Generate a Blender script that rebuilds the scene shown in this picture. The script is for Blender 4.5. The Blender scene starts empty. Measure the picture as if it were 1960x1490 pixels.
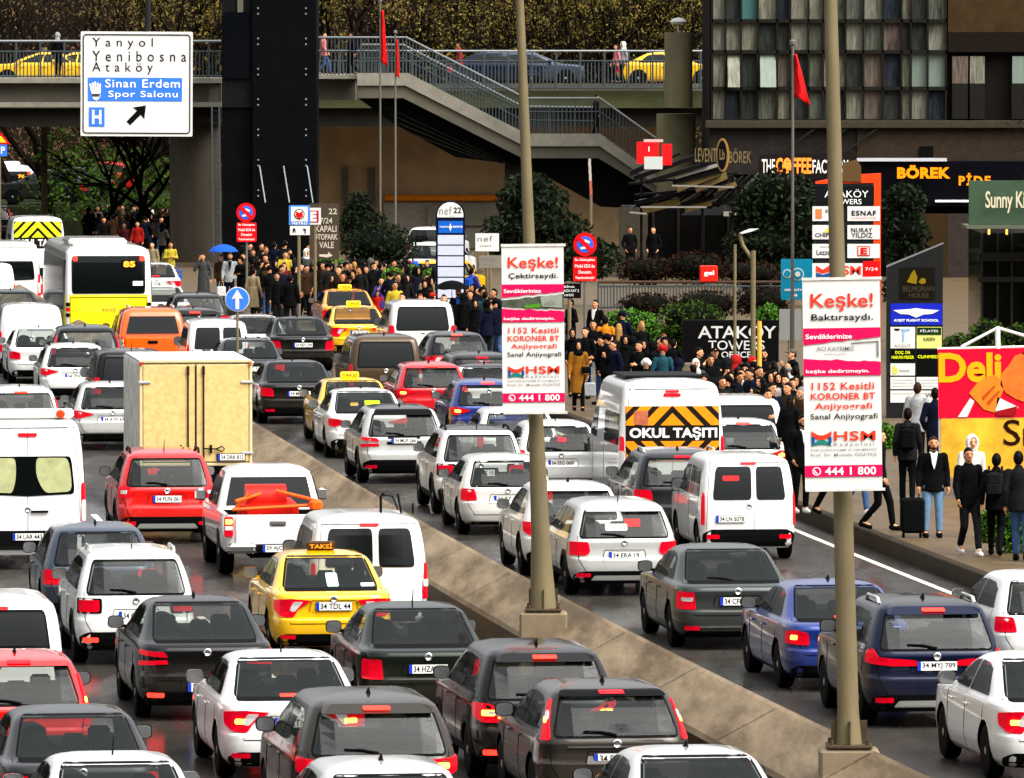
import bpy, bmesh, math, random
from mathutils import Vector, Matrix
C = bpy.context.scene.collection
SC = bpy.context.scene
R = math.radians
# ------------------------------------------------ camera
F, HC, YH = 15000.0, 8.8, 100.0          # focal length in photo pixels, eye height, horizon row
PIT = math.atan(645 / F)
cd = bpy.data.cameras.new('camera'); cam = bpy.data.objects.new('camera', cd); C.objects.link(cam)
cam.location = (0, 0, HC); cam.rotation_euler = (math.pi / 2 - PIT, 0, 0)
cd.sensor_width = 36; cd.lens = F / 1960 * 36; cd.clip_start = 5; cd.clip_end = 3000
SC.camera = cam
SC.render.resolution_x, SC.render.resolution_y = 1024, 778
# ------------------------------------------------ sky, sun, exposure
SUN_EL, SUN_AZ = R(50), R(128)           # sun behind the camera and to the right, soft through cloud
w = bpy.data.worlds.new("World"); SC.world = w; w.use_nodes = True
nt = w.node_tree; nt.nodes.clear()
sky = nt.nodes.new('ShaderNodeTexSky'); sky.sky_type = 'NISHITA'; sky.sun_disc = False
sky.sun_elevation = SUN_EL; sky.sun_rotation = SUN_AZ; sky.air_density = 1.0; sky.dust_density = 4.0
hs = nt.nodes.new('ShaderNodeHueSaturation'); hs.inputs['Saturation'].default_value = 0.12
bg = nt.nodes.new('ShaderNodeBackground'); bg.inputs[1].default_value = 0.09
wo = nt.nodes.new('ShaderNodeOutputWorld')
# overcast: the cloud layer is brightest overhead and dimmer towards the horizon
tg = nt.nodes.new('ShaderNodeTexCoord'); sx = nt.nodes.new('ShaderNodeSeparateXYZ'); nt.links.new(tg.outputs['Generated'], sx.inputs[0])
mr = nt.nodes.new('ShaderNodeMapRange'); mr.inputs[1].default_value = 0; mr.inputs[2].default_value = 1; mr.inputs[3].default_value = .55; mr.inputs[4].default_value = 3.0; nt.links.new(sx.outputs[2], mr.inputs[0])
vm = nt.nodes.new('ShaderNodeVectorMath'); vm.operation = 'SCALE'; nt.links.new(sky.outputs[0], hs.inputs['Color']); nt.links.new(hs.outputs[0], vm.inputs[0]); nt.links.new(mr.outputs[0], vm.inputs['Scale']); nt.links.new(vm.outputs[0], bg.inputs[0]); nt.links.new(bg.outputs[0], wo.inputs[0])
sd = bpy.data.lights.new('sun', 'SUN'); sd.energy = 1.5; sd.angle = R(60); sd.color = (1, .95, .87)
so = bpy.data.objects.new('sun', sd); C.objects.link(so)
so.rotation_euler = (math.pi / 2 - SUN_EL, 0, math.pi - SUN_AZ)
SC.view_settings.view_transform = 'Standard'; SC.view_settings.look = 'None'
SC.view_settings.exposure = 1.1; SC.view_settings.gamma = 1
SC.cycles.max_bounces = 5; SC.cycles.diffuse_bounces = 2; SC.cycles.glossy_bounces = 3
SC.cycles.use_denoising = True

# ------------------------------------------------ picture -> place
def ray(px, py):
    dx, dy = (px - 980) / F, -(py - 745) / F
    return Vector((dx, math.cos(PIT) + dy * math.sin(PIT), -math.sin(PIT) + dy * math.cos(PIT)))
def G(px, py, z=0.0):
    d = ray(px, py); t = (z - HC) / d.z
    return Vector((d.x * t, d.y * t, z))
def PD(px, py, Y):
    d = ray(px, py); t = Y / d.y
    return Vector((d.x * t, Y, HC + d.z * t))
def bar(D):                               # x of the median barrier's top right edge at distance D
    t = min(D, 150) - 110
    return .83 - .128 * t + .00026 * t * t - (.113 * (D - 150) if D > 150 else 0)
def kerb(D):
    return bar(D) + (9.0 if D < 186 else max(6.5, 9.0 - 2.5 * (D - 186) / 84))
def heading(D): return math.atan((bar(D) - bar(D + 6)) / 6)

# ------------------------------------------------ materials
MATS = {}
def tone(c): return tuple(.62 * (max(x, 0) / .62) ** 1.4 if x < .62 else x for x in c)   # contrast curve put into base colours: darks go deeper and more saturated
def M(name, col=(.5, .5, .5), rough=.5, metal=0, coat=0, emit=0, var=0, scale=6, bump=0, island=0, alpha=None, stretch=None, ecol=None):
    if name in MATS: return MATS[name]
    if not emit and metal < .6: col = tone(col)
    m = bpy.data.materials.new(name); m.use_nodes = True; n = m.node_tree.nodes; l = m.node_tree.links
    b = n['Principled BSDF']; b.inputs['Base Color'].default_value = (*col, 1)
    b.inputs['Roughness'].default_value = rough; b.inputs['Metallic'].default_value = metal
    b.inputs['Coat Weight'].default_value = coat * (.35 if max(col) < .2 else .8); b.inputs['Specular IOR Level'].default_value = .5 if metal > .5 else ((.12 if max(col) < .2 else .25) if coat else (.05 if max(col) < .04 else .16)); b.inputs['Coat Roughness'].default_value = .04
    if emit:
        b.inputs['Emission Color'].default_value = (*(ecol or col), 1); b.inputs['Emission Strength'].default_value = emit
    if var or bump:
        tc = n.new('ShaderNodeTexCoord'); no = n.new('ShaderNodeTexNoise'); no.inputs['Scale'].default_value = scale
        no.inputs['Detail'].default_value = 6; no.inputs['Roughness'].default_value = .65
        src = tc.outputs['Object']
        if stretch:
            mp = n.new('ShaderNodeMapping'); mp.inputs['Scale'].default_value = stretch; l.new(src, mp.inputs[0]); src = mp.outputs[0]
        l.new(src, no.inputs['Vector'])
        if var:
            r = n.new('ShaderNodeValToRGB'); r.color_ramp.elements[0].position = .3; r.color_ramp.elements[1].position = .7
            r.color_ramp.elements[0].color = (*[c * (1 - var) for c in col], 1); r.color_ramp.elements[1].color = (*[min(1, c * (1 + var)) for c in col], 1)
            l.new(no.outputs[0], r.inputs[0]); l.new(r.outputs[0], b.inputs['Base Color'])
        if bump:
            bp = n.new('ShaderNodeBump'); bp.inputs['Strength'].default_value = bump; bp.inputs['Distance'].default_value = .05
            l.new(no.outputs[0], bp.inputs['Height']); l.new(bp.outputs[0], b.inputs['Normal'])
    if island:
        g = n.new('ShaderNodeNewGeometry'); r = n.new('ShaderNodeValToRGB'); cr = r.color_ramp
        cols = [tone(c) for c in island]; cr.elements[0].color = (*cols[0], 1); cr.elements[1].color = (*cols[-1], 1)
        for i, c in enumerate(cols[1:-1]):
            e = cr.elements.new((i + 1) / (len(cols) - 1)); e.color = (*c, 1)
        l.new(g.outputs['Random Per Island'], r.inputs[0]); l.new(r.outputs[0], b.inputs['Base Color'])
    MATS[name] = m; return m

def paint(name, col, metal=0.0, rough=.16, dirt=.5):
    """Car paint under a film of road grime that thickens towards the sills."""
    k = 'paint_' + name
    if k in MATS: return MATS[k]
    m = M(k, col, rough, metal, 1.0); n = m.node_tree.nodes; l = m.node_tree.links; b = n['Principled BSDF']
    tc = n.new('ShaderNodeTexCoord'); sp = n.new('ShaderNodeSeparateXYZ'); l.new(tc.outputs['Object'], sp.inputs[0])
    mr = n.new('ShaderNodeMapRange'); mr.inputs[1].default_value = .95; mr.inputs[2].default_value = .25; mr.inputs[3].default_value = 0; mr.inputs[4].default_value = dirt
    l.new(sp.outputs[2], mr.inputs[0])
    no = n.new('ShaderNodeTexNoise'); no.inputs['Scale'].default_value = 5; no.inputs['Detail'].default_value = 8; l.new(tc.outputs['Object'], no.inputs['Vector'])
    mu = n.new('ShaderNodeMath'); mu.operation = 'MULTIPLY'; l.new(mr.outputs[0], mu.inputs[0]); l.new(no.outputs[0], mu.inputs[1])
    mx = n.new('ShaderNodeMix'); mx.data_type = 'RGBA'; mx.inputs[6].default_value = (*tone(col), 1); mx.inputs[7].default_value = (.07, .055, .038, 1)
    l.new(mu.outputs[0], mx.inputs[0]); l.new(mx.outputs[2], b.inputs['Base Color'])
    ad = n.new('ShaderNodeMath'); ad.operation = 'MULTIPLY_ADD'; ad.inputs[1].default_value = .5; ad.inputs[2].default_value = rough
    l.new(mu.outputs[0], ad.inputs[0]); l.new(ad.outputs[0], b.inputs['Roughness'])
    sb = n.new('ShaderNodeMath'); sb.operation = 'SUBTRACT'; sb.inputs[0].default_value = .35 if max(col) < .2 else .8; l.new(mu.outputs[0], sb.inputs[1]); l.new(sb.outputs[0], b.inputs['Coat Weight'])
    return m

# ------------------------------------------------ mesh helpers
class MB:
    def __init__(s): s.v = []; s.f = []; s.m = []
    def add(s, vs, fs, m=0):
        o = len(s.v); s.v += [tuple(v) for v in vs]; s.f += [tuple(i + o for i in f) for f in fs]; s.m += [m] * len(fs); return s
    def box(s, c, d, m=0, rot=None, ch=0):
        x, y, z = d[0] / 2, d[1] / 2, d[2] / 2
        if ch:                                        # chamfered vertical and horizontal edges
            vs = []; q = min(ch, x * .9, y * .9, z * .9)
            for zz, k in ((-z, q), (-z + q, 0), (z - q, 0), (z, q)):
                X, Y = x - k, y - k
                for a, b in ((-X + q, -Y), (X - q, -Y), (X, -Y + q), (X, Y - q), (X - q, Y), (-X + q, Y), (-X, Y - q), (-X, -Y + q)): vs.append((a, b, zz))
            fs = [tuple(range(7, -1, -1)), tuple(range(24, 32))]
            for r_ in range(3):
                for i in range(8): fs.append((r_ * 8 + i, r_ * 8 + (i + 1) % 8, r_ * 8 + 8 + (i + 1) % 8, r_ * 8 + 8 + i))
        else:
            vs = [(a, b, e) for a in (-x, x) for b in (-y, y) for e in (-z, z)]
            fs = [(0, 1, 3, 2), (4, 6, 7, 5), (0, 4, 5, 1), (2, 3, 7, 6), (0, 2, 6, 4), (1, 5, 7, 3)]
        c = Vector(c); vs = [((rot @ Vector(v)) if rot else Vector(v)) + c for v in vs]
        return s.add(vs, fs, m)
    def tube(s, pts, rad, n=8, m=0, cap=True):
        pts = [Vector(p) for p in pts]; rad = rad if isinstance(rad, (list, tuple)) else [rad] * len(pts)
        vs = []; prev = None
        for i, p in enumerate(pts):
            t = (pts[min(i + 1, len(pts) - 1)] - pts[max(i - 1, 0)]).normalized()
            if prev is None: a = Vector((0, 0, 1)) if abs(t.z) < .9 else Vector((1, 0, 0))
            else: a = prev
            u = (a - t * a.dot(t)).normalized(); v_ = t.cross(u); prev = u
            for k in range(n):
                an = 2 * math.pi * k / n; vs.append(p + (u * math.cos(an) + v_ * math.sin(an)) * rad[i])
        fs = []
        for i in range(len(pts) - 1):
            for k in range(n): fs.append((i * n + k, i * n + (k + 1) % n, (i + 1) * n + (k + 1) % n, (i + 1) * n + k))
        if cap: fs += [tuple(range(n - 1, -1, -1)), tuple(range((len(pts) - 1) * n, len(pts) * n))]
        return s.add(vs, fs, m)
    def lathe(s, prof, c=(0, 0, 0), n=24, m=0, axis='z'):
        vs = []; c = Vector(c)
        for r_, h in prof:
            for k in range(n):
                a = 2 * math.pi * k / n; p = (r_ * math.cos(a), r_ * math.sin(a), h)
                if axis == 'x': p = (h, p[0], p[1])
                if axis == 'y': p = (p[0], h, p[1])
                vs.append(Vector(p) + c)
        fs = [(i * n + k, i * n + (k + 1) % n, (i + 1) * n + (k + 1) % n, (i + 1) * n + k) for i in range(len(prof) - 1) for k in range(n)]
        fs += [tuple(range(n - 1, -1, -1)), tuple(range((len(prof) - 1) * n, len(prof) * n))]
        return s.add(vs, fs, m)
    def poly(s, pts, y0, y1, m=0):                    # outline in x,z given depth between y0 (front) and y1
        n = len(pts); vs = [(p[0], y0, p[1]) for p in pts] + [(p[0], y1, p[1]) for p in pts]
        fs = [tuple(range(n)), tuple(range(2 * n - 1, n - 1, -1))] + [(i, n + i, n + (i + 1) % n, (i + 1) % n) for i in range(n)]
        return s.add(vs, fs, m)
    def build(s, name, mats, parent=None, loc=None, smooth=None):
        me = bpy.data.meshes.new(name); me.from_pydata(s.v, [], s.f)
        for mt in (mats if isinstance(mats, (list, tuple)) else [mats]): me.materials.append(mt)
        me.polygons.foreach_set('material_index', s.m)
        if smooth is not None:
            me.shade_smooth(); me.set_sharp_from_angle(angle=R(smooth))
        me.update(); return link(name, me, parent, loc)
def link(name, data, parent=None, loc=None, rot=None):
    o = bpy.data.objects.new(name, data); C.objects.link(o)
    if parent: o.parent = parent
    if loc is not None: o.location = loc
    if rot is not None: o.rotation_euler = rot
    return o
def tag(o, label=None, cat=None, group=None, kind=None):
    if label: o['label'] = label
    if cat: o['category'] = cat
    if group: o['group'] = group
    if kind: o['kind'] = kind
    return o
def thing(name, label, cat, loc=(0, 0, 0), rz=0, group=None):
    o = link(name, None, None, loc, (0, 0, rz)); return tag(o, label, cat, group)
def fixn(me):
    bm = bmesh.new(); bm.from_mesh(me); bmesh.ops.recalc_face_normals(bm, faces=bm.faces); bm.to_mesh(me); bm.free()

TXT = {}
def text_mesh(s, bold=0.0, spacing=1.0):
    k = (s, bold, spacing)
    if k not in TXT:
        cu = bpy.data.curves.new('t', 'FONT'); cu.body = s; cu.offset = bold; cu.resolution_u = 3; cu.space_character = spacing
        cu.align_x = 'CENTER'; cu.space_line = .95
        ob = bpy.data.objects.new('t', cu); me = bpy.data.meshes.new_from_object(ob)
        xs = [v.co.x for v in me.vertices] or [0]; ys = [v.co.y for v in me.vertices] or [0]
        TXT[k] = ([tuple(v.co) for v in me.vertices], [tuple(p.vertices) for p in me.polygons], (min(xs), max(xs), min(ys), max(ys)))
        bpy.data.objects.remove(ob); bpy.data.curves.remove(cu); bpy.data.meshes.remove(me)
    return TXT[k]
def text_into(mb, s, x0, z0, x1, z1, y, m=0, bold=.012, spacing=1.0, thick=.004):
    """Lettering that fills the box x0..x1, z0..z1 in the plane y, as raised letters facing -y."""
    vs, fs, (a, b, c, d) = text_mesh(s, bold, spacing)
    sx, sz = (x1 - x0) / max(b - a, 1e-6), (z1 - z0) / max(d - c, 1e-6)
    mb.add([(x0 + (v[0] - a) * sx, y, z0 + (v[1] - c) * sz) for v in vs], fs, m)
def rp(pts, r, n=3):
    out = []; N = len(pts)
    for i in range(N):
        p0, p, p1 = Vector(pts[i - 1]), Vector(pts[i]), Vector(pts[(i + 1) % N])
        a, b = p0 - p, p1 - p; q = min(r, a.length * .45, b.length * .45)
        A, B = p + a.normalized() * q, p + b.normalized() * q
        for k in range(n + 1):
            t = k / n; out.append(tuple(A * (1 - t) ** 2 + p * 2 * t * (1 - t) + B * t * t))
    return out
# ------------------------------------------------ vehicles: bodies lofted through plan outlines, details laid on the skin
GLASS = M('tinted_glass', (.010, .014, .014), .08); GLASS.node_tree.nodes['Principled BSDF'].inputs['Specular IOR Level'].default_value = .32
SIDEGLASS = M('side_glass', (.02, .024, .022), .1)
OPAQUE = GLASS
def see_through(name, tint, k):
    m = bpy.data.materials.new(name); m.use_nodes = True; n = m.node_tree.nodes; l = m.node_tree.links; b = n['Principled BSDF']; b.inputs['Base Color'].default_value = (.01, .013, .013, 1); b.inputs['Roughness'].default_value = .07; b.inputs['Specular IOR Level'].default_value = .5
    t = n.new('ShaderNodeBsdfTransparent'); t.inputs[0].default_value = (*tint, 1); x = n.new('ShaderNodeMixShader'); x.inputs[0].default_value = k; l.new(t.outputs[0], x.inputs[1]); l.new(b.outputs[0], x.inputs[2]); l.new(x.outputs[0], n['Material Output'].inputs[0]); return m
GLASS_C = see_through('rear_glass', (.62, .68, .64), .42); SIDE_C = see_through('door_glass', (.42, .47, .44), .45)
BLACK = M('black_plastic', (.014, .014, .014), .5, var=.3, scale=12)
RUBBER = M('tyre_rubber', (.013, .013, .013), .75)
ALLOY = M('alloy', (.42, .42, .42), .35, .8)
CHROME = M('chrome', (.75, .75, .75), .12, 1)
REDLENS = M('red_lens', (.5, .0, .02), .3)
REDLENS.node_tree.nodes['Principled BSDF'].inputs['Emission Color'].default_value = (1, 0, .03, 1)
REDLENS.node_tree.nodes['Principled BSDF'].inputs['Emission Strength'].default_value = .16
LIT = M('lit_red_lens', (.8, .02, .01), .2, emit=2.6, ecol=(1, .02, .012))
HOT = M('lit_bulb', (1, .5, .1), .3, emit=4.5, ecol=(1, .36, .03))
CLEAR = M('clear_lens', (.62, .6, .58), .15, coat=1)
AMBER = M('amber_lens', (.8, .2, .01), .2, coat=1)
PLATE = M('plate_white', (.78, .76, .7), .35)
PLATEBLUE = M('plate_blue', (.02, .08, .5), .4)
INK = M('black_ink', (.012, .012, .012), .6)
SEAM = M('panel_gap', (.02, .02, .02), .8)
SILVERTRIM = M('silver_trim', (.5, .5, .48), .4, .3)
MIRROR = M('mirror_glass', (.35, .36, .36), .12, .8)

def pchip(xs, ys, x):
    if x <= xs[0]: return ys[0]
    if x >= xs[-1]: return ys[-1]
    n = len(xs); i = 0
    while xs[i + 1] < x: i += 1
    def d(j):
        if j == 0 or j == n - 1:
            k = 0 if j == 0 else n - 2
            return (ys[k + 1] - ys[k]) / (xs[k + 1] - xs[k])
        a, b = (ys[j] - ys[j - 1]) / (xs[j] - xs[j - 1]), (ys[j + 1] - ys[j]) / (xs[j + 1] - xs[j])
        return 0 if a * b <= 0 else 2 * a * b / (a + b)
    h = xs[i + 1] - xs[i]; t = (x - xs[i]) / h
    return ys[i] * (2 * t ** 3 - 3 * t * t + 1) + d(i) * h * (t ** 3 - 2 * t * t + t) + ys[i + 1] * (-2 * t ** 3 + 3 * t * t) + d(i + 1) * h * (t ** 3 - t * t)

#       W     L     H     n   slices: height, half width, rear inset, front inset
KIND = {
 'hatch': (1.78, 4.2, 1.48, 8, [(.13,.86,.16,.2),(.19,.95,.05,.06),(.33,1,.0,.0),(.42,1,.0,.0),(.445,.997,.05,.0),(.50,.992,.058,.02),(.575,.985,.045,.06),(.615,.965,.075,.35),(.65,.94,.12,1.05),(.78,.865,.27,1.45),(.90,.775,.44,1.9),(.945,.73,.53,2.05),(.975,.64,.75,2.15),(.993,.46,1.1,2.3),(1,.2,1.5,2.45)]),
 'suv': (1.85, 4.4, 1.64, 9, [(.14,.86,.12,.2),(.20,.95,.04,.06),(.33,1,.0,.0),(.40,1,.0,.0),(.425,.997,.05,.0),(.50,.992,.06,.02),(.58,.988,.045,.06),(.615,.968,.07,.35),(.65,.95,.10,1.0),(.78,.88,.21,1.4),(.89,.80,.33,1.8),(.94,.755,.40,1.95),(.972,.67,.6,2.05),(.992,.5,.95,2.2),(1,.22,1.4,2.35)]),
 'sedan': (1.80, 4.6, 1.46, 8, [(.13,.86,.14,.2),(.19,.95,.04,.06),(.33,1,.0,.0),(.395,1,.0,.0),(.42,.997,.045,.0),(.50,.993,.05,.02),(.60,.985,.02,.08),(.635,.97,.05,.45),(.655,.95,.12,1.05),(.672,.925,.44,1.1),(.72,.89,.62,1.25),(.84,.81,.98,1.6),(.92,.745,1.22,1.95),(.955,.69,1.36,2.1),(.98,.58,1.6,2.2),(.994,.42,1.9,2.3),(1,.2,2.15,2.4)]),
 'fast': (1.83, 4.6, 1.52, 8, [(.14,.86,.14,.2),(.20,.95,.04,.06),(.33,1,.0,.0),(.395,1,.0,.0),(.42,.997,.045,.0),(.50,.993,.05,.02),(.61,.985,.01,.08),(.645,.965,.05,.45),(.665,.945,.12,1.05),(.685,.92,.3,1.1),(.74,.87,.55,1.3),(.84,.80,.95,1.6),(.92,.735,1.3,1.95),(.955,.68,1.5,2.1),(.98,.58,1.75,2.2),(.994,.42,2.0,2.3),(1,.2,2.2,2.4)]),
 'van': (1.74, 4.2, 1.82, 13, [(.12,.88,.08,.15),(.17,.97,.02,.05),(.28,1,.0,.0),(.48,1,.0,.0),(.54,.995,.01,.1),(.58,.985,.02,.7),(.62,.975,.03,1.1),(.75,.945,.07,1.4),(.89,.89,.13,1.7),(.945,.845,.17,1.85),(.975,.75,.28,1.95),(.994,.55,.5,2.1),(1,.3,.9,2.3)]),
 'bigvan': (2.02, 5.8, 2.55, 18, [(.10,.92,.06,.15),(.14,.98,.01,.05),(.25,1,.0,.0),(.42,1,.0,.1),(.52,.99,.01,.9),(.7,.965,.04,1.4),(.88,.915,.09,1.9),(.945,.87,.13,2.0),(.975,.79,.22,2.1),(.993,.6,.45,2.3),(1,.35,.9,2.6)]),
}
class Shape:
    def __init__(s, k):
        s.W, s.L, s.H, s.n, sl = KIND[k]; s.z = [a[0] for a in sl]; s.c = [[a[i] for a in sl] for i in (1, 2, 3)]; s.cache = {}
    def par(s, v):
        w_, a, b = (pchip(s.z, c, v) for c in s.c); return w_ * s.W / 2, a, s.L - b
    def half(s, v):                                   # plan outline from rear centre round the corner to the flank
        k = round(v, 4)
        if k not in s.cache:
            w_, a, b = s.par(v); yc, bb = (a + b) / 2, (b - a) / 2; pts = []; acc = 0; N = 60
            for i in range(N + 1):
                t = math.pi / 2 * (i / N); x = w_ * math.sin(t) ** (2 / s.n); y = yc - bb * math.cos(t) ** (2 / s.n) if i < N else yc
                if pts: acc += math.hypot(x - pts[-1][1], y - pts[-1][2])
                pts.append((acc, x, y))
            s.cache[k] = pts
        return s.cache[k]
    def rear(s, q, v):                                # arc length q from the centre line -> x, y
        sg = 1 if q >= 0 else -1; q = abs(q); p = s.half(v)
        for i in range(1, len(p)):
            if p[i][0] >= q or i == len(p) - 1:
                t = (q - p[i - 1][0]) / max(p[i][0] - p[i - 1][0], 1e-9); t = min(t, 1)
                nx, ny = p[i][2] - p[i - 1][2], -(p[i][1] - p[i - 1][1]); L_ = math.hypot(nx, ny) or 1
                return sg * (p[i - 1][1] + t * (p[i][1] - p[i - 1][1])), p[i - 1][2] + t * (p[i][2] - p[i - 1][2]), sg * nx / L_, ny / L_
    def side(s, y, v):
        w_, a, b = s.par(v); yc, bb = (a + b) / 2, (b - a) / 2; t = min(abs((y - yc) / bb), .9999)
        return w_ * (1 - t ** s.n) ** (1 / s.n)
SHAPES = {k: Shape(k) for k in KIND}

def clip(poly, ax, val, keep):
    out = []; n = len(poly)
    for i in range(n):
        p, q = poly[i], poly[(i + 1) % n]; a, b = (p[ax] - val) * keep, (q[ax] - val) * keep
        if a >= 0: out.append(p)
        if a * b < 0:
            t = a / (a - b); out.append((p[0] + t * (q[0] - p[0]), p[1] + t * (q[1] - p[1])))
    return out
def cells(poly, gx, gy):
    xs = [p[0] for p in poly]; x = math.floor(min(xs) / gx) * gx
    while x < max(xs) - 1e-6:
        a = clip(clip(poly, 0, x, 1), 0, x + gx, -1)
        if len(a) > 2:
            ys = [p[1] for p in a]; y = math.floor(min(ys) / gy) * gy
            while y < max(ys) - 1e-6:
                c = clip(clip(a, 1, y, 1), 1, y + gy, -1)
                if len(c) > 2: yield c
                y += gy
        x += gx
def on_skin(mb, sh, poly, mode, off, depth, m=0, gx=.16, gv=.06):
    """Lay a flat outline on the body skin: mode 'rear' takes (u, v), 'side' takes (t, v) on both flanks ('left'/'right' one)."""
    sides = {'rear': (0,), 'side': (-1, 1), 'left': (-1,), 'right': (1,)}[mode]
    for sg in sides:
        def put(p, o):
            if sg == 0:
                x, y, nx, ny = sh.rear(p[0] * sh.W / 2, p[1]); return (x + nx * o, y + ny * o, p[1] * sh.H)
            y = p[0] * sh.L; return (sg * (sh.side(y, p[1]) + o), y, p[1] * sh.H)
        g = gx / (sh.W / 2) if sg == 0 else .05
        for c in cells(poly, g, gv):
            mb.add([put(p, off) for p in c], [tuple(range(len(c)))], m)
        ed = []
        for i in range(len(poly)):
            p, q = poly[i], poly[(i + 1) % len(poly)]; k = max(1, int(math.hypot((q[0] - p[0]), (q[1] - p[1])) / .08))
            ed += [(p[0] + (q[0] - p[0]) * j / k, p[1] + (q[1] - p[1]) * j / k) for j in range(k)]
        n = len(ed); vs = [put(p, off) for p in ed] + [put(p, -depth) for p in ed]
        mb.add(vs, [(i, (i + 1) % n, n + (i + 1) % n, n + i) for i in range(n)], m)
def mir(poly): return [(-a, b) for a, b in poly][::-1]
def strip(pts, wd, closed=False):
    """Thin outlines along a polyline in u,v (panel gaps)."""
    out = []
    for i in range(len(pts) if closed else len(pts) - 1):
        p, q = Vector(pts[i]), Vector(pts[(i + 1) % len(pts)]); d = (q - p).normalized(); nn = Vector((-d.y, d.x)) * wd / 2
        out.append([tuple(p - nn), tuple(q - nn), tuple(q + nn), tuple(p + nn)])
    return out

BODY = {}
WHEELY = {'hatch': (.78, 3.38), 'suv': (.85, 3.52), 'sedan': (1.0, 3.72), 'fast': (.92, 3.65), 'van': (.68, 3.38), 'bigvan': (1.15, 4.85)}
def body_mesh(k):
    if k in BODY: return BODY[k]
    sh = SHAPES[k]; mb = MB(); N = 56; vs_ = []
    lo, hi = sh.z[0], sh.z[-1]; lev = sorted(set([lo + (hi - lo) * i / 26 for i in range(27)] + sh.z))
    for v in lev:
        w_, a, b = sh.par(v); yc, bb = (a + b) / 2, (b - a) / 2
        for j in range(N):
            t = 2 * math.pi * j / N; c_, s_ = math.cos(t), math.sin(t)
            vs_.append((w_ * math.copysign(abs(c_) ** (2 / sh.n), c_), yc + bb * math.copysign(abs(s_) ** (2 / sh.n), s_), v * sh.H))
    fs = [(i * N + j, i * N + (j + 1) % N, (i + 1) * N + (j + 1) % N, (i + 1) * N + j) for i in range(len(lev) - 1) for j in range(N)]
    fs += [tuple(range(N - 1, -1, -1)), tuple(range((len(lev) - 1) * N, len(lev) * N))]
    mb.add(vs_, fs)
    ob = mb.build('body', [SEAM, BLACK])
    r_ = .385 if k != 'bigvan' else .40
    cb = MB()
    for y in WHEELY[k]: cb.lathe([(r_, -1.3), (r_, 1.3)], (0, y, .33), 28, 1, 'x')
    co = cb.build('cut', [SEAM, BLACK]); fixn(co.data); fixn(ob.data)
    md = ob.modifiers.new('b', 'BOOLEAN'); md.operation = 'DIFFERENCE'; md.object = co; md.solver = 'EXACT'
    extra = []
    if k in SIDEPOLY:
        cv = MB(); vs_ = []; g0 = GLASSPOLY[k][0][1]; L_ = [g0 - .16, g0 - .03] + [g0 + .02 + (.955 - g0 - .02) * i / 7 for i in range(8)]
        for v in L_:
            w_, a, b = sh.par(max(v, g0 + .0)); a += .09; b -= .07; w_ -= .075; yc, bb = (a + b) / 2, (b - a) / 2
            for j in range(40):
                t = 2 * math.pi * j / 40; c_, s_ = math.cos(t), math.sin(t); vs_.append((w_ * math.copysign(abs(c_) ** (2 / sh.n), c_), yc + bb * math.copysign(abs(s_) ** (2 / sh.n), s_), v * sh.H))
        cv.add(vs_, [(i * 40 + j, i * 40 + (j + 1) % 40, (i + 1) * 40 + (j + 1) % 40, (i + 1) * 40 + j) for i in range(len(L_) - 1) for j in range(40)] + [tuple(range(39, -1, -1)), tuple(range((len(L_) - 1) * 40, len(L_) * 40))], 1)
        extra.append(cv)
        gp = [(a * sh.W / 2 * .97, b * sh.H) for a, b in GLASSPOLY[k]]
        if k in ('hatch', 'suv', 'sedan', 'fast'):
            p = MB(); p.poly(gp, -.3, sh.par(.93)[1] + .25, 1); extra.append(p)
        p = MB(); p.poly([(a * .96, b) for a, b in gp], sh.par(.90)[2] - .3, sh.L + .3, 1); extra.append(p)
        for q in SIDEPOLY[k]:
            p = MB(); n = len(q); vs = [(sx * 2, t * sh.L, v * sh.H) for sx in (-1, 1) for t, v in q]
            p.add(vs, [tuple(range(n)), tuple(range(2 * n - 1, n - 1, -1))] + [(i, n + i, n + (i + 1) % n, (i + 1) % n) for i in range(n)], 1); extra.append(p)
    tmp = []
    for e in extra:
        eo = e.build('cut', [SEAM, BLACK]); fixn(eo.data); tmp.append(eo); m2 = ob.modifiers.new('b', 'BOOLEAN'); m2.operation = 'DIFFERENCE'; m2.object = eo; m2.solver = 'EXACT'
    me = bpy.data.meshes.new_from_object(ob.evaluated_get(bpy.context.evaluated_depsgraph_get()))
    for o in [ob, co] + tmp: bpy.data.objects.remove(o)
    me.materials.append(SEAM)
    for p in me.polygons:
        if p.material_index == 0 and p.center.z > .955 * sh.H: p.material_index = 2
    me.shade_smooth(); me.set_sharp_from_angle(angle=R(36)); BODY[k] = me; return me
SEATS = {}
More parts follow.
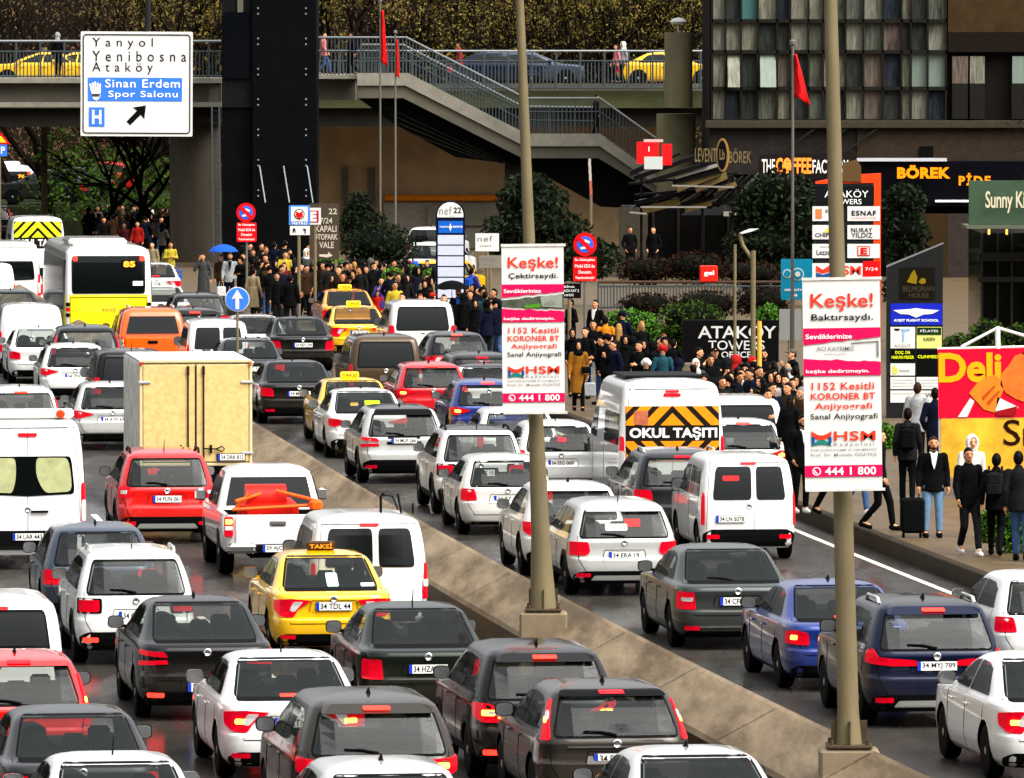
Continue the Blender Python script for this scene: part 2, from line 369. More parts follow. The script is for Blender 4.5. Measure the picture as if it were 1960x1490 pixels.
def seats(k):
    if k in SEATS: return SEATS[k]
    sh = SHAPES[k]; mb = MB(); g0 = GLASSPOLY[k][0][1] * sh.H; yb = {'hatch': .95, 'suv': 1.0, 'sedan': 1.25, 'fast': 1.2, 'van': 1.3, 'bigvan': 1.6}[k]; hw = sh.W / 2
    rows = [(yb, (-.42, 0, .42)), (yb + .95, (-.36, .36))] + ([(yb + 2.2, (-.4, .4))] if k == 'bigvan' else [])
    for y, xs in rows:
        for x in xs: mb.box((x, y + .05, g0 - .12), (.46 if len(xs) < 3 else .40, .14, .34), 0, None, .05); mb.box((x, y, g0 + .13), (.25, .1, .17), 0, None, .035); mb.tube([(x, y, g0), (x, y, g0 + .1)], .02, 6)
    mb.box((0, yb - .3, g0 - .10), (hw * 1.5, .5, .03)); mb.lathe([(.17, -.012), (.19, 0), (.17, .012)], (-.36, yb + 1.7, g0 + .02), 20, 0, 'y'); mb.box((0, yb + 1.95, g0 - .06), (hw * 1.5, .4, .14), 0, None, .05)
    o = mb.build('seats', M('seat_fabric', (.035, .034, .033), .85), smooth=40); SEATS[k] = o.data; bpy.data.objects.remove(o); return SEATS[k]

def make_wheels():
    t = MB(); prof = [(.21, -.1), (.30, -.105), (.325, -.09), (.332, -.05), (.332, .05), (.325, .09), (.30, .105), (.21, .1)]
    t.lathe(prof, (0, 0, 0), 28, 0, 'x'); ty = t.build('tyre', RUBBER, smooth=40)
    r_ = MB(); r_.lathe([(.215, -.02), (.215, .085), (.19, .09), (.19, .03)], (0, 0, 0), 28, 0, 'x')
    for k in range(5):
        a = 2 * math.pi * k / 5
        r_.box((.075, .11 * math.cos(a), .11 * math.sin(a)), (.03, .2, .05), 0, Matrix.Rotation(a, 3, 'X'), .008)
    r_.lathe([(.05, .05), (.05, .1), (.03, .105)], (0, 0, 0), 12, 0, 'x'); ri = r_.build('rim', ALLOY, smooth=40)
    d = ty.data, ri.data; bpy.data.objects.remove(ty); bpy.data.objects.remove(ri); return d
WHEEL = None
def add_wheels(root, W, ys, rad=.332, rimmat=None):
    global WHEEL
    if WHEEL is None: WHEEL = make_wheels()
    for y in ys:
        for sg in (-1, 1):
            wh = link('wheel', WHEEL[0], root, (sg * (W / 2 - .13), y, rad)); s_ = rad / .332; wh.scale = (s_, s_, s_)
            ri = link('rim', WHEEL[1], wh); 
            if sg < 0: ri.rotation_euler = (0, 0, math.pi)
            if rimmat: ri.material_slots[0].link = 'OBJECT'; ri.material_slots[0].material = rimmat

def plate(parent, x, y, z, txt, w_=.52, h=.115, ink=True):
    mb = MB(); mb.box((0, 0, 0), (w_ + .012, .012, h + .012), 0, None, .004); mb.box((0, -.0075, 0), (w_, .005, h), 1); mb.box((-w_ / 2 + .022, -.0115, 0), (.042, .003, h), 2)
    o = mb.build('license_plate', [BLACK, PLATE, PLATEBLUE], parent, (x, y - .012, z))
    if txt:
        t = MB(); text_into(t, txt, -w_ / 2 + .06, -h * .36, w_ / 2 - .02, h * .36, -.0115, 0, .02); t.build('lettering', INK, o)
    return o

# tail light outlines for the right-hand side; u = 1 is the corner, v is height / car height
LIGHTS = {
 'wedge': [('r', [(.36,.585),(.70,.605),(1.10,.585),(1.06,.49),(.86,.43),(.66,.42),(.58,.50)]), ('w', [(.50,.575),(.66,.575),(.72,.49),(.64,.475)])],
 'block': [('r', [(.67,.40),(1.12,.40),(1.12,.575),(.70,.575)])],
 'oct': [('r', [(.68,.42),(1.12,.42),(1.12,.595),(.72,.595)]), ('w', [(.73,.50),(.93,.50),(.95,.54),(.73,.54)])],
 'q2': [('r', [(.62,.475),(.70,.44),(1.12,.44),(1.10,.585),(.66,.585)])],
 'round': [('k', [(.56,.46),(1.06,.46),(1.06,.595),(.56,.595)]), ('r', [(.60,.475),(.98,.475),(.98,.58),(.60,.58)])],
 'twin': [('r', [(.56,.555),(1.14,.585),(1.14,.62),(.62,.605)]), ('r', [(.56,.50),(1.14,.48),(1.14,.52),(.58,.535)])],
 'bar': [('r', [(.34,.585),(.70,.60),(1.16,.615),(1.12,.52),(.86,.49),(.66,.525),(.38,.55)])],
 'qash': [('r', [(.42,.50),(.50,.525),(.80,.60),(1.18,.60),(1.12,.50),(.86,.455),(.66,.455)]), ('w', [(.60,.50),(.80,.52),(.80,.545),(.62,.53)])],
 'focus': [('r', [(.845,.60),(1.06,.60),(.965,.74),(.90,.90),(.80,.90),(.84,.74)]), ('w', [(.845,.75),(.93,.75),(.90,.82),(.835,.82)])],
 'bmwl': [('r', [(.24,.50),(.62,.50),(1.16,.53),(1.12,.62),(.92,.635),(.84,.57),(.30,.545)])],
 'bmw3': [('r', [(.64,.455),(1.14,.47),(1.12,.585),(.86,.60),(.66,.57)])],
 'bmw1': [('r', [(.64,.45),(1.1,.45),(1.08,.60),(.70,.60)])],
 'kangoo': [('r', [(.93,.34),(1.06,.34),(1.04,.58),(.97,.66),(.93,.62)])],
 'doblo': [('r', [(.88,.32),(1.06,.32),(1.04,.60),(.93,.62)]), ('w', [(.89,.42),(1.06,.42),(1.06,.48),(.89,.48)])],
 'ducato': [('r', [(.90,.25),(1.05,.25),(1.05,.57),(.91,.57)]), ('w', [(.905,.32),(1.05,.32),(1.05,.46),(.905,.46)])],
 'crv': [('r', [(.84,.46),(1.08,.46),(1.0,.66),(.92,.86),(.84,.86),(.88,.66)])],
 'duster': [('r', [(.72,.50),(1.08,.50),(1.06,.625),(.74,.625)]), ('w', [(.80,.545),(.95,.545),(.95,.585),(.80,.585)])],
 'arrow': [('r', [(.46,.55),(.80,.60),(1.14,.60),(1.10,.50),(.84,.48)])],
 'tall': [('r', [(.80,.42),(1.1,.42),(1.08,.64),(.84,.64)])],
}
GLASSPOLY = {'hatch': [(-.78,.635),(.78,.635),(.64,.925),(-.64,.925)], 'suv': [(-.80,.635),(.80,.635),(.67,.905),(-.67,.905)],
 'sedan': [(-.77,.683),(.77,.683),(.63,.95),(-.63,.95)], 'fast': [(-.74,.69),(.74,.69),(.63,.95),(-.63,.95)], 'van': [(-.76,.58),(.76,.58),(.68,.895),(-.68,.895)], 'bigvan': [(-.80,.50),(.80,.50),(.74,.745),(-.74,.745)]}
SIDEPOLY = {'hatch': ([(.13,.67),(.17,.85),(.25,.905),(.39,.915),(.41,.66)], [(.425,.66),(.405,.915),(.50,.895),(.66,.67)]),
 'suv': ([(.10,.66),(.15,.86),(.22,.90),(.39,.91),(.41,.66)], [(.425,.66),(.405,.91),(.50,.89),(.66,.67)]),
 'sedan': ([(.22,.685),(.30,.89),(.36,.925),(.455,.93),(.475,.685)], [(.49,.685),(.47,.93),(.53,.915),(.70,.69)]),
 'fast': ([(.20,.69),(.30,.89),(.36,.925),(.455,.93),(.475,.69)], [(.49,.69),(.47,.93),(.53,.915),(.70,.69)]),
 'van': ([(.10,.60),(.12,.86),(.39,.87),(.39,.60)], [(.42,.60),(.42,.87),(.55,.86),(.72,.61)]),
 'bigvan': ([(.05,.50),(.05,.74),(.42,.74),(.42,.50)], [(.62,.50),(.60,.74),(.68,.73),(.80,.52)])}
CARS = []
def image_top(sh, D, H, sc=1):
    return min(YH + F * (HC - v * H) / (D + sh.par(v)[1]) for v in [.9 + .1 * i / 12 for i in range(13)])

def car(kind, label, xl, xr, yroof, pc, lights='block', lit=0, pl=None, W=None, H=None, L=None, cat='car', name='parked_car', dev=0, black=.26, glass=None,
        brake=None, spoil=None, rails=0, fin='fin', badge=1, trim=None, clad=0, wiper=None, seams=1, roof=None, platez=None, fog=0, group='vehicles queuing on the road', windows=1, D=None, skid=0):
    sh = SHAPES[kind]; H = H or sh.H; W = W or sh.W; L = L or sh.L
    if D is None:
        lo, hi = 60, 420
        for _ in range(40):
            D = (lo + hi) / 2
            if image_top(sh, D, H) > yroof: lo = D
            else: hi = D
    xc = (xl + xr) / 2; X = (xc - 980) * D / F; h = heading(D) + R(dev)
    CARS.append((label[:28], round(D, 1), 'W', round((xr - xl) * D / F, 2), W, 'ground', round(YH + HC * F / D)))
    root = thing(name, label, cat, (X, D, 0), h, group); root.scale = (W / sh.W, L / sh.L, H / sh.H)
    P = pc if not isinstance(pc, str) else MATS['paint_' + pc]
    b = link('body', body_mesh(kind), root); b.material_slots[0].link = 'OBJECT'; b.material_slots[0].material = P
    b.material_slots[2].link = 'OBJECT'; b.material_slots[2].material = MATS['paint_' + roof] if roof else P
    if kind in SIDEPOLY and D < 215: link('seats', seats(kind), root)
    def part(nm, polys, mt, mode='rear', off=.006, depth=.03, parent=root):
        if mode == 'side':
            part(nm, polys, mt, 'left', off, depth); return part(nm, polys, mt, 'right', off, depth)
        mb = MB()
        for p in polys: on_skin(mb, sh, p, mode, off, depth)
        return mb.build(nm, mt, parent)
    # glass
    gp = GLASSPOLY[kind]
    if windows == 1:
        part('window_seal', strip(rp([(a * 1.02, b_ + (.004 if b_ > .8 else -.003)) for a, b_ in gp], .05), .03, True), SEAM, off=.005)
        part('rear_window', [rp(gp, .045)], glass or (GLASS_C if kind in ('hatch', 'suv', 'sedan', 'fast') else GLASS), off=.012)
    elif windows == 2:
        sp = .10
        for q in ([gp[0], (sp - .05, gp[0][1]), (sp - .05, gp[2][1]), gp[3]], [(sp + .05, gp[0][1]), gp[1], gp[2], (sp + .05, gp[2][1])]):
            part('rear_window', [rp(q, .06)], glass or GLASS, off=.012)
    elif windows == 3:
        part('rear_window', [rp([gp[0], (0, gp[0][1] - .015), gp[1], gp[2], gp[3]], .05)], glass or GLASS, off=.012)
    for q in SIDEPOLY[kind]:
        part('side_window', [rp(q, .02)], SIDE_C, 'side', .008, .02)
    # lights
    for c_, poly in LIGHTS[lights]:
        mt = {'r': LIT if lit > 1 else REDLENS, 'w': CLEAR, 'k': BLACK}[c_]; nm = {'r': 'tail_light', 'w': 'reversing_light', 'k': 'light_surround'}[c_]
        for q in (poly, mir(poly)):
            o = part(nm, [rp(q, .03)], mt, off=.018 if c_ == 'r' else (.026 if c_ == 'w' else .01), depth=.03)
            if c_ == 'r' and lit:
                us = [a for a, _ in q]; vs = [b_ for _, b_ in q]; cu, cv = (min(us) + max(us)) / 2, (min(vs) + max(vs)) / 2; sg = 1 if cu > 0 else -1
                du, dv = min(.09, (max(us) - min(us)) * .12), min(.022, (max(vs) - min(vs)) * .16); cu = sg * min(abs(cu), .92)
                part('bulb', [rp([(cu - du, cv - dv), (cu + du, cv - dv), (cu + du, cv + dv), (cu - du, cv + dv)], .02)], HOT, off=.026, parent=o)
    bz = {'hatch': .955, 'suv': .935, 'sedan': .70, 'fast': .967, 'van': .925, 'bigvan': .885}[kind]
    if brake is not None:
        part('high_brake_light', [rp([(-.16, bz - .012), (.16, bz - .012), (.16, bz + .012), (-.16, bz + .012)], .01)], [REDLENS, LIT][brake], off=.085 if (spoil and kind in ('hatch', 'suv')) else .022)
        
    if fog:
        for q in ([(.62, .21), (.88, .21), (.88, .25), (.62, .25)],):
            for qq in (q, mir(q)): part('rear_reflector', [rp(qq, .02)], REDLENS if fog == 1 else LIT, off=.022)
    # bumper, cladding, seams
    if black: part('lower_bumper', [rp([(-1.02, .135), (1.02, .135), (1.0, black - .05), (.78, black), (-.78, black), (-1.0, black - .05)], .04)], BLACK, off=.014)
    if skid: part('skid_plate', [rp([(-.62, .17), (.62, .17), (.55, .225), (-.55, .225)], .03)], SILVERTRIM, off=.024)
    part('underbody_shadow', [[(-.7, .136), (.7, .136), (.66, .16), (-.66, .16)]], SEAM, off=.018)  # dark strip painting the shadow under the rear bumper
    if clad:
        arcs = []
        for y in WHEELY[kind]:
            A = [R(a) for a in range(0, 181, 18)]; ro, ri_ = .46, .375
            arcs.append([((y + ro * math.cos(a)) / sh.L, (.33 + ro * math.sin(a)) / sh.H) for a in A] + [((y + ri_ * math.cos(a)) / sh.L, (.33 + ri_ * math.sin(a)) / sh.H) for a in A[::-1]])
        y0, y1 = WHEELY[kind]
        arcs.append([((y0 + .4) / sh.L, .15), ((y1 - .4) / sh.L, .15), ((y1 - .4) / sh.L, .24), ((y0 + .4) / sh.L, .24)])
        part('cladding', arcs, BLACK, 'side', .012, .03)
    if seams:
        mb = MB(); wd = .007
        gz = gp[0][1]
        if kind in ('van', 'bigvan') and windows != 1:
            cs = .10 if windows == 2 else 0
            for q in strip([(cs, .22), (cs, .93)], wd) + strip([(-.9, .22), (.9, .22), (.86, .6), (.8, .93), (-.8, .93), (-.86, .6)], wd, True): on_skin(mb, sh, q, 'rear', .004, .01)
        else:
            tz = .27 if kind in ('hatch', 'suv', 'van') else .36
            for q in strip([(-.86, gz + .01), (-.84, tz + .13), (-.70, tz), (.70, tz), (.84, tz + .13), (.86, gz + .01)], wd): on_skin(mb, sh, q, 'rear', .004, .01)
        mb.build('tailgate_seam', SEAM, root)
    s2, s1 = SIDEPOLY[kind]; bx = s2[-1][0] + .008
    for md_ in ('left', 'right'):
      for pts in ([(bx, .2), (bx, s2[-1][1] - .02)], [(.72, .2), (.72, .62)], [(s2[0][0] + .03, .44), (s2[0][0] + .005, s2[0][1] - .02)]):
        mb = MB()
        for q in strip(pts, .0025): on_skin(mb, sh, q, md_, .004, .01)
        mb.build('door_seam', SEAM, root)
    for t in (bx + .035, bx + .24):
        for sg in (-1, 1):
            mb = MB(); y = (t - .06) * sh.L; mb.box((sg * (sh.side(y, .565) + .02), y, .565 * sh.H), (.03, .2, .028), 0, None, .008)
            mb.build('door_handle', P, root)
    if kind in ('hatch', 'suv', 'sedan', 'fast') and pl is not None:
        pz_ = platez or {'hatch': .47, 'suv': .49, 'sedan': .50, 'fast': .30}[kind]; hh_ = .055
        part('plate_recess', [rp([(-.40, pz_ - hh_), (.40, pz_ - hh_), (.36, pz_ + hh_), (-.36, pz_ + hh_)], .03)], BLACK if (black > .3) else P, off=.003)
        mb = MB()
        for q in strip([(-.40, pz_ - hh_), (-.36, pz_ + hh_), (.36, pz_ + hh_), (.40, pz_ - hh_)], .006): on_skin(mb, sh, q, 'rear', .005, .01)
        mb.build('recess_edge', SEAM, root)
    # plate, badge, wiper, antenna, rails, mirrors
    if pl is not None:
        pz = platez or {'hatch': .47, 'suv': .49, 'sedan': .50, 'fast': .30, 'van': .40, 'bigvan': .22}[kind]; px_ = 0 if kind != 'van' or windows == 1 else -.34
        x, y, _, _ = sh.rear(px_, pz)
        plate(root, x, y - .01, pz * sh.H, pl)
    if badge:
        vz = {'hatch': .575, 'suv': .575, 'sedan': .60, 'fast': .60, 'van': .52, 'bigvan': .40}[kind]; x, y, _, _ = sh.rear(0, vz)
        mb = MB(); mb.lathe([(.052, .0), (.052, -.012), (.04, -.018), (.032, -.012)], (0, y, vz * sh.H), 20, 0, 'y'); mb.build('badge', CHROME if badge == 1 else SILVERTRIM, root, smooth=40)
    if trim:
        part('trim_strip', [[(-.62, trim), (.62, trim), (.62, trim + .012), (-.62, trim + .012)]], CHROME, off=.016)
    if wiper is None: wiper = kind in ('hatch', 'suv')
    if wiper:
        a = [sh.rear(u * sh.W / 2, v) + (v * sh.H,) for u, v in ((.0, gp[0][1] + .005), (-.2, gp[0][1] + .03), (-.42, gp[0][1] + .035))]
        mb = MB(); mb.tube([(p[0], p[1] - .035, p[4]) for p in a], [.018, .012, .009], 6); mb.build('wiper', BLACK, root)
    if spoil and kind in ('hatch', 'suv'):
        part('spoiler', [rp([(-.66, .90 if kind == 'suv' else .925), (.66, .90 if kind == 'suv' else .925), (.60, .968), (-.60, .968)], .03)], P if spoil == 1 else BLACK, off=.075, depth=.02)
    v_ = .992; w_, a_, b_ = sh.par(v_)
    if fin == 'fin':
        mb = MB(); y = a_ + .12; mb.add([(-.03, y, v_ * sh.H - .02), (.03, y, v_ * sh.H - .02), (.02, y + .16, v_ * sh.H), (-.02, y + .16, v_ * sh.H), (-.006, y + .01, v_ * sh.H + .075), (.006, y + .01, v_ * sh.H + .075), (0, y + .12, v_ * sh.H + .02)],
            [(0, 1, 5, 4), (1, 2, 6, 5), (2, 3, 6), (3, 0, 4, 6), (4, 5, 6), (0, 3, 2, 1)]); mb.build('roof_antenna', BLACK, root)
    elif fin == 'rod':
        mb = MB(); mb.tube([(0, a_, v_ * sh.H - .01), (0, a_ - .12, v_ * sh.H + .2)], [.012, .005], 6); mb.build('roof_antenna', BLACK, root)
    if rails:
        for sg in (-1, 1):
            pts = []
            for i in range(9):
                y = a_ - .15 + (sh.L - 2.5 - a_) * i / 8; vv = .965; pts.append((sg * (sh.par(vv)[0] - .01), y, vv * sh.H + (.0 if i in (0, 8) else .07)))
            mb = MB(); mb.tube(pts, .024, 6); mb.build('roof_rail', SILVERTRIM if rails == 1 else BLACK, root, smooth=60)
    my = SIDEPOLY[kind][1][-1][0] * sh.L - .12; mz = (SIDEPOLY[kind][1][-1][1] + .035) * sh.H; mx = sh.side(my, .66)
    for sg in (-1, 1):
        mb = MB(); hh = .085 if kind not in ('van', 'bigvan') else (.12 if kind == 'van' else .19)
        out = [(sg * (mx + .10 + .11 * ca), .0, mz + hh * sa) for ca, sa in [(math.copysign(abs(math.cos(t)) ** .6, math.cos(t)), math.copysign(abs(math.sin(t)) ** .6, math.sin(t))) for t in [2 * math.pi * i / 16 for i in range(16)]]]
        N = 16; vs = [(p[0], my, p[2]) for p in out] + [(p[0], my + .05, p[2]) for p in out] + [(sg * (mx + .10) + (p[0] - sg * (mx + .10)) * .6, my + .14, mz + (p[2] - mz) * .6) for p in out]
        mb.add(vs, [(i, (i + 1) % N, N + (i + 1) % N, N + i) for i in range(N)] + [(N + i, N + (i + 1) % N, 2 * N + (i + 1) % N, 2 * N + i) for i in range(N)] + [tuple(range(2 * N, 3 * N))], 0)
        mb.add([(sg * (mx + .10) + (p[0] - sg * (mx + .10)) * .9, my - .001, mz + (p[2] - mz) * .9) for p in out], [tuple(range(N))], 1)
        mb.box((sg * (mx + .01), my + .05, mz - hh * .7), (.1, .06, .04), 0)
        mo = mb.build('wing_mirror', [BLACK if pc not in ('white', 'yellow') or kind in ('van', 'bigvan') else P, MIRROR], root, smooth=40)
    add_wheels(root, sh.W, WHEELY[kind], .332 if kind != 'suv' else .35)
    return root, sh, part
for n_, c_, mt_ in [('white', (.80, .79, .76), 0), ('offwhite', (.70, .68, .63), 0), ('silver', (.60, .60, .58), .3), ('grey', (.085, .095, .09), .35), ('darkgrey', (.045, .047, .05), .3), ('black', (.012, .012, .013), 0),
                    ('yellow', (.85, .50, .0), 0), ('taxi', (.80, .38, .0), 0), ('red', (.62, .012, .01), 0), ('crimson', (.55, .012, .03), 0), ('blue', (.03, .07, .26), .2), ('navy', (.008, .02, .06), .2), ('green', (.018, .028, .018), .2),
                    ('orange', (.75, .16, .005), 0), ('brown', (.13, .095, .06), .3), ('steel', (.09, .11, .15), .35), ('cream', (.75, .62, .28), 0), ('bronze', (.075, .065, .055), .3)]:
    paint(n_, c_, mt_)
V = car
V('sedan', 'dark grey sedan at the bottom left corner, its rear window reflecting pale sky', 8, 306, 1350, 'darkgrey', 'bmw3', fin=None)
V('sedan', 'white sedan cut by the lower edge, right of the corner dark grey sedan', 96, 392, 1440, 'white', 'wedge', fin='rod')
V('hatch', 'bright red hatchback with black tailgate band and lit tail light, at left edge', -112, 190, 1246, 'red', 'crv', lit=1, W=1.8, H=1.5, spoil=1, brake=0)
V('van', 'white passenger van at the left edge, bright sky reflected in its single large rear window', -140, 128, 1138, 'white', 'doblo', H=1.8, windows=1, brake=0, fin=None)
V('suv', 'white crossover with dark roof rails and rounded square lights, plate 34 GOR', 148, 372, 1046, 'white', 'round', H=1.64, W=1.76, rails=1, pl='34 GOR 82', black=.30, clad=1, fin='rod', badge=1, platez=.44, fog=2)
V('fast', 'black fastback sedan with double slim red tail lights on each side', 268, 524, 1140, 'black', 'twin', pl='34 HBR 07', W=1.83, fog=2, spoil=0)
V('sedan', 'white sedan with its centre brake light glowing inside the rear window', 428, 706, 1244, 'white', 'wedge', lit=1, brake=1, pl='34 KTN 55', fin='rod', fog=1)
V('suv', 'warm grey crossover with full width light bar, plate 34 GBR 061', 572, 882, 1324, 'bronze', 'bar', lit=1, brake=1, spoil=1, pl='34 GBR 061', W=1.86, platez=.46)
V('hatch', 'silver grey car cut by the lower edge, nearer than crossover 34 GBR 061', 626, 888, 1452, 'silver', 'bmw1')
V('sedan', 'very dark green older sedan with plain rectangular tail lights, plate 34 HZA 464', 698, 942, 1152, 'green', 'block', pl='34 HZA 464', fin='rod', black=.0, platez=.49, W=1.76)
V('suv', 'black crossover with lit roof brake light, between the green sedan and the dark hatchback', 912, 1188, 1230, 'black', 'qash', lit=1, brake=1, spoil=1, W=1.8, H=1.6, clad=1, fog=2)
V('hatch', 'charcoal hatchback with tall lit pillar lights, plate 34 FH 8144', 1036, 1330, 1302, 'bronze', 'focus', lit=1, brake=0, pl='34 FH 8144', spoil=2, trim=.545, platez=.46, W=1.84, black=.2)
V('sedan', 'light silver sedan cut by the lower edge right of the charcoal hatchback', 1228, 1520, 1428, 'silver', 'bmw3')
V('sedan', 'nearest yellow taxi with a dark TAKSI roof sign, plate 34 TDL 44', 520, 758, 1052, 'yellow', 'wedge', pl='34 TDL 44', W=1.79, H=1.48, platez=.53, fog=1)
V('van', 'white panel van with two dark rear windows standing behind the near yellow taxi', 604, 812, 982, 'white', 'doblo', windows=2, H=1.84, W=1.8, brake=0, fin=None, L=4.3)
V('hatch', 'blue grey hatchback between the white minibus and the white crossover', 92, 290, 1000, 'steel', 'q2', W=1.78, H=1.55, spoil=0)
V('suv', 'bright red SUV with black roof rails and silver skid panel, plate 34 FUN 061', 224, 415, 858, 'red', 'duster', rails=2, pl='34 FUN 061', black=.30, skid=1, clad=1, W=1.80, H=1.66, fog=1, fin='rod')
van1, _sh, _part = V('bigvan', 'large white minibus at left with a roof light bar and two pale curtained rear panes', -68, 172, 795, 'white', 'ducato', windows=3, H=2.6, W=2.0, pl='34 LAR 443', brake=0, cat='minibus', name='minibus', fin=None, L=6.5)
V('hatch', 'silver grey hatchback half hidden left of the cream box truck', 140, 292, 730, 'silver', 'arrow', pl='34 ATV 62', W=1.78, H=1.48, fin='fin', fog=0)
V('suv', 'white estate car with orange red light strip across its window, beside the big white minibus', -46, 128, 738, 'white', 'crv', W=1.8, H=1.58, brake=1, rails=0)
V('hatch', 'white estate with black roof rails and plate 34 ZN 43, left of the dark van', 83, 206, 656, 'white', 'arrow', rails=2, pl='34 ZN 43', W=1.80, H=1.48)
V('van', 'black people carrier partly hidden by the cream box truck', 184, 322, 669, 'black', 'tall', windows=1, W=1.85, H=1.75, fin='rod')
V('hatch', 'white car whose roof just shows above the cream box truck', 318, 432, 674, 'white', 'bmw1', H=1.5)
V('sedan', 'dark grey sedan with plate, right above the cream box truck', 420, 544, 646, 'darkgrey', 'bmw3', pl='34 BC 710')
V('van', 'small white van with two arched rear windows behind the blue arrow sign', 358, 478, 611, 'white', 'kangoo', windows=2, W=1.68, H=1.8, fin=None)
V('suv', 'black SUV with a glowing red roof spoiler and slanting pillar lights', 303, 446, 588, 'black', 'crv', lit=0, W=1.85, H=1.7, spoil=1, brake=1)
V('suv', 'dark crossover just left of the orange pickup, in front of the yellow bus', 176, 262, 569, 'darkgrey', 'tall', W=1.8, H=1.6)
V('van', 'white delivery van with windowless rear doors at the left edge', 8, 112, 581, 'white', 'doblo', windows=0, W=1.8, H=1.9, pl='34 CKV 09', fin=None, platez=.33)
V('sedan', 'white sedan with red lights just behind the white delivery van', 37, 125, 625, 'white', 'bmw3', H=1.46)
V('suv', 'black SUV with a bright lamp reflected in its rear window, beside the white estate', 105, 228, 622, 'black', 'crv', W=1.9, H=1.7)
V('suv', 'dark grey estate behind the black SUV with red spoiler', 332, 432, 560, 'darkgrey', 'block', H=1.55)
V('sedan', 'silver sedan between the small white van and the black sedan', 448, 540, 601, 'silver', 'bmw3')
V('sedan', 'white sedan with open looking red tail lights right of the yellow bus, upper one', 266, 334, 502, 'white', 'wedge', lit=0, brake=0)
V('sedan', 'white sedan right of the yellow bus, nearer one, only its roof and glass showing', 268, 358, 545, 'white', 'bmw3')
V('hatch', 'dark green car at the left edge behind the white delivery van', -28, 74, 553, 'green', 'tall', H=1.55)
V('bigvan', 'white coach van with wide dark rear window left of the yellow bus', -30, 70, 462, 'offwhite', 'ducato', windows=3, H=2.5, cat='minibus', name='minibus', fin=None)
V('van', 'small white van at the left edge under the coach van', -60, 20, 502, 'white', 'doblo', windows=0, fin=None)
V('suv', 'pale grey car showing between the left edge vans and the yellow bus', 14, 58, 500, 'offwhite', 'tall', W=1.75, D=262)
okul_far, _, _ = V('bigvan', 'distant white school minibus with yellow black chevrons beyond the yellow bus', 20, 125, 414, 'white', 'ducato', windows=0, H=2.6, W=2.1, cat='minibus', name='school_minibus', fin=None, badge=0)
# right carriageway
V('sedan', 'black sedan with a gently curved boot and plate, middle of the far traffic', 520, 640, 605, 'black', 'block', pl='34 NEV 294', W=1.82)
V('sedan', 'orange yellow taxi farthest from the camera beside the crowd, pale rear window', 606, 736, 552, 'taxi', 'block', W=1.78)
V('sedan', 'yellow taxi just below the farthest taxi, left of the dark windowed van', 627, 750, 584, 'yellow', 'wedge', pl='34 TCV 18', W=1.79)
V('van', 'white framed people carrier with a large dark rear window beside the yellow taxis', 742, 876, 574, 'offwhite', 'tall', windows=1, W=1.9, H=1.9, fin=None)
V('van', 'brown van with full width dark rear window in the middle of the traffic', 672, 806, 640, 'brown', 'doblo', windows=1, W=1.83, H=1.82, black=.3)
V('hatch', 'dark grey car with a lit roof brake light below the white framed people carrier', 820, 938, 634, 'darkgrey', 'wedge', brake=1, rails=0)
V('suv', 'dark crossover with white roof arcs, tail hidden by the left banner', 860, 992, 673, 'darkgrey', 'arrow', brake=0)
V('hatch', 'white hatchback with red tail light, its rear emerging left of the first banner', 872, 1002, 694, 'white', 'arrow', H=1.44, roof='black')
V('sedan', 'black executive sedan with large red tail lights beside the median barrier', 500, 645, 688, 'black', 'bmw3', pl='34 MC 506', W=1.86, fog=1, black=.28)
V('sedan', 'yellow taxi sedan with lit roof sign behind the white sedan with green sticker', 612, 757, 722, 'yellow', 'wedge', W=1.79)
V('sedan', 'white sedan with a green yellow sticker on its rear window', 633, 780, 742, 'white', 'arrow', pl='34 FT 211', W=1.8, fin='fin', black=.3)
V('hatch', 'crimson red hatchback with lit roof brake light, middle of the right lanes', 763, 897, 692, 'crimson', 'arrow', brake=1, spoil=1, W=1.78, lit=1)
V('hatch', 'royal blue hatchback with lit brake lights left of the first banner', 868, 1008, 724, 'blue', 'arrow', brake=1, lit=1, W=1.79, H=1.47, spoil=1, pl='34 DS 81')
V('suv', 'silver crossover coupe with black roof spoiler and angular tail, plate 34 MUP 266', 692, 856, 775, 'silver', 'twin', pl='34 MUP 266', W=1.8, H=1.56, spoil=2, black=.32, fog=1, clad=1, platez=.57, rails=0, roof='darkgrey')
V('suv', 'white crossover with dark grey roof, black roof rails and square red lights', 834, 1010, 815, 'white', 'round', rails=2, W=1.76, H=1.64, black=.34, clad=1, fin='rod', pl='34 ACC 10', roof='darkgrey')
V('hatch', 'white car hidden behind the foot of the first banner', 928, 1062, 778, 'white', 'tall', H=1.5)
V('hatch', 'white hatchback left of the school minibus with a red mark on its rear window', 1000, 1150, 803, 'white', 'tall', pl='34 EEG 069', W=1.73, H=1.5, fin='rod')
V('hatch', 'pearl white compact hatchback with rectangular red lights beside the barrier pole', 885, 1062, 868, 'offwhite', 'bmw1', pl='34 BZ 140', W=1.76, H=1.43, black=.18, fin=None)
V('hatch', 'white coupe styled crossover with black split rear window, behind the first barrier pole', 1012, 1196, 920, 'white', 'qash', W=1.8, H=1.55, spoil=1, black=.3)
V('suv', 'silver grey compact SUV with big red lights, plate 34 ERA 19', 1086, 1308, 954, 'silver', 'q2', pl='34 ERA 19', W=1.8, H=1.52, spoil=1, black=.27, skid=1, clad=1, fin='rod', platez=.44, fog=1)
okul, OSH, okul_part = V('bigvan', 'white school minibus with orange black chevrons on its rear, plainly nearest of its kind', 1188, 1388, 724, 'white', 'ducato', windows=0, H=2.52, W=2.06, cat='minibus', name='school_minibus', fin=None, badge=0, brake=0)
V('suv', 'dark grey SUV with red lights between school minibus and small white van', 1222, 1402, 858, 'darkgrey', 'q2', W=1.85, H=1.64, rails=1, clad=1, brake=0)
